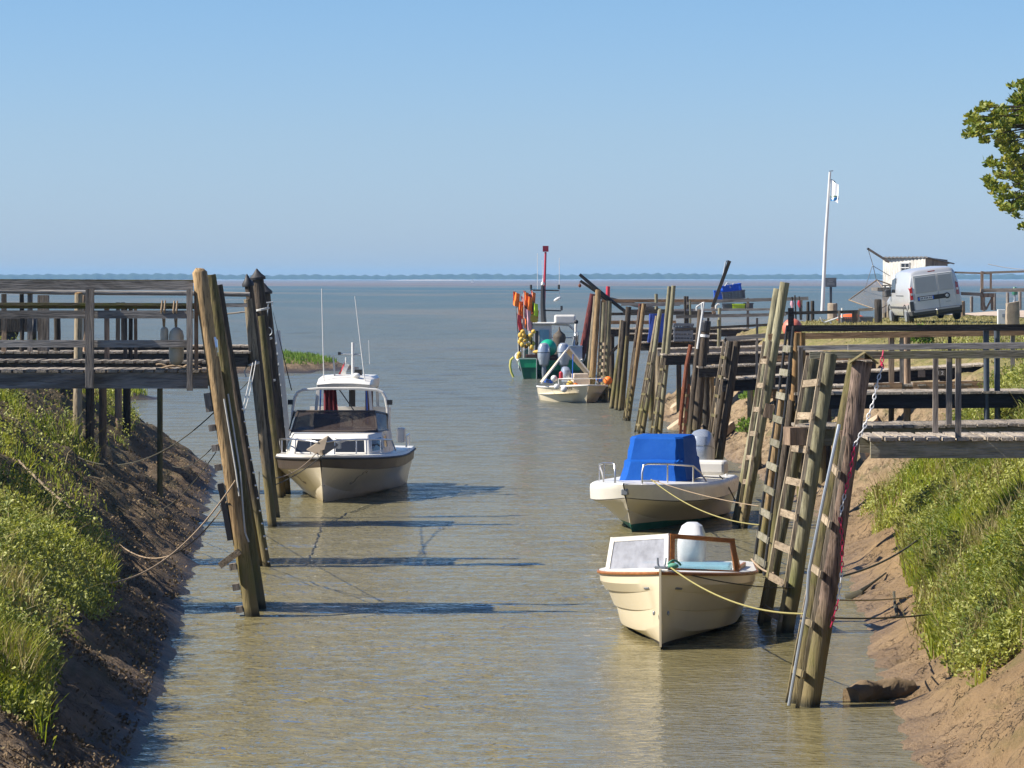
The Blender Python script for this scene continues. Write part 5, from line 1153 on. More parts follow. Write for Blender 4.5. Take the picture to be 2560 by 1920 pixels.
for x0, z0, x1, z1 in ((.46, 3.9, .46, 5.5), (.22, 4.3, .25, 5.2), (-.52, 3.6, -.52, 5.3)): MB().tube([(x0, -.2, z0), (x1, -.2, z1)], .012, 5).build('aerial', M['white'], b5, local=True)
MB().ball((-.42, -.2, 3.45), .2, (1, .5, .35), axis=Matrix.Rotation(.5, 3, 'Y')).build('radar_dome', M['white'], b5, local=True, smooth=True)
# hoops, hauler, boxes on the right side of the deck
MB().tube([(-.1, .6, 2.35), (-.9, .6, 2.3), (-1.15, .6, 2.1), (-1.25, .6, 1.7), (-1.28, .6, .8)], .05, 8).build('gantry_hoop', M['topwhite'], b5, local=True, smooth=True)
MB().tube([(1.25, .7, 1.75), (-1.3, .7, 1.74)], .025, 6).build('work_rail', M['steel'], b5, local=True)
MB().box((-.75, .5, 2.55), (.95, .5, .42)).build('raft_canister', M['topwhite'], b5, local=True, bevel=.08)
MB().lathe([(.03, .0), (.2, .05), (.27, .4), (.24, .75), (.3, 1.0), (.26, 1.15), (.06, 1.32), (.02, 1.5)], (-.47, 1.5, .75), seg=12).build('covered_winch', plain('tarp_brown', (.09, .07, .05), .8, dirt=.6, bumpy=.6), b5, local=True, smooth=True)
MB().lathe([(.25, -.09), (.28, -.05), (.2, 0), (.28, .05), (.25, .09)], (-1.22, 1.3, 1.75), (1, 0, 0)).build('net_hauler', M['steel'], b5, local=True, smooth=True)
MB().tube([(-1.2, 1.3, .8), (-1.2, 1.3, 2.25), (-1.22, 1.3, 2.4)], .06, 8).build('hauler_post', M['topwhite'], b5, local=True)
MB().ball((-1.22, 1.3, 2.45), .1).build('post_head', M['dark'], b5, local=True, smooth=True)
MB().box((-.95, 2.6, 1.0), (.95, .8, .75)).build('fish_box', plain('fishbox', (.52, .52, .58), .5, dirt=.3), b5, local=True, bevel=.02)
MB().box((-.95, 2.6, 1.40), (1.0, .85, .06)).build('box_lid', M['topwhite'], b5, local=True, bevel=.02)
MB().box((.1, 3.2, .9), (1.9, .9, .3)).build('fish_crates', plain('crates5', (.10, .04, .03), .7, dirt=.5), b5, local=True)
for k in range(4): MB().box((-.05, L5_ / 2 - .3, .55 + .13 * k), (.85, .05, .05)).build('transom_slat', plain('slat5', (.16, .07, .05), .7) if k == 0 else bpy.data.materials['slat5'], b5, local=True)
for k in range(16):
    a = random.random(); MB().tube([(-1.0 - .3 * a, .9 + k * .12, .8), (-1.1 - .2 * random.random(), 1.0 + k * .1, 1.4 + .5 * random.random()), (-1.3 + .3 * random.random(), 1.0 + k * .1, 1.2)], .03, 5).build('gear_arm', M['dark'] if k % 3 else M['steel'], b5, local=True)
MB().ball((-1.42, 2.0, .75), .16, (.8, 1, 2.4), axis=Matrix.Rotation(-.5, 3, 'Y')).build('white_fender', M['topwhite'], b5, local=True, smooth=True)
tag(MB().ball(P(1370, 870, 148.6), .39).build('net_ball', plain('ball_green', (.01, .33, .20), .35, dirt=.15), smooth=True), 'big sea-green ball buoy resting on the stern of the fishing boat', 'buoy')
tag(MB().ball(P(1351, 880, 148.4), .2, (1.7, 1, .5)).build('yellow_sack', plain('sack', (.62, .38, .08), .7, bumpy=.5), smooth=True), 'yellow-orange sack left of the sea-green ball on the fishing boat', 'sack')
tag(MB().tube([P(1284, 893, 148.3), P(1277, 900, 148.3), P(1275, 915, 148.3), P(1278, 930, 148.3), P(1284, 943, 148.3)], .05, 8).build('hose', plain('hose', (.55, .5, .12), .6), smooth=True), 'yellow hose looped over the left quarter of the fishing boat', 'hose')
# dan buoys bundled on its port side and a heap of floats
flagc = {'orange': M['orange'], 'red': M['red'], 'lime': M['lime'], 'pink': plain('pink', (.62, .35, .40), .7)}
dan = [(1301, 928, 1288, 728, 'orange', (1284, 728, 13, 28), 'dan buoy with a square orange flag leftmost in the bundle'), (1310, 925, 1310, 726, 'orange', (1309, 726, 10, 30), 'dan buoy with a bright orange flag, second from left in the bundle'), (1316, 925, 1314, 727, 'red', (1313, 730, 14, 38), 'dan buoy with a long orange-red flag over white in the bundle'),
       (1322, 928, 1331, 726, 'orange', (1329, 726, 8, 32), 'dan buoy with a narrow pale orange flag near the black mast'), (1326, 925, 1333, 752, 'lime', (1331, 754, 11, 26), 'dan buoy with a lime green flag near the black mast'), (1297, 920, 1293, 770, 'red', (1291, 782, 9, 34), 'dan buoy with a drooping red flag low on the left of the bundle'),
       (1304, 922, 1303, 757, 'orange', (1299, 760, 12, 22), 'dan buoy with a short orange flag behind the others'), (1307, 925, 1307, 765, 'red', (1305, 770, 9, 26), 'dan buoy with a dark red flag in the middle of the bundle'), (1312, 927, 1318, 770, 'pink', (1312, 770, 12, 44), 'dan buoy with a pale pink flag in the middle of the bundle'),
       (1330, 925, 1337, 768, 'orange', (1328, 770, 16, 16), 'dan buoy with a stubby orange flag above the yellow drum')]
dan += [(1299, 924, 1297, 745, 'orange', (1294, 748, 10, 36), 'dan buoy with an orange flag hanging beside the leftmost one'), (1305, 926, 1306, 736, 'red', (1303, 740, 10, 30), 'dan buoy with a red flag squeezed between two orange ones'), (1318, 928, 1322, 736, 'orange', (1318, 738, 11, 34), 'dan buoy with a glowing orange flag right of the white streamer'),
        (1309, 922, 1312, 792, 'orange', (1307, 793, 13, 20), 'dan buoy with an orange flag low in the middle of the bundle'), (1300, 922, 1299, 800, 'pink', (1295, 802, 9, 30), 'dan buoy with a washed-out pink flag low on the left'), (1321, 926, 1325, 780, 'red', (1319, 782, 10, 24), 'dan buoy with a red flag left of the yellow drum')]
for i, (bx, by, tx, ty, colr, (fx, fy, fw, fh), lb) in enumerate(dan):
    Yd = 149.0 + .12 * (i % 4)
    root = thing('dan_buoy', tuple(P(bx, by, Yd)), lb, 'marker buoy', 'dan buoys on the fishing boat')
    MB().tube([P(bx, by, Yd), P((bx + tx) / 2, (by + ty) / 2, Yd), P(tx, ty, Yd)], .02, 6).build('pole', M['white'] if i % 2 else M['dark'], root)
    k_ = Yd / F
    cloth(P(fx - 1, fy, Yd - .03), (fw * 1.2 * k_, -.08, -.12), (-.03 + .06 * (i % 3), .02, -fh * 1.22 * k_), 7, 7, .07, 8).build('flag', flagc[colr], root, smooth=True)
fl = [(1327, 838), (1300, 855), (1315, 866), (1329, 869), (1307, 829), (1296, 893), (1303, 848), (1309, 838), (1317, 842), (1306, 862), (1321, 861), (1332, 859), (1334, 829), (1301, 838), (1321, 812), (1298, 886), (1313, 851), (1326, 848)]
for i, (px_, py_) in enumerate(fl):
    tag(MB().ball(P(px_, py_, 148.7 + .2 * (i % 3)), .105, (1, 1, 1.2 if i % 2 else .9)).build('net_float', M['yellow'], smooth=True), 'yellow net float hanging in the cluster left of the wheelhouse on the fishing boat', 'float', 'yellow net floats on the fishing boat')
tag(MB().lathe([(.2, 0), (.26, .05), (.26, .33), (.2, .38)], P(1331, 806, 149.2)).build('yellow_drum', plain('drum', (.55, .36, .02), .5), smooth=True), 'yellow drum lashed beneath the stubby orange flag', 'drum')
# ropes of the boats
def wl(o, v): 
    bpy.context.view_layer.update(); return o.matrix_world @ Vector(v)
rope(wl(b1, (.12, -L1_ / 2 + .12, .96)), P(2012, 1534, 34.9), .14, .0095, M['rope_yel'], 'yellow-green mooring rope from the cream launch bow to the nearest right ladder')
rope(wl(b1, (.05, -L1_ / 2 + .15, .955)), P(1985, 1470, 42.0), .06, .008, M['rope_dark'], 'thin dark mooring rope from the cream launch bow to the green pile ladder')
rope(wl(b1, (.85, L1_ / 2 - .3, .72)), P(1936, 1432, 43.2), .05, .013, M['rope_tan'], 'short tan rope from the cream launch stern to the green piles')
tag(MB().ball(wl(b1, (.14, -L1_ / 2 + .16, .98)), .045, (1.5, 1, .8)).tube(catenary(wl(b1, (.08, -L1_ / 2 + .15, 1.0)), wl(b1, (.22, -L1_ / 2 + .3, .98)), -.05, 8), .014, 6).build('rope_knot', M['rope_green'], smooth=True), 'green rope knot on the bow of the cream launch', 'rope')
rope(wl(b2, (.36, -L2_ / 2 + .62, .92)), P(1898, 1312, 50.8), .16, .0095, M['rope_yel'], 'yellow mooring rope sagging from the blue-canvas boat to the black pipe ladder')
rope(wl(b2, (.36, -L2_ / 2 + .62, .92)), P(1897, 1265, 52.5), .05, .007, M['rope_tan'], 'thin mooring rope stretched from the blue-canvas boat to the tan pile')
rope(wl(b2, (.95, 1.2, .80)), wl(b2, (1.2, 1.4, .35)), -.05, .012, M['rope_dark'], 'dark rope hanging over the side of the blue-canvas boat')
rope(wl(b3, (-.1, -3.15, 1.0)), P(690, 1195, 60.4), .10, .010, M['rope_tan'], 'thin bow rope from the cruiser to the pale weathered pile')
rope(wl(b3, (.05, -3.12, .98)), P(688, 1212, 60.4), .06, .009, M['rope_dark'], 'second thin bow rope from the cruiser to the pale weathered pile')
rope(P(1483, 965, 121), wl(b4, (.95, -1.4, .8)), .1, .014, M['rope_tan'], 'tan rope from the tented work boat to the outermost piles')
rope(P(1512, 988, 121), wl(b4, (1.0, -1.35, .8)), .12, .014, M['rope_tan'], 'second tan rope from the tented work boat to the outermost piles')
# ---------------------------------------------------------------- van on the grass
Yv = 107.5; vx = X(2330, Yv); vg = gz(vx, Yv + 1.0)
van = thing('delivery_van', (vx + .06, Yv + 2.0, vg + .0), 'silver panel van parked tilted on the grass, rear doors facing us', 'van', None, (0, R(-7.5), R(4)))
van.scale = (.95, .95, .95)
def vring(y, zb, zt, wb, wm, wt, zm=.95):
    half = [(wb, zb), (wm, zb + .15), (wm + .01, zm), (lerp(wm, wt, .45), lerp(zm, zt, .5)), (wt, zt - .14), (wt - .05, zt - .05), (wt - .16, zt - .005), (wt * .5, zt + .02)]
    return [V((x, y, z)) for x, z in half] + [V((-x, y, z)) for x, z in half[::-1]]
M['vanpaint'] = plain('vanpaint', (.58, .58, .58), .32, .25, .12, coat=.5)
M['vanpanel'] = plain('vanpanel', (.36, .37, .39), .35, .2, .12, coat=.4)
M['vanplastic'] = plain('vanplastic', (.055, .056, .06), .6, dirt=.3)
body = MB().loft([vring(-2.13, .42, 1.72, .78, .84, .72), vring(-2.08, .36, 1.80, .82, .88, .75), vring(-1.6, .34, 1.845, .84, .905, .76), vring(0, .34, 1.85, .84, .91, .76), vring(.7, .34, 1.80, .84, .91, .74), vring(1.25, .34, 1.45, .84, .91, .72, .92), vring(1.5, .34, 1.12, .84, .9, .74, .85), vring(2.1, .36, .98, .80, .86, .72, .8), vring(2.25, .42, .8, .7, .74, .6, .7)]).build('body', M['vanpaint'], van, smooth=True, local=True, angle=35)
yr = -2.135
def rear_panel(x0, x1, z0, z1, d, mat, name, par, lean=.0, skew=.0):
    return MB().loft([[V((x0, yr, z0)), V((x1, yr, z0)), V((lerp(x1, x1 * .93, skew), yr, z1)), V((lerp(x0, x0 * .93, skew), yr, z1))], [V((x0 + .012, yr - d, z0 + .012)), V((x1 - .012, yr - d, z0 + .012)), V((lerp(x1, x1 * .93, skew) - .012, yr - d, z1 - .012)), V((lerp(x0, x0 * .93, skew) + .012, yr - d, z1 - .012))]]).build(name, mat, par, local=True)
dl = rear_panel(-.715, .115, .50, 1.66, .02, M['vanpaint'], 'rear_door', van, skew=1); dr = rear_panel(.13, .715, .50, 1.66, .02, M['vanpaint'], 'rear_door', van, skew=1)
yr -= .02
rear_panel(-.66, .095, 1.06, 1.60, .008, M['vanpanel'], 'blank_window', dl, skew=1); rear_panel(.15, .66, 1.06, 1.60, .008, M['vanpanel'], 'blank_window', dr, skew=1)
strip = rear_panel(-.60, .40, .80, .955, .012, M['dark'], 'number_plate_strip', dl)
MB().lathe([(.10, 0), (.10, .02)], (.40, yr, .878), (0, -1, 0), 18).build('handle_roundel', M['dark'], dr, local=True)
MB().lathe([(.055, .0), (.05, .015)], (.405, yr - .02, .878), (0, -1, 0), 14).build('emblem', M['silver'], dr, local=True)
MB().box((-.31, yr - .018, .875), (.52, .01, .11)).build('number_plate', M['white'], dl, local=True)
for x in (-.55, -.07): MB().box((x, yr - .025, .875), (.045, .008, .11)).build('plate_band', M['blue'], dl, local=True)
pm = MB()
for i, x in enumerate((-.48, -.43, -.36, -.31, -.26, -.19, -.14)): pm.box((x, yr - .025, .885), (.028, .006, .055))
pm.build('plate_characters', plain('plate_ink', (.05, .07, .14), .5), dl, local=True)
MB().box((.42, yr - .004, .68), (.17, .004, .022)).build('model_badge', M['vanpanel'], dr, local=True)
yr = -2.135
for s in (-1, 1):
    o = MB().loft([[V((s * .72, yr + .05, .86)), V((s * .86, yr + .10, .84)), V((s * .85, yr + .08, 1.28)), V((s * .72, yr + .05, 1.34))], [V((s * .735, yr - .025, .88)), V((s * .83, yr + .0, .87)), V((s * .82, yr + .0, 1.25)), V((s * .735, yr - .025, 1.30))]]).build('tail_light', plain('lamp_red', (.33, .01, .015), .2, coat=1) if s < 0 else bpy.data.materials['lamp_red'], van, local=True, bevel=.01)
    MB().box((s * .775, yr - .012, 1.06), (.06, .03, .07)).build('reversing_lens', M['white'], o, local=True)
    MB().box((s * 1.0, .95, 1.12), (.2, .16, .26)).build('wing_mirror', M['vanplastic'], van, local=True, bevel=.04)
    MB().panel([V((s * .888, .15, 1.12)), V((s * .88, 1.05, 1.12)), V((s * .80, .85, 1.55)), V((s * .80, .15, 1.62))], (s * .01, 0, 0)).build('side_window', M['dark_glass'], van, local=True)
    MB().beam((s * .915, -1.55, .62), (s * .918, 1.3, .62), .014, .07).build('side_moulding', M['vanplastic'], van, local=True)
    MB().box((s * .905, -.2, .92), (.02, .14, .04)).build('door_handle', M['vanplastic'], van, local=True)
    MB().beam((s * .89, .05, .42), (s * .82, .05, 1.7), .006, .014, (0, 1, 0)).build('door_seam', M['vanplastic'], van, local=True)
    MB().beam((s * .91, -1.35, 1.02), (s * .91, .02, 1.02), .006, .03).build('slide_rail', M['vanplastic'], van, local=True)
    for y in (-1.38, 1.45):
        wl_ = MB().lathe([(.10, -.10), (.25, -.105), (.31, -.07), (.32, 0), (.31, .07), (.25, .105), (.1, .1)], (s * .80, y, .32), (1, 0, 0), 22).build('wheel', M['blackrub'], van, smooth=True, local=True)
        MB().lathe([(.02, .0), (.19, .0), (.2, .03), (.12, .02), (.05, .04)], (s * .80 + s * .1, y, .32), (s, 0, 0), 16).build('wheel_cover', M['silver'], wl_, smooth=True, local=True)
        MB().tube([V((s * .895, y + .37 * math.cos(a), .34 + .37 * math.sin(a))) for a in np.linspace(-.1, math.pi + .1, 13)], .03, 6).build('wheel_arch', M['dark'], van, smooth=True, local=True)
MB().loft([[V((-.88, yr + .25, .34)), V((-.84, yr - .05, .34)), V((.84, yr - .05, .34)), V((.88, yr + .25, .34))], [V((-.90, yr + .25, .50)), V((-.86, yr - .07, .50)), V((.86, yr - .07, .50)), V((.90, yr + .25, .50))]]).build('bumper', M['vanplastic'], van, local=True, bevel=.02)
MB().loft([[V((s_ * .90, yr + .45, .5)), V((s_ * .86, yr - .02, .5)), V((s_ * .86, yr - .02, .82)), V((s_ * .905, yr + .2, .7))] for s_ in (-1, -.86)]).build('corner_guard', M['vanplastic'], van, local=True)
MB().box((0, yr - .075, .47), (1.55, .02, .05)).build('bumper_lip', M['vanpanel'], van, local=True)
MB().tube([(-.02, yr + .1, .3), (-.02, yr - .12, .32), (-.02, yr - .16, .42)], .025, 8).ball((-.02, yr - .16, .45), .035).build('tow_ball', M['chrome'], van, smooth=True, local=True)
MB().box((-.02, yr + .02, 1.745), (.24, .04, .035)).build('brake_light', bpy.data.materials['lamp_red'], van, local=True)
MB().box((.1, -.3, .30), (1.5, 3.6, .1)).build('underbody', M['dark'], van, local=True)
# ---------------------------------------------------------------- fishing hut on stilts with its drop net
Yh = 172.0; k = Yh / F
M['hutwood'] = wood('hutwood', (.50, .485, .445), (.34, .32, .28), 'z', contrast=.3); M['hutwood_side'] = wood('hutwood_side', (.25, .22, .18), (.13, .115, .095), 'z', contrast=.4)  # second wood is a darkened copy for the wall turned from the sun
hut = thing('fishing_hut', (X(2280, Yh), Yh, 0), 'weathered plank fishing hut with a corrugated roof standing behind the van', 'hut')
xa, xb, xc = X(2219, Yh), X(2312, Yh), X(2368, Yh + 2)
zt, zf = Z(644, Yh), Z(718, Yh)
MB().loft([[V((xa, Yh + 2.2, zf)), V((xb, Yh - .2, zf)), V((xc, Yh + 2, zf)), V((xa + 1.0, Yh + 4.4, zf))], [V((xa, Yh + 2.2, zt)), V((xb, Yh - .2, zt + .02)), V((xc, Yh + 2, zt - .1)), V((xa + 1.0, Yh + 4.4, zt))]]).build('plank_wall', M['hutwood'], hut)
wside = MB().panel([V((xb, Yh - .22, zf)), V((xc, Yh + 1.98, zf)), V((xc, Yh + 1.98, zt - .1)), V((xb, Yh - .22, zt + .02))], (.015, -.02, 0)).build('side_wall', M['hutwood_side'], hut)  # right wall's shade put into the colour with a darker wood panel
m_ = MB(); rows = []
for u in np.linspace(0, 1, 60): rows.append([V((lerp(xa - .15, xb + .1, u), Yh + 2.0 - 2.4 * u, zt + .05 + .025 * math.sin(u * 75))), V((lerp(xa + .8, xc + .45, u), Yh + 4.6 - 2.0 * u, zt - .08 - .18 * u + .025 * math.sin(u * 75)))])
m_.loft(rows, cap=False, closed=False); rf = m_.build('roof', plain('roof_sheet', (.16, .155, .15), .7, .1, .5), hut, local=False)
mo = rf.modifiers.new('thick', 'SOLIDIFY'); mo.thickness = .05
fy = lambda px: Yh - .26 + 2.4 * (2312 - px) / 93
wq = [V((X(px, Yh), fy(px), Z(py, Yh))) for px, py in ((2259, 681), (2277, 681), (2277, 657), (2259, 657))]
def world_window(q, parent, fmat, gmat, fw, bars):
    m = MB()
    for i in range(4): m.beam(q[i], q[(i + 1) % 4], fw, .05, (0, -1, 0), ext=fw / 2)
    if bars:
        m.beam((q[0] + q[1]) / 2, (q[2] + q[3]) / 2, fw * .7, .045, (0, -1, 0)); m.beam((q[0] + q[3]) / 2, (q[1] + q[2]) / 2, fw * .7, .045, (0, -1, 0))
    fo = m.build('window', fmat, parent); MB().panel([p + V((0, .01, 0)) for p in q], (0, .01, 0)).build('pane', gmat, fo); return fo
world_window(wq, hut, M['white'], M['dark_glass'], .055, True)
MB().box((X(2290, Yh), Yh + 1.0, zf - .1), (4.0, 3.0, .16)).build('platform', M['hutwood_side'], hut)
for px_ in (2222, 2246, 2310, 2360):
    for dy in (.0, 2.0): MB().tube([(X(px_, Yh), Yh + dy, -1), (X(px_, Yh), Yh + dy, zf - .18)], .11, 8).build('stilt', M['pole_grey'], hut)
for (p, q, w_) in (((2208, 745), (2230, 745), .12), ((2213, 712), (2213, 745), .08), ((2224, 715), (2236, 728), .07), ((2205, 714), (2238, 713), .06)): MB().beam(P(*p, Yh - .4), P(*q, Yh - .4), w_, w_).build('gallery_rail', M['hutwood_side'], hut)
MB().beam(P(2170, 622, Yh - 1.5), P(2222, 655, Yh - .2), .09, .09).build('net_boom', M['beam_pale'], hut)
MB().ball(P(2170, 622, Yh - 1.5), .06).build('boom_pulley', M['dark'], hut)
m, nt, b_ = newmat('fishing_net')
vv = objvec(nt, False); ns = noise(nt, mapping(nt, vv, (3, 3, 1.2)), 1.0, 6, .7)
out = nt.nodes['Material Output']; tr = N(nt, 'ShaderNodeBsdfTransparent'); mx = N(nt, 'ShaderNodeMixShader'); b_.inputs['Base Color'].default_value = (.20, .185, .17, 1); b_.inputs['Roughness'].default_value = .9
L(nt, maprange(nt, ns, 0.3, .7, .35, .75), mx.inputs[0]); L(nt, tr.outputs[0], mx.inputs[1]); L(nt, b_.outputs[0], mx.inputs[2]); L(nt, mx.outputs[0], out.inputs['Surface'])
Yn = Yh - 1.2
net = thing('drop_net', tuple(P(2190, 740, Yn)), 'square drop net hanging slack from its boom beside the fishing hut', 'fishing net')
A_, B_, C_, D_, E_ = P(2122, 750, Yn), P(2192, 700, Yn + 1.5), P(2226, 712, Yn + 2.5), P(2232, 752, Yn), P(2196, 776, Yn - 1.2)
m_ = MB(); rows = []
for i in range(9):
    u = i / 8; a = A_.lerp(B_, u); d = E_.lerp(D_, u); row = []
    for j in range(9):
        v = j / 8; p = a.lerp(d, v); row.append(p - V((0, 0, .35 * 4 * u * (1 - u) * v)) if 0 < i < 8 else p)
    rows.append(row)
m_.loft(rows, cap=False, closed=False); m_.build('mesh_bag', m, net, smooth=True)
m_ = MB()
m_.tube([A_, B_, C_], .035, 5); m_.tube([A_, E_, D_], .03, 5); m_.tube([B_, D_], .02, 5); m_.build('net_frame', M['rope_tan'], net)
for k2, (p, q) in enumerate((((2170, 622), (2181, 658)), ((2181, 658), (2191, 700)), ((2181, 664), (2158, 735)), ((2181, 664), (2225, 690)))): MB().tube([P(*p, Yh - 1.5), P(*q, Yn + .8)], .018, 5).build('net_line', M['steel'], net)
gw = thing('gangway', tuple(P(2480, 735, Yh + 4)), 'wooden gangway on trestles leading right from the fishing hut', 'gangway')
Yg = Yh + 3
MB().beam(P(2385, 733, Yg), P(2452, 736, Yg), .5, .16).build('walkway', M['beam_pale'], gw); MB().beam(P(2452, 726, Yg), P(2640, 724, Yg), .6, .18).build('walkway', M['beam_pale'], gw)
MB().beam(P(2386, 681, Yg), P(2480, 684, Yg), .08, .1).build('handrail', M['beam_pale'], gw); MB().beam(P(2456, 682, Yg), P(2640, 676, Yg), .09, .12).build('handrail', M['beam_pale'], gw)
MB().beam(P(2452, 738, Yg), P(2484, 738, Yg), .5, .2).build('crossbeam', M['post_brown'], gw)
for p, q, w_ in (((2455, 678), (2455, 775), .14), ((2477, 682), (2477, 730), .1), ((2480, 735), (2480, 775), .12), ((2480, 745), (2466, 772), .09), ((2458, 755), (2466, 775), .08), ((2620, 678), (2620, 780), .12)): MB().beam(P(*p, Yg), P(*q, Yg), w_, w_, (0, 1, 0)).build('trestle_post', M['post_brown'], gw)
rope(P(2470, 660, Yg), P(2640, 672, Yg), .15, .02, M['rope_white'], 'thin white line strung above the gangway', name='overhead_line')
for i, (px_, p0, p1) in enumerate(((2429, 741, 772), (2459, 736, 770), (2486, 733, 768), (2519, 731, 766), (2550, 727, 766))):
    tag(MB().tube([P(px_, p1 + 8, 190), P(px_, p0, 190)], .09, 8).build('stake', M['post_grey']), 'thin grey stake standing in the water beyond the track', 'stake', 'stakes in the water beyond the track')
sgl = thing('channel_light', tuple(P(2537, 775, 186)), 'small green-topped light on a tripod beyond the track', 'beacon')
MB().tube([P(2537, 768, 186), P(2537, 735, 186)], .06, 8).build('post', M['steel'], sgl); MB().lathe([(.14, 0), (.16, .1), (.15, .3), (.08, .42)], P(2537, 737, 186)).build('lantern', plain('lantern_green', (.03, .16, .10), .4), sgl, smooth=True)
MB().tube([P(2537, 748, 186), P(2528, 766, 186)], .04, 6).build('leg', M['steel'], sgl); MB().tube([P(2537, 748, 186), P(2546, 766, 186)], .04, 6).build('leg', M['steel'], sgl)
# ---------------------------------------------------------------- flagpole, notice board, bollards and clutter on the grass
Yf = 146.0; xf = X(2057, Yf); gf = gz(xf, Yf)
fp = thing('flagpole', (xf, Yf, gf), 'tall white flagpole with a limp flag near the shore', 'flagpole')
MB().tube([P(2056, 778, Yf), P(2064, 600, Yf), P(2075, 430, Yf)], [.085, .075, .055], 10).build('mast', M['white'], fp, smooth=True)
MB().beam(P(2073, 428, Yf), P(2083, 427, Yf), .04, .04).build('finial', M['steel'], fp)
flg = thing('flag', tuple(P(2078, 450, Yf)), 'white flag with a blue hem hanging from the flagpole', 'flag')
cloth(P(2077, 449, Yf - .04), ((17) * Yf / F, -.26, -.22), (-.02, 0, -.80), 8, 8, .04, 8).build('white_field', plain('flagcloth', (.82, .84, .86), .8, dirt=.1), flg, smooth=True)
cloth(P(2076, 494, Yf - .04), (19 * Yf / F, -.26, 0), (-.02, 0, -.14), 8, 2, .05, 8).build('blue_hem', plain('hemblue', (.02, .22, .55), .8), flg, smooth=True)
cloth(P(2076, 490, Yf - .04), (19 * Yf / F, -.26, 0), (-.02, 0, -.05), 8, 2, .05, 8).build('green_hem', plain('hemgreen', (.12, .30, .06), .8), flg, smooth=True)
MB().tube([P(2078, 449, Yf), P(2086, 454, Yf), P(2091, 463, Yf), P(2094, 474, Yf)], .03, 6).build('dark_edge', plain('flagedge', (.03, .10, .12), .8), flg, smooth=True)
Ys = 140.0
nb = thing('notice_board', (X(2077, Ys), Ys, gz(X(2077, Ys), Ys)), 'grey notice board on a post beside the flagpole', 'sign')
MB().beam(P(2077, 790, Ys), P(2077, 695, Ys), .1, .1, (0, 1, 0)).build('post', M['post_blue'], nb)
MB().box(P(2077, 706, Ys - .08), (28 * Ys / F, .04, 23 * Ys / F)).build('board', plain('board', (.13, .14, .16), .5, dirt=.2), nb)
tx = plain('boardtext', (.30, .31, .33), .6)
for py, wd in ((700, 13), (704, 10), (708, 19), (712, 20)): MB().box(P(2077, py, Ys - .11), (wd * Ys / F, .01, 1.5 * Ys / F)).build('text_line', tx, nb)
def post_at(px, p0, p1, wpx, Y, mat, label, name='bollard', cat='bollard', group=None, rough=.06):
    k_ = Y / F; t, b = P(px, p0, Y), P(px, p1, Y); m_ = MB(); r = wpx * k_ / 2
    zb_ = min(b.z, gz(b.x, Y)) - .25
    m_.tube([V((b.x, Y, zb_)), V((b.x, Y, lerp(zb_, t.z, .6))), V((t.x, Y, t.z - .03)), t], [r, r * 1.02, r * .98, r * .8], 12)
    for v in m_.v: v += V((random.uniform(-1, 1), random.uniform(-1, 1), random.uniform(-1, 1) * .5)) * r * rough
    return tag(m_.build(name, mat, smooth=True), label, cat, group)
M['stone'] = plain('stone', (.34, .27, .19), .95, dirt=.6, scale=6, bumpy=.9, dcol=(.13, .11, .09))
post_at(2195, 748, 806, 19, 108.5, M['post_dark'], 'dark upright wooden bollard left of the van', rough=.1)
post_at(2020, 754, 815, 8, 118, M['post_dark'], 'thinner one of the two dark upright posts left of the flagpole', 'upright_post', 'post'); post_at(2031, 752, 815, 10, 117, M['post_dark'], 'thicker one of the two dark upright posts left of the flagpole', 'upright_post', 'post')
post_at(2081, 758, 790, 25, 132, M['stone'], 'squat round stone bollard below the notice board', rough=.12)
post_at(2406, 752, 790, 14, 128, M['post_brown'], 'brown wooden bollard just right of the van', rough=.1)
st = MB(); c0 = P(2531, 812, 100); 
rows = []
for i in range(8):
    z = lerp(-.3, .66, i / 7); w_ = .19 * (1 - .12 * (i / 7) ** 2); rows.append([V((c0.x + w_ * a * (1 + random.uniform(-.08, .08)), 100 + .17 * b_ * (1 + random.uniform(-.08, .08)), c0.z + z + .03 * a * (i / 7))) for a, b_ in ((-1, -1), (-.3, -1.08), (.4, -1.05), (1, -.95), (1.05, 0), (1, 1), (0, 1.05), (-1, 1), (-1.06, 0))])
tag(st.loft(rows).build('stone_post', M['stone'], smooth=True, angle=60), 'rough-hewn stone post at the edge of the track', 'bollard')
cb = thing('electric_cabinet', tuple(P(2503, 812, 102)), 'small white electric cabinet left of the rough stone post', 'cabinet')
MB().box(P(2503, 792, 102), (.22, .2, .44)).build('casing', M['white'], cb, bevel=.01); MB().box(P(2509, 789, 101.88), (.09, .03, .1)).build('meter', M['steel'], cb)
tag(MB().ball(P(1981, 826, 101) + V((0, 0, .06)), .30, (1, 1, 1.0)).build('mooring_buoy', plain('buoy_pink', (.62, .16, .10), .55, dirt=.35), smooth=True), 'faded orange-pink ball buoy lying behind the black rail end', 'buoy')
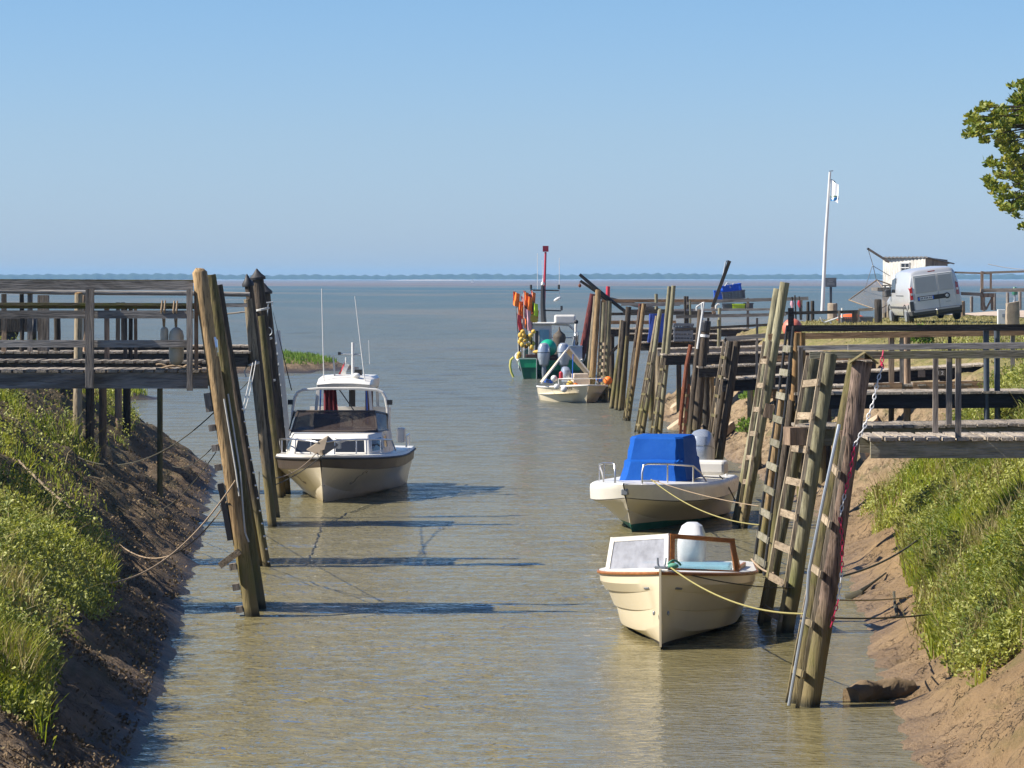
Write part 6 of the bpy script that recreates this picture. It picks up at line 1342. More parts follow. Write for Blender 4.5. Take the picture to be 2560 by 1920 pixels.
# crates
def crate(c, d, mat, label, rot=0.0, roll=0.0, group='crates on the landing stages'):
    root = thing('crate', tuple(c), label, 'crate', group, (0, roll, rot)); w_, l_, h_ = d; t = .025
    for nm, cc, dd in (('side', (0, -l_ / 2, h_ / 2), (w_, t, h_)), ('side', (0, l_ / 2, h_ / 2), (w_, t, h_)), ('end', (-w_ / 2, 0, h_ / 2), (t, l_, h_)), ('end', (w_ / 2, 0, h_ / 2), (t, l_, h_)), ('base', (0, 0, .02), (w_, l_, .03))):
        m_ = MB()
        if nm == 'base': m_.box(cc, dd)
        else:
            n = 5
            for i in range(n):
                z = lerp(.04, h_ - .03, i / (n - 1)); m_.box((cc[0], cc[1], z), (dd[0] + (t * 1.5 if i == n - 1 else 0), dd[1] + (t * 1.5 if i == n - 1 else 0), h_ / (n * 1.5)))
            hw = 7
            for i in range(hw):
                u = lerp(-.48, .48, i / (hw - 1)); m_.box((cc[0] + (u * w_ if nm == 'side' else 0), cc[1] + (u * l_ if nm == 'end' else 0), h_ / 2), (.03 if nm == 'side' else t * .9, .03 if nm == 'end' else t * .9, h_ * .98))
        m_.build(nm, mat, root, local=True)
    return root
cg = plain('crate_grey', (.13, .14, .16), .6, dirt=.3); cbl = plain('crate_blue', (.01, .10, .55), .45, dirt=.15)
Yc = 123.0; kc = Yc / F
crate(P(1833, 749, Yc), (55 * kc, .5, 22 * kc), cg, 'grey slatted crate tilted on the pile of crates at the channel mouth', .1, R(-6))
crate(P(1796, 750, Yc), (20 * kc, .4, 24 * kc), cbl, 'small bright blue crate on the left of the crate pile')
crate(P(1829, 730, Yc + .05), (46 * kc, .45, 19 * kc), cbl, 'big bright blue crate topmost on the crate pile', .1, R(-9))
crate(P(1820, 777, Yc), (26 * kc, .4, 19 * kc), cg, 'dark grey crate at the bottom left of the crate pile')
tag(crate(P(1846, 777, Yc - .1), (28 * kc, .4, 18 * kc), M['lime'], 'lime yellow crate at the bottom of the crate pile'))
crate(P(1871, 777, Yc + .2), (20 * kc, .4, 20 * kc), cg, 'grey crate right of the lime yellow one')
tag(MB().tube([P(1812, 716, Yc), P(1818, 707, Yc), P(1825, 712, Yc), P(1826, 722, Yc)], .03, 6).tube([P(1834, 708, Yc), P(1826, 722, Yc)], .02, 5).build('rope_bundle', M['rope_white'], smooth=True), 'pale rope end looping out of the topmost blue crate', 'rope')
tag(MB().tube([P(1790, 775, Yc - .5), P(1790, 765, Yc - .5), P(1795, 760, Yc - .5), P(1799, 762, Yc - .5)], .04, 6).build('pipe_bend', M['rope_white'], smooth=True), 'pale bent pipe left of the bottom crates', 'pipe')
ld = thing('loading_chute', tuple(P(1780, 770, 119)), 'leaning dark metal loading frame rising above the crate pile', 'frame')
MB().beam(P(1781, 768, 119), P(1824, 652, 119), .09, .12).build('main_beam', M['post_dark'], ld); MB().beam(P(1822, 652, 119), P(1815, 654, 119), .06, .06).build('head', M['steel'], ld)
MB().tube([P(1814, 655, 119), P(1804, 704, 119), P(1795, 740, 119)], .025, 5).build('side_bar', M['steel'], ld); MB().tube([P(1811, 670, 119), P(1818, 668, 119)], .02, 5).build('cross_bar', M['steel'], ld); MB().box(P(1804, 703, 119), (.07, .07, .1)).build('joint', M['rust'], ld)
tag(MB().beam(P(1785, 784, 118.8), P(1782, 768, 118.8), .22, .12).build('wooden_wedge', M['post_brown']), 'split wooden block at the foot of the loading frame', 'block')
# blue tarpaulin and grey tote on stage nine
Yb = 104.9; kb = Yb / F
m_ = MB(); rows = []
for i, z in enumerate(np.linspace(0, 1, 7)):
    py = lerp(856, 785, z); wl0, wl1 = lerp(1622, 1627, z), lerp(1676, 1670, z); w_ = (wl1 - wl0) * kb / 2; cx = (X(wl0, Yb) + X(wl1, Yb)) / 2
    rows.append([V((cx + w_ * a * (1 + .06 * math.sin(5 * z + 9 * a + 4 * b2_)), Yb + .35 + .3 * b2_ * (1 + .05 * math.sin(7 * z + a)), Z(py, Yb))) for a, b2_ in ((-1, -1), (-.5, -1.1), (0, -1), (.5, -1.12), (1, -1), (1.05, 0), (1, 1), (0, 1), (-1, 1), (-1.08, 0))])
tag(m_.loft(rows).build('tarpaulin_bundle', plain('tarp_blue', (.018, .05, .30), .5, dirt=.4, bumpy=.5), smooth=True, angle=50), 'stack wrapped in dark blue tarpaulin behind the pointed green pile', 'tarpaulin')
crate(P(1708, 853, Yb - .1), (46 * kb, .7, 44 * kb), plain('tote', (.12, .13, .15), .6, dirt=.3), 'large grey slatted tote between the twin green piles and the white bracket')
# clutter right of the tall green pile
mb = MB(); Yk = 112
orange_h = tag(MB().ball(P(2127, 797, Yk), .3, (1.6, .8, .55)).build('orange_floats', plain('float_orange', (.75, .13, .03), .6, dirt=.3), smooth=True), 'orange net bundle heaped in the grey crates on the grass', 'net')
crate(P(2120, 813, Yk - .4), (34 * Yk / F, .45, 21 * Yk / F), cg, 'grey crate holding orange nets, left one on the grass', group='crates on the grass'); crate(P(2164, 813, Yk - .4), (30 * Yk / F, .45, 22 * Yk / F), cg, 'darker grey crate, right one of the pair on the grass', group='crates on the grass')
tag(MB().tube([P(2051, 793, 110), P(2056, 803, 110), P(2062, 806, 110), P(2100, 793, 110)], .035, 6).tube([P(2074, 802, 110), P(2081, 815, 110)], .035, 6).build('bent_pipe_frame', M['white'], smooth=True), 'bent white tube frame lying on the grass left of the grey crates', 'frame')
tag(MB().tube([P(2105, 770, 111), P(2105, 795, 111)], .035, 6).build('white_stake', M['white']), 'short white stake behind the grey crates', 'stake')
fn = thing('low_fence', tuple(P(2060, 815, 109)), 'low dark rail fence in front of the flagpole', 'fence'); Yn2 = 109.5
MB().beam(P(1962, 783, Yn2), P(2146, 779, Yn2), .05, .1).build('rail', M['beam_dark'], fn); MB().beam(P(2146, 775, Yn2), P(2183, 773, Yn2), .06, .09).build('rail', M['beam_pale'], fn)
for px_, wp in ((1979, 13), (2136, 12), (2098, 5), (2146, 6)): MB().beam(P(px_, 777, Yn2 - .06), P(px_, 826, Yn2 - .06), wp * Yn2 / F, .08, (0, 1, 0)).build('post', M['post_dark' if wp > 6 else 'post_grey'], fn)
for i, (px_, p0, cl, lb) in enumerate(((1980, 742, 'pink', 'furled pink-flag dan buoy leaning on the outer rail'), (1987, 738, 'dark', 'dark bare dan buoy pole leaning on the outer rail'), (1998, 741, 'red', 'furled red-flag dan buoy leaning on the outer rail'))):
    rt = thing('dan_buoy', tuple(P(px_, 800, 119)), lb, 'marker buoy', 'dan buoys leaning on the outer rail')
    MB().tube([P(px_ + 3, 800, 119), P(px_, p0, 119)], .03, 6).build('pole', M['post_dark'], rt)
    if cl != 'dark': MB().tube([P(px_, p0 + 10, 118.9), P(px_, p0 + 18, 118.9), P(px_ + 1, p0 + 28, 118.9)], [.04, .07, .03], 7).build('flag', flagc[cl], rt, smooth=True)
tag(MB().beam(P(1494, 741, 122), P(1650, 776, 122.8), .12, .14).build('fallen_beam', M['beam_pale']), 'pale timber sloping down behind the outermost rail', 'timber')
# red beacon behind the fishing boat
bc = thing('channel_beacon', (X(1359, 175), 175, 0), 'red pole beacon with a square red topmark in the channel mouth', 'beacon')
MB().tube([V((X(1358, 175), 175, -2)), P(1360, 760, 175), P(1364, 630, 175)], [.08, .075, .055], 10).build('pole', M['red'], bc, smooth=True)
MB().box(P(1364, 622, 175), (14.5 * 175 / F, .28, 14.5 * 175 / F)).build('topmark', plain('topmark', (.30, .012, .03), .55, dirt=.2), bc)
# sailing boats far out
for px_, Yq, py_, h_, lb in ((2187, 2400, 704, 14, 'tiny white sailing boat far out beside the drop net'), (1181, 3300, 697, 9, 'tiny white sailing boat far out near the wooded shore')):
    kq = Yq / F; rt = thing('sailing_boat', tuple(P(px_, py_, Yq)), lb, 'sailing boat', 'sailing boats far out')
    b = V((X(px_, Yq), Yq, 0)); w_ = 4 * kq
    MB().loft([[b + V((-w_, 0, .9)), b + V((w_ * .8, -.6, .8)), b + V((w_ * 1.1, 0, .9)), b + V((w_ * .8, .6, .8))], [b + V((-w_ * .8, 0, -.1)), b + V((w_ * .7, -.4, -.1)), b + V((w_ * .8, 0, -.1)), b + V((w_ * .7, .4, -.1))]]).build('hull', M['white'], rt)
    MB().panel([b + V((-w_ * .9, 0, 1.2)), b + V((w_ * .3, 0, 1.2)), b + V((w_ * .3, 0, h_ * kq))], (0, .12, 0)).build('sail', M['white'], rt)
    MB().tube([b + V((w_ * .35, 0, .5)), b + V((w_ * .35, 0, h_ * kq + .3))], .12, 6).build('mast', M['steel'], rt)
# old cart at the far left
ct = thing('farm_cart', tuple(P(50, 846, 83)), 'dark old cart standing in the grass behind the left railings', 'cart')
MB().box(P(48, 812, 83), (.78, 1.6, .32)).build('box_body', M['post_dark'], ct); MB().box(P(8, 818, 83.2), (.3, .6, .5)).build('drawbar_box', M['post_dark'], ct)
for dx in (14, 84): MB().lathe([(.05, -.06), (.3, -.07), (.33, 0), (.3, .07), (.05, .06)], P(dx, 825, 82.4), (0, 1, 0) if dx < 20 else (1, .1, 0), 18).build('wheel', M['blackrub'], ct, smooth=True)
# log and ropes on the mud
m_ = MB(); a, b = W(2128, 1748, .02), W(2285, 1712, .12); pts, rs = [], []
for i in range(15):
    u = i / 14; pts.append(a.lerp(b, u) + V((0, .05 * math.sin(4 * u), .03 * math.sin(5 * u)))); rs.append(.125 * (1 + .14 * math.sin(11 * u) - .15 * u))
m_.tube(pts, rs, 14)
for v in m_.v: v += V((random.uniform(-1, 1), random.uniform(-1, 1), random.uniform(-1, 1))) * .016
M['mudlog'] = plain('mudlog', (.19, .13, .07), .9, dirt=.8, scale=5, bumpy=.9, dcol=(.075, .055, .03))
tag(m_.build('driftwood_log', M['mudlog'], smooth=True), 'mud-caked log lying at the water edge on the right bank', 'log')
def gp(px, py, lift=.03):
    """where the sight line of a pixel meets the land"""
    Ys_ = np.linspace(26, 130, 2600); zz = CH - (py - HY) / F * Ys_; g_ = ground((px - HX) / F * Ys_, Ys_)
    i = int(np.argmax(zz <= g_)); return V(((px - HX) / F * Ys_[i], Ys_[i], float(g_[i]) + lift))
GA = 'anchor ropes of the left piles'
_b, _t = P(629, 1539, 44.3), P(501, 681, 44.3)
rope(_b.lerp(_t, .395) + V((.06, -.11, 0)), gp(250, 1466), .32, .011, M['rope_tan'], 'thick tan rope swinging from the yellow-brown pile to the left bank, upper one', group=GA, n=26)
rope(_b.lerp(_t, .335) + V((-.09, -.08, 0)), gp(300, 1372), .42, .009, M['rope_tan'], 'tan rope swinging from the yellow-brown pile to the left bank, lower one', group=GA, n=26)
rope(P(534, 1032, 44.4), gp(195, 1150), .35, .008, M['rope_dark'], 'dark slack rope from high on the yellow-brown pile to the post foot', group=GA, n=26)
rope(P(540, 1130, 44.4), gp(405, 1278), .1, .007, M['rope_dark'], 'dark rope from the middle of the yellow-brown pile to the mud', group=GA)
rope(P(528, 1122, 44.5), gp(430, 1168), .12, .007, M['rope_dark'], 'short dark rope between the step blocks and the mud slope', group=GA)
rope(P(627, 945, 60.2), P(580, 990, 51.8), .03, .008, M['rope_dark'], 'dark rope between the second and third left piles')
rope(P(632, 905, 60.1), P(604, 1030, 52.0), .05, .007, M['rope_white'], 'pale rope slanting down from the weathered pile'); rope(P(640, 900, 60.1), P(607, 1040, 51.9), .1, .007, M['rope_white'], 'second pale rope slanting down from the weathered pile')
rope(P(648, 1180, 60.2), P(647, 1310, 51.9), .0, .012, M['rope_dark'], 'dark rope hanging into the water between the left piles')
tag(MB().tube([gp(45, 1196, .25), gp(120, 1265, .2), gp(185, 1305, .12)], .018, 6).build('dry_stick', M['rung'], smooth=True), 'long pale stick lying across the left bank plants', 'stick')
GBr = 'ropes crossing the right mud'
rope(P(2098, 1442, 35.0), gp(2310, 1358, .12), .08, .012, M['rope_dark'], 'dark rope from the nearest right pile up into the bank plants', group=GBr)
rope(P(2092, 1500, 35.0), gp(2280, 1505, .06), .02, .009, M['rope_tan'], 'thin tan line stretched from the nearest right pile across the mud', group=GBr)
rope(P(2085, 1545, 35.0), gp(2370, 1545, .06), .03, .010, M['rope_dark'], 'dark line stretched lowest from the nearest right pile across the mud', group=GBr)
tag(MB().tube([gp(2118, 1500, .03), gp(2150, 1490, .05), gp(2175, 1470, .04), gp(2215, 1440, .04)], [.05, .04, .02, .012], 6).build('rope_tangle', M['rope_dark'], smooth=True), 'dark tangled rope end lying on the right mud', 'rope')
tag(MB().tube([gp(2235, 1500, .1), gp(2238, 1525, .03), gp(2243, 1545, .03)], .02, 5).build('weed_strand', M['rope_dark'], smooth=True), 'dark weed strand hanging at the grass edge on the right mud', 'weed')
# slabs on the far right bank
slabm = plain('slab_stone', (.46, .35, .23), .95, dirt=.6, scale=4, bumpy=.8, dcol=(.22, .16, .10))
sl_sp = [(1700, 1010, .9), (1665, 960, 1.1), (1640, 985, .8), (1775, 1010, .7), (1900, 960, .8), (2160, 1075, .8), (1700, 930, .9), (2165, 1020, .7), (1990, 1130, .7), (1600, 985, .9), (1690, 1065, .8), (1815, 1085, .6), (2170, 1130, .5), (2060, 1000, .5)]
for px_, py_, s_ in sl_sp:
    c_ = gp(px_, py_, .04); m_ = MB(); n = 7; ph = random.random() * 6
    top = [c_ + Matrix.Rotation(-.62, 3, 'Y') @ V((math.cos(2 * math.pi * i / n + ph) * s_ * random.uniform(.35, .6), math.sin(2 * math.pi * i / n + ph) * s_ * random.uniform(.6, 1.1), .05)) for i in range(n)]
    tag(m_.panel(top, (.05, 0, -.2)).build('stone_slab', slabm, bevel=.02), 'flat pale stone slab on the right bank slope under the landing stages', 'stone', 'stone slabs on the right bank')
# ---------------------------------------------------------------- vegetation
def leafmat(name, cols, transl=.3, rough=.6):
    m, nt, b = newmat(name)
    geo = N(nt, 'ShaderNodeNewGeometry'); r_ = geo.outputs['Random Per Island']; pos = geo.outputs['Position']
    big = noise(nt, pos, .9, 3, .6)
    f = mth(nt, 'ADD', mth(nt, 'MULTIPLY', r_, .6), mth(nt, 'MULTIPLY', maprange(nt, big, .3, .7), .4))
    n = len(cols); c = ramp(nt, f, [(i / (n - 1), k) for i, k in enumerate(cols)])
    L(nt, c, b.inputs['Base Color']); b.inputs['Roughness'].default_value = rough; b.inputs['Specular IOR Level'].default_value = .35
    t = N(nt, 'ShaderNodeBsdfTranslucent'); mx = N(nt, 'ShaderNodeMixShader'); mx.inputs[0].default_value = transl
    L(nt, mixc(nt, 1.0, c, (1.25, 1.25, .55), 'MULTIPLY'), t.inputs['Color'])
    L(nt, b.outputs[0], mx.inputs[1]); L(nt, t.outputs[0], mx.inputs[2]); L(nt, mx.outputs[0], nt.nodes['Material Output'].inputs['Surface'])
    return m
M['grass'] = leafmat('grass', [(.085, .125, .010), (.185, .25, .022), (.30, .355, .04), (.41, .40, .07), (.50, .40, .14)], .4)
M['grass_bright'] = leafmat('grass_bright', [(.08, .16, .02), (.14, .24, .03), (.2, .28, .05)], .35)
M['drygrass'] = leafmat('drygrass', [(.15, .13, .04), (.24, .21, .07), (.36, .29, .13), (.13, .15, .03)], .2)
M['purslane'] = leafmat('purslane', [(.10, .125, .02), (.235, .26, .05), (.385, .40, .10), (.50, .50, .17)], .28, .5)
M['treeleaf'] = leafmat('treeleaf', [(.04, .075, .01), (.09, .14, .018), (.17, .21, .03), (.30, .30, .05), (.42, .36, .09)], .3, .45)
M['bark'] = wood('bark', (.13, .10, .07), (.05, .04, .03), 'z', contrast=.6)
def blades(name, px_, h, wd, lean, mat, label):
    """tapered three-point-bend blades at points px_ (n,3)"""
    n = len(px_); az = rng.uniform(0, 2 * np.pi, n); la = rng.uniform(0, 2 * np.pi, n)
    side = np.stack([np.cos(az), np.sin(az), np.zeros(n)], -1) * (wd * rng.uniform(.6, 1.3, n))[:, None] * .5
    ln = np.stack([np.cos(la), np.sin(la), np.zeros(n)], -1) * (lean * h * rng.uniform(.2, 1.2, n))[:, None]
    up = np.zeros((n, 3)); up[:, 2] = h
    b0 = px_ - side; b1 = px_ + side; m0 = px_ + up * .55 + ln * .35 - side * .75; m1 = px_ + up * .55 + ln * .35 + side * .75; t = px_ + up * (1 - .25 * lean) + ln
    co = np.stack([b0, b1, m1, m0, t - side * .12, t + side * .12], 1).reshape(-1, 3); i = np.arange(n)[:, None] * 6
    q = np.concatenate([i + np.array([[0, 1, 2, 3]]), i + np.array([[3, 2, 5, 4]])], 0)
    return link(name, raw_mesh(name, co, q, False), mat, label=label, kind='stuff')
def leaf_quads(c, size, mat_dirs=None, flat=.5):
    """rhombus leaves at centres c; returns coords, quads"""
    n = len(c); d = rng.normal(size=(n, 3)); d[:, 2] = np.abs(d[:, 2]) * .8 + .15; d /= np.linalg.norm(d, axis=1)[:, None]
    s = np.cross(d, rng.normal(size=(n, 3))); s /= np.linalg.norm(s, axis=1)[:, None]
    nn = np.cross(d, s); sz = (size * rng.uniform(.6, 1.35, n))[:, None]
    co = np.stack([c, c + d * sz * .55 + s * sz * .28 + nn * sz * .06, c + d * sz, c + d * sz * .55 - s * sz * .28 + nn * sz * .06], 1).reshape(-1, 3)
    return co, np.arange(n * 4).reshape(n, 4)
def scatter(n, x0, x1, y0, y1, dens):
    x = rng.uniform(x0, x1, n); y = 1 / rng.uniform(1 / y1, 1 / y0, n) if y0 < 60 else rng.uniform(y0, y1, n)
    keep = rng.uniform(0, 1, n) < dens(x, y)
    x, y = x[keep], y[keep]; return np.stack([x, y, ground(x, y)], -1)
vis = lambda x, y, m=.35: np.abs(x) < y * .1506 + m
def dleft(x, y):
    d = poly_dist(x, y, LEFT); p = fbm(x * .8, y * .5, 3, 77)
    edge = .75 + .5 * (fbm(x * .5 + 9, y * .35, 2, 5) - .5) + np.clip((y - 44) / 10, 0, 1) * .9
    k = np.where(y < 52, np.clip((p - .30) * 7, .10, 1), np.clip((p - .57) * 8, .03, 1))
    k = np.where((y > 45) & (y < 54), k * .55, k)
    return k * np.clip((d - edge) / .22, 0, 1) * vis(x, y) * np.where(y < 30.5, np.clip((y - 29.3) / 1.0, 0, 1), 1) * np.clip(3 - d / 4, 0, 1)
def dright(x, y):
    d = poly_dist(x, y, RIGHT); p = fbm(x * .8 + 50, y * .5, 3, 78)
    edge = .55 + .7 * (fbm(x * .5, y * .3, 2, 15) - .35)
    k = np.clip((p - .22) * 7, .25, 1)
    far = np.where(y > 60, np.clip((p - .62) * 9, 0, .6), 1)
    return k * far * np.clip((d - edge) / .2, 0, 1) * vis(x, y) * np.where(y < 34.2, np.clip((y - 33.2) / 1.0, 0, 1), 1)
def hfac(p, seed): return .25 + 1.5 * fbm(p[:, 0] * 1.3, p[:, 1] * .8, 3, seed) ** 1.2
# grass patches where tall blades grow, purslane elsewhere
pL = scatter(210000, -13, -3, 28, 84, dleft); pR = scatter(260000, 3.6, 11, 32, 74, dright)
mixL = fbm(pL[:, 0] * .7 + 3, pL[:, 1] * .45, 3, 91) ; mixR = fbm(pR[:, 0] * .7 + 3, pR[:, 1] * .45, 3, 92)
gL = pL[mixL > .56]; uL = pL[mixL <= .61]; gR = pR[mixR > .50]; uR = pR[mixR <= .54]
fL = np.where(gL[:, 1] > 46, .62, 1.0)
print('veg', len(gL), len(uL), len(gR), len(uR))
blades('bank_grass', gL, .30 * fL * hfac(gL, 61), .017, .55, M['grass'], 'tangled green grass covering the left bank')
blades('bank_grass', gR, .34 * hfac(gR, 62), .017, .55, M['grass'], 'tall green grass covering the right bank above the mud')
def purslane(name, p, label, seed):
    n = 3; h = .30 * hfac(p, seed); pts = []
    for k in range(n):
        o = rng.normal(size=p.shape) * np.array([.035, .035, 0]); q = p + o; q[:, 2] += h * rng.uniform(.15, 1.1, len(p)); pts.append(q)
    co, q = leaf_quads(np.concatenate(pts), .05); link(name, raw_mesh(name, co, q, False), M['purslane'], label=label, kind='stuff')
purslane('purslane', uL[::1], 'pale small-leaved sea purslane on the left bank', 63); purslane('purslane', uR[::1], 'pale small-leaved sea purslane on the right bank', 64)
# dead stems sticking out
M['weedleaf'] = leafmat('weedleaf', [(.065, .105, .02), (.13, .175, .035), (.22, .25, .07), (.30, .30, .11)], .3)
def weeds(name, p, hh, label, mat):
    pts, dirs = [], []
    for k in range(12):
        h = hh * (.25 + .75 * (k + 1) / 12); q = p.copy(); q[:, 2] += h * rng.uniform(.9, 1.1, len(p)); q[:, :2] += rng.normal(size=(len(p), 2)) * .015; pts.append(q)
    c = np.concatenate(pts); n = len(c); az = rng.uniform(0, 6.283, n); d = np.stack([np.cos(az) * .8, np.sin(az) * .8, rng.uniform(.2, .9, n)], -1); d /= np.linalg.norm(d, axis=1)[:, None]
    sd_ = np.stack([-np.sin(az), np.cos(az), az * 0], -1); sz = rng.uniform(.07, .13, n)[:, None]; up = np.array([0, 0, 1.0])
    co = np.stack([c, c + d * sz * .5 + sd_ * sz * .15, c + d * sz - up * sz * .2, c + d * sz * .5 - sd_ * sz * .15], 1).reshape(-1, 3)
    link(name, raw_mesh(name, co, np.arange(n * 4).reshape(n, 4), False), mat, label=label, kind='stuff')
cl = lambda p, sd, th: p[(fbm(p[:, 0] * 1.6 + sd, p[:, 1] * 1.0, 3, 200 + sd) > th) & (rng.uniform(0, 1, len(p)) < .05)]
wl_p, wr_p = cl(pL, 1, .56), cl(pR, 2, .52)
weeds('bank_weeds', wl_p, rng.uniform(.25, .5, len(wl_p)), 'broad-leaved weeds standing in the grass of the left bank', M['weedleaf']); weeds('bank_weeds', wr_p, rng.uniform(.28, .6, len(wr_p)), 'broad-leaved weeds standing in the grass of the right bank', M['weedleaf'])
tl, tR = cl(pL, 3, .60), cl(pR, 4, .58); tl = np.repeat(tl, 6, 0); tR = np.repeat(tR, 6, 0); tl[:, :2] += rng.normal(size=(len(tl), 2)) * .05; tR[:, :2] += rng.normal(size=(len(tR), 2)) * .05
blades('tall_grass', tl, rng.uniform(.3, .6, len(tl)), .014, .45, M['drygrass'], 'taller straw-coloured grass tufts on the left bank'); blades('tall_grass', tR, rng.uniform(.35, .7, len(tR)), .014, .45, M['drygrass'], 'taller straw-coloured grass tufts on the right bank')
s_ = pL[rng.integers(0, len(pL), 420)]; blades('dry_stems', s_, rng.uniform(.35, .7, len(s_)), .012, .9, M['drygrass'], 'dry straw stems on the left bank')
s_ = pR[rng.integers(0, len(pR), 420)]; blades('dry_stems', s_, rng.uniform(.35, .65, len(s_)), .012, .9, M['drygrass'], 'dry straw stems on the right bank')
# wrack, dry leaves and crumbled mud on the bare slopes
def dwrack(x, y):
    d = poly_dist(x, y, LEFT); return vis(x, y) * (d > .12) * (d < 3.4) * np.clip((fbm(x * 1.2, y * .8, 3, 44) - .38) * 6, .04, 1)
pW = scatter(120000, -11, -3, 27, 82, dwrack); pW[:, 2] += .012
co, q = leaf_quads(pW, .045); link('bank_wrack', raw_mesh('bank_wrack', co, q, False), leafmat('wrack', [(.05, .035, .02), (.13, .09, .05), (.24, .17, .10), (.10, .10, .035)], .05, .9), label='dry leaves and crumbs of mud littering the left bank', kind='stuff')
def dclod(x, y):
    d = poly_dist(x, y, RIGHT); return vis(x, y) * (d > .25) * (d < 3) * np.clip((fbm(x * 1.2, y * .9, 3, 45) - .5) * 7, .02, 1)
pC = scatter(16000, 3.4, 9, 26, 80, dclod)
base = np.array([(1, 0, 0), (-1, 0, 0), (0, 1, 0), (0, -1, 0), (0, 0, 1), (0, 0, -1)], float); tri = np.array([(0, 2, 4), (2, 1, 4), (1, 3, 4), (3, 0, 4), (2, 0, 5), (1, 2, 5), (3, 1, 5), (0, 3, 5)])
sz = rng.uniform(.005, .017, len(pC))
co = (pC[:, None, :] + base[None] * (sz[:, None, None] * rng.uniform(.6, 1.5, (len(pC), 6, 1)) * np.array([1, 1, .6]))).reshape(-1, 3); q = (np.arange(len(pC))[:, None, None] * 6 + tri[None]).reshape(-1, 3)
link('mud_clods', raw_mesh('mud_clods', co, q, False), leafmat('clod', [(.12, .08, .045), (.25, .165, .09), (.36, .25, .15)], .0, .95), label='small clods and stones on the right mud slope', kind='stuff')
# short turf on the flats
def dturf(x, y):
    d = poly_dist(x, y, RIGHT); road = (y > 112 + .25 * np.abs(x - 22)) & (x > 17.5 + np.maximum(0, (y - 150) * .28))
    return np.clip((d - 3.6) / 1, 0, 1) * vis(x, y) * (~road) * np.clip((fbm(x * .6, y * .4, 3, 33) - .25) * 3, .05, 1)
pT = scatter(60000, 7, 24, 62, 155, dturf); blades('turf', pT, rng.uniform(.03, .09, len(pT)), .03, .5, M['drygrass'], 'short dry turf around the van')
def dspit(x, y): return (ground(x, y) > .3) * (poly_dist(x, y, SPIT) > .8) * np.clip((fbm(x * .5, y * .5, 2, 8) - .2) * 5, 0, 1) * (y > 160.2) * (x < -8.5)
pS = scatter(16000, -17, -7.5, 159, 171, dspit); blades('spit_grass', pS, rng.uniform(.10, .24, len(pS)), .035, .3, M['grass_bright'], 'bright green grass on the far mud spit')
pI = scatter(5000, -17, -12.6, 115, 127, lambda x, y: (ground(x, y) > .12) * 1.0); blades('islet_grass', pI, rng.uniform(.25, .5, len(pI)), .035, .5, M['grass'], 'grass clumps on the low islet behind the left bank')
def shrub(c, r, h, n, mat, label):
    root = thing('shrub', tuple(c), label, 'shrub')
    a = rng.normal(size=(n, 3)); a /= np.linalg.norm(a, axis=1)[:, None]; a *= rng.uniform(.5, 1, n)[:, None] ** .5; a[:, 2] = np.abs(a[:, 2])
    p = a * np.array([r, r, h]); co, q = leaf_quads(p, .09); me = raw_mesh('foliage', co, q, False); o = bpy.data.objects.new('foliage', me); COL.objects.link(o); me.materials.append(mat); o.parent = root
    m_ = MB()
    for k in range(6): m_.tube([V((0, 0, -.05)), V((math.cos(k) * r * .5, math.sin(k) * r * .5, h * .8))], .012, 5)
    m_.build('stems', M['bark'], root, local=True)
c_ = gp(2298, 862); shrub(c_, .34, .42, 900, M['grass_bright'], 'round green shrub alone on the dry grass below the van')
for px_, py_, r_, h_, lb in ((1880, 1002, .35, .3, 'leafy plant on the slope right of the tall green-grey pile foot'), (1868, 1085, .3, .35, 'leafy plant between slabs under the fifth right landing stage'), (1930, 1050, .25, .25, 'small leafy plant beside the tall green-grey pile'), (1830, 905, .35, .3, 'low plant on the slope behind the white-banded pile'), (1606, 1000, .3, .25, 'small green tuft at the foot of the orange-brown pile')):
    shrub(gp(px_, py_), r_, h_, 380, M['grass_bright'], lb)
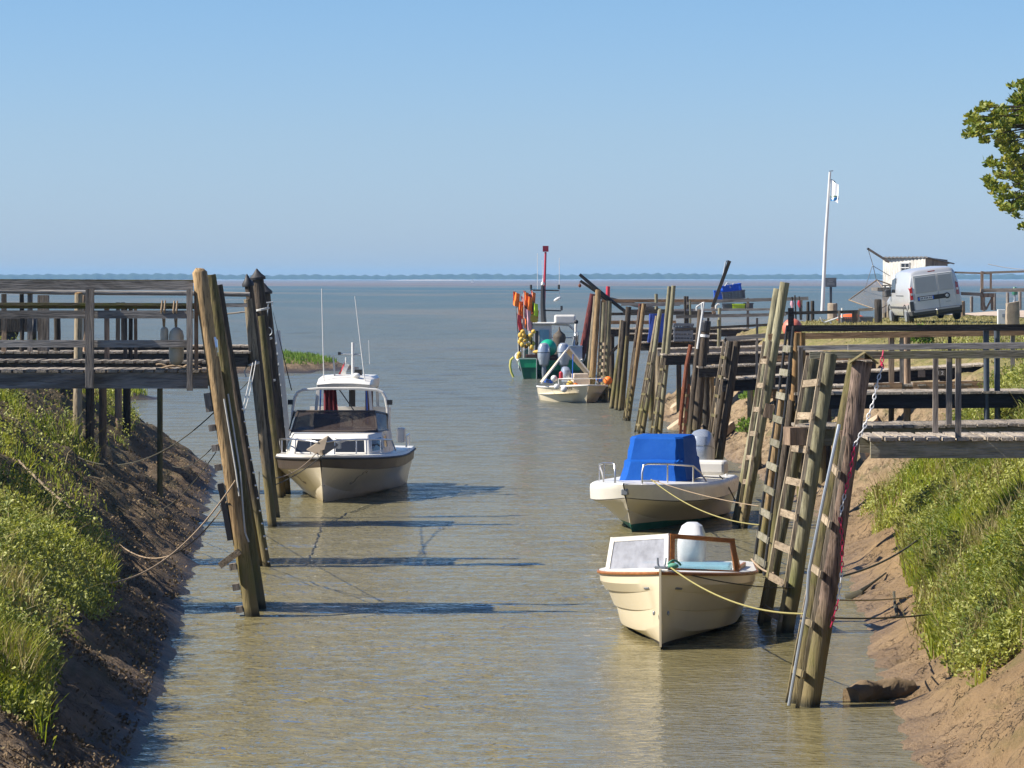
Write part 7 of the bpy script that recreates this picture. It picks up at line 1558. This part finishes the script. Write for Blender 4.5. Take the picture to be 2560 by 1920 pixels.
# ---------------------------------------------------------------- lime tree reaching in from the right
Yt = 58.0; kt = Yt / F
tx0, ty0 = 13.2, Yt + 1.0
tr = thing('broadleaf_tree', (tx0, ty0, gz(tx0, ty0)), 'broadleaf tree whose sunlit leafy branches reach in at the upper right', 'tree')
g0 = gz(tx0, ty0)
trunk = MB().tube([(tx0, ty0, g0 - .3), (tx0 - .05, ty0, g0 + 1.2), (tx0 + .05, ty0, g0 + 2.6), (tx0 - .1, ty0 + .1, g0 + 4.2), (tx0, ty0, g0 + 6.0)], [.34, .27, .24, .19, .1], 14).build('trunk', M['bark'], tr, smooth=True)
lobes = [(2468, 290, 34, 26), (2440, 325, 26, 22), (2500, 285, 30, 22), (2490, 335, 46, 30), (2530, 330, 40, 45), (2432, 300, 14, 10), (2424, 335, 10, 10), (2510, 365, 32, 12), (2548, 390, 34, 34), (2500, 405, 34, 14), (2480, 412, 18, 9), (2540, 430, 44, 34), (2495, 455, 36, 16), (2475, 462, 16, 9), (2505, 480, 26, 16), (2540, 480, 38, 36), (2525, 515, 26, 18), (2550, 530, 20, 20), (2558, 560, 9, 16), (2510, 522, 14, 8), (2548, 235, 24, 24), (2562, 260, 28, 34), (2540, 250, 10, 12), (2565, 215, 20, 14), (2555, 300, 26, 26)]
cs = []
for px_, py_, rx_, ry_ in lobes:
    for q_ in range(max(3, int(rx_ * ry_ / 62))):
        a_, r_ = random.uniform(0, 6.28), random.uniform(.1, 1.12) ** .6
        cs.append((P(px_ + rx_ * r_ * math.cos(a_), py_ + ry_ * r_ * math.sin(a_), Yt + random.uniform(-1.2, 1.2)), 9 * kt * random.uniform(.6, 1.3), 6.5 * kt * random.uniform(.6, 1.3), int(random.uniform(14, 34))))
NV = len(cs)
for k in range(60):   # the rest of the crown, out of the picture
    a, e = random.uniform(0, 6.28), random.uniform(-.5, 1.5); rr = random.uniform(2.0, 3.9)
    p = V((tx0 + rr * math.cos(a) * math.cos(e), ty0 + rr * math.sin(a) * math.cos(e), g0 + 5.6 + rr * .95 * math.sin(e)))
    if p.x < 9.9: continue
    cs.append((p, .7, .6, 190))
allp = []
for c_, rx_, rz_, n in cs:
    a = rng.normal(size=(n, 3)); a /= np.linalg.norm(a, axis=1)[:, None]; a *= (rng.uniform(0, 1, n) ** .45)[:, None]
    allp.append(np.array(c_) + a * np.array([rx_, max(rx_, .12) if n < 100 else .5, rz_]))
co, q = leaf_quads(np.concatenate(allp), .10); co = co - np.array([tx0, ty0, g0])
me = raw_mesh('crown', co, q, False); o = bpy.data.objects.new('crown', me); COL.objects.link(o); me.materials.append(M['treeleaf']); o.parent = tr
br = MB()
for k_ in range(0, NV, 6):
    c_ = cs[k_][0]; root_p = V((9.9, ty0 - .4, lerp(6.6, c_.z, .45))); mid = root_p.lerp(c_, .55) + V((0, 0, .12 + .1 * random.random()))
    br.tube([V((tx0 - .2, ty0, g0 + 3.6)), root_p, mid, c_], [.10, .045, .018, .006], 5)
for (c_, rx_, rz_, n) in cs[NV::3]: br.tube([V((tx0, ty0, g0 + 3.6)), V((tx0, ty0, g0 + 4.2)).lerp(c_, .6), c_], [.09, .05, .01], 5)
br.build('branches', M['bark'], tr)
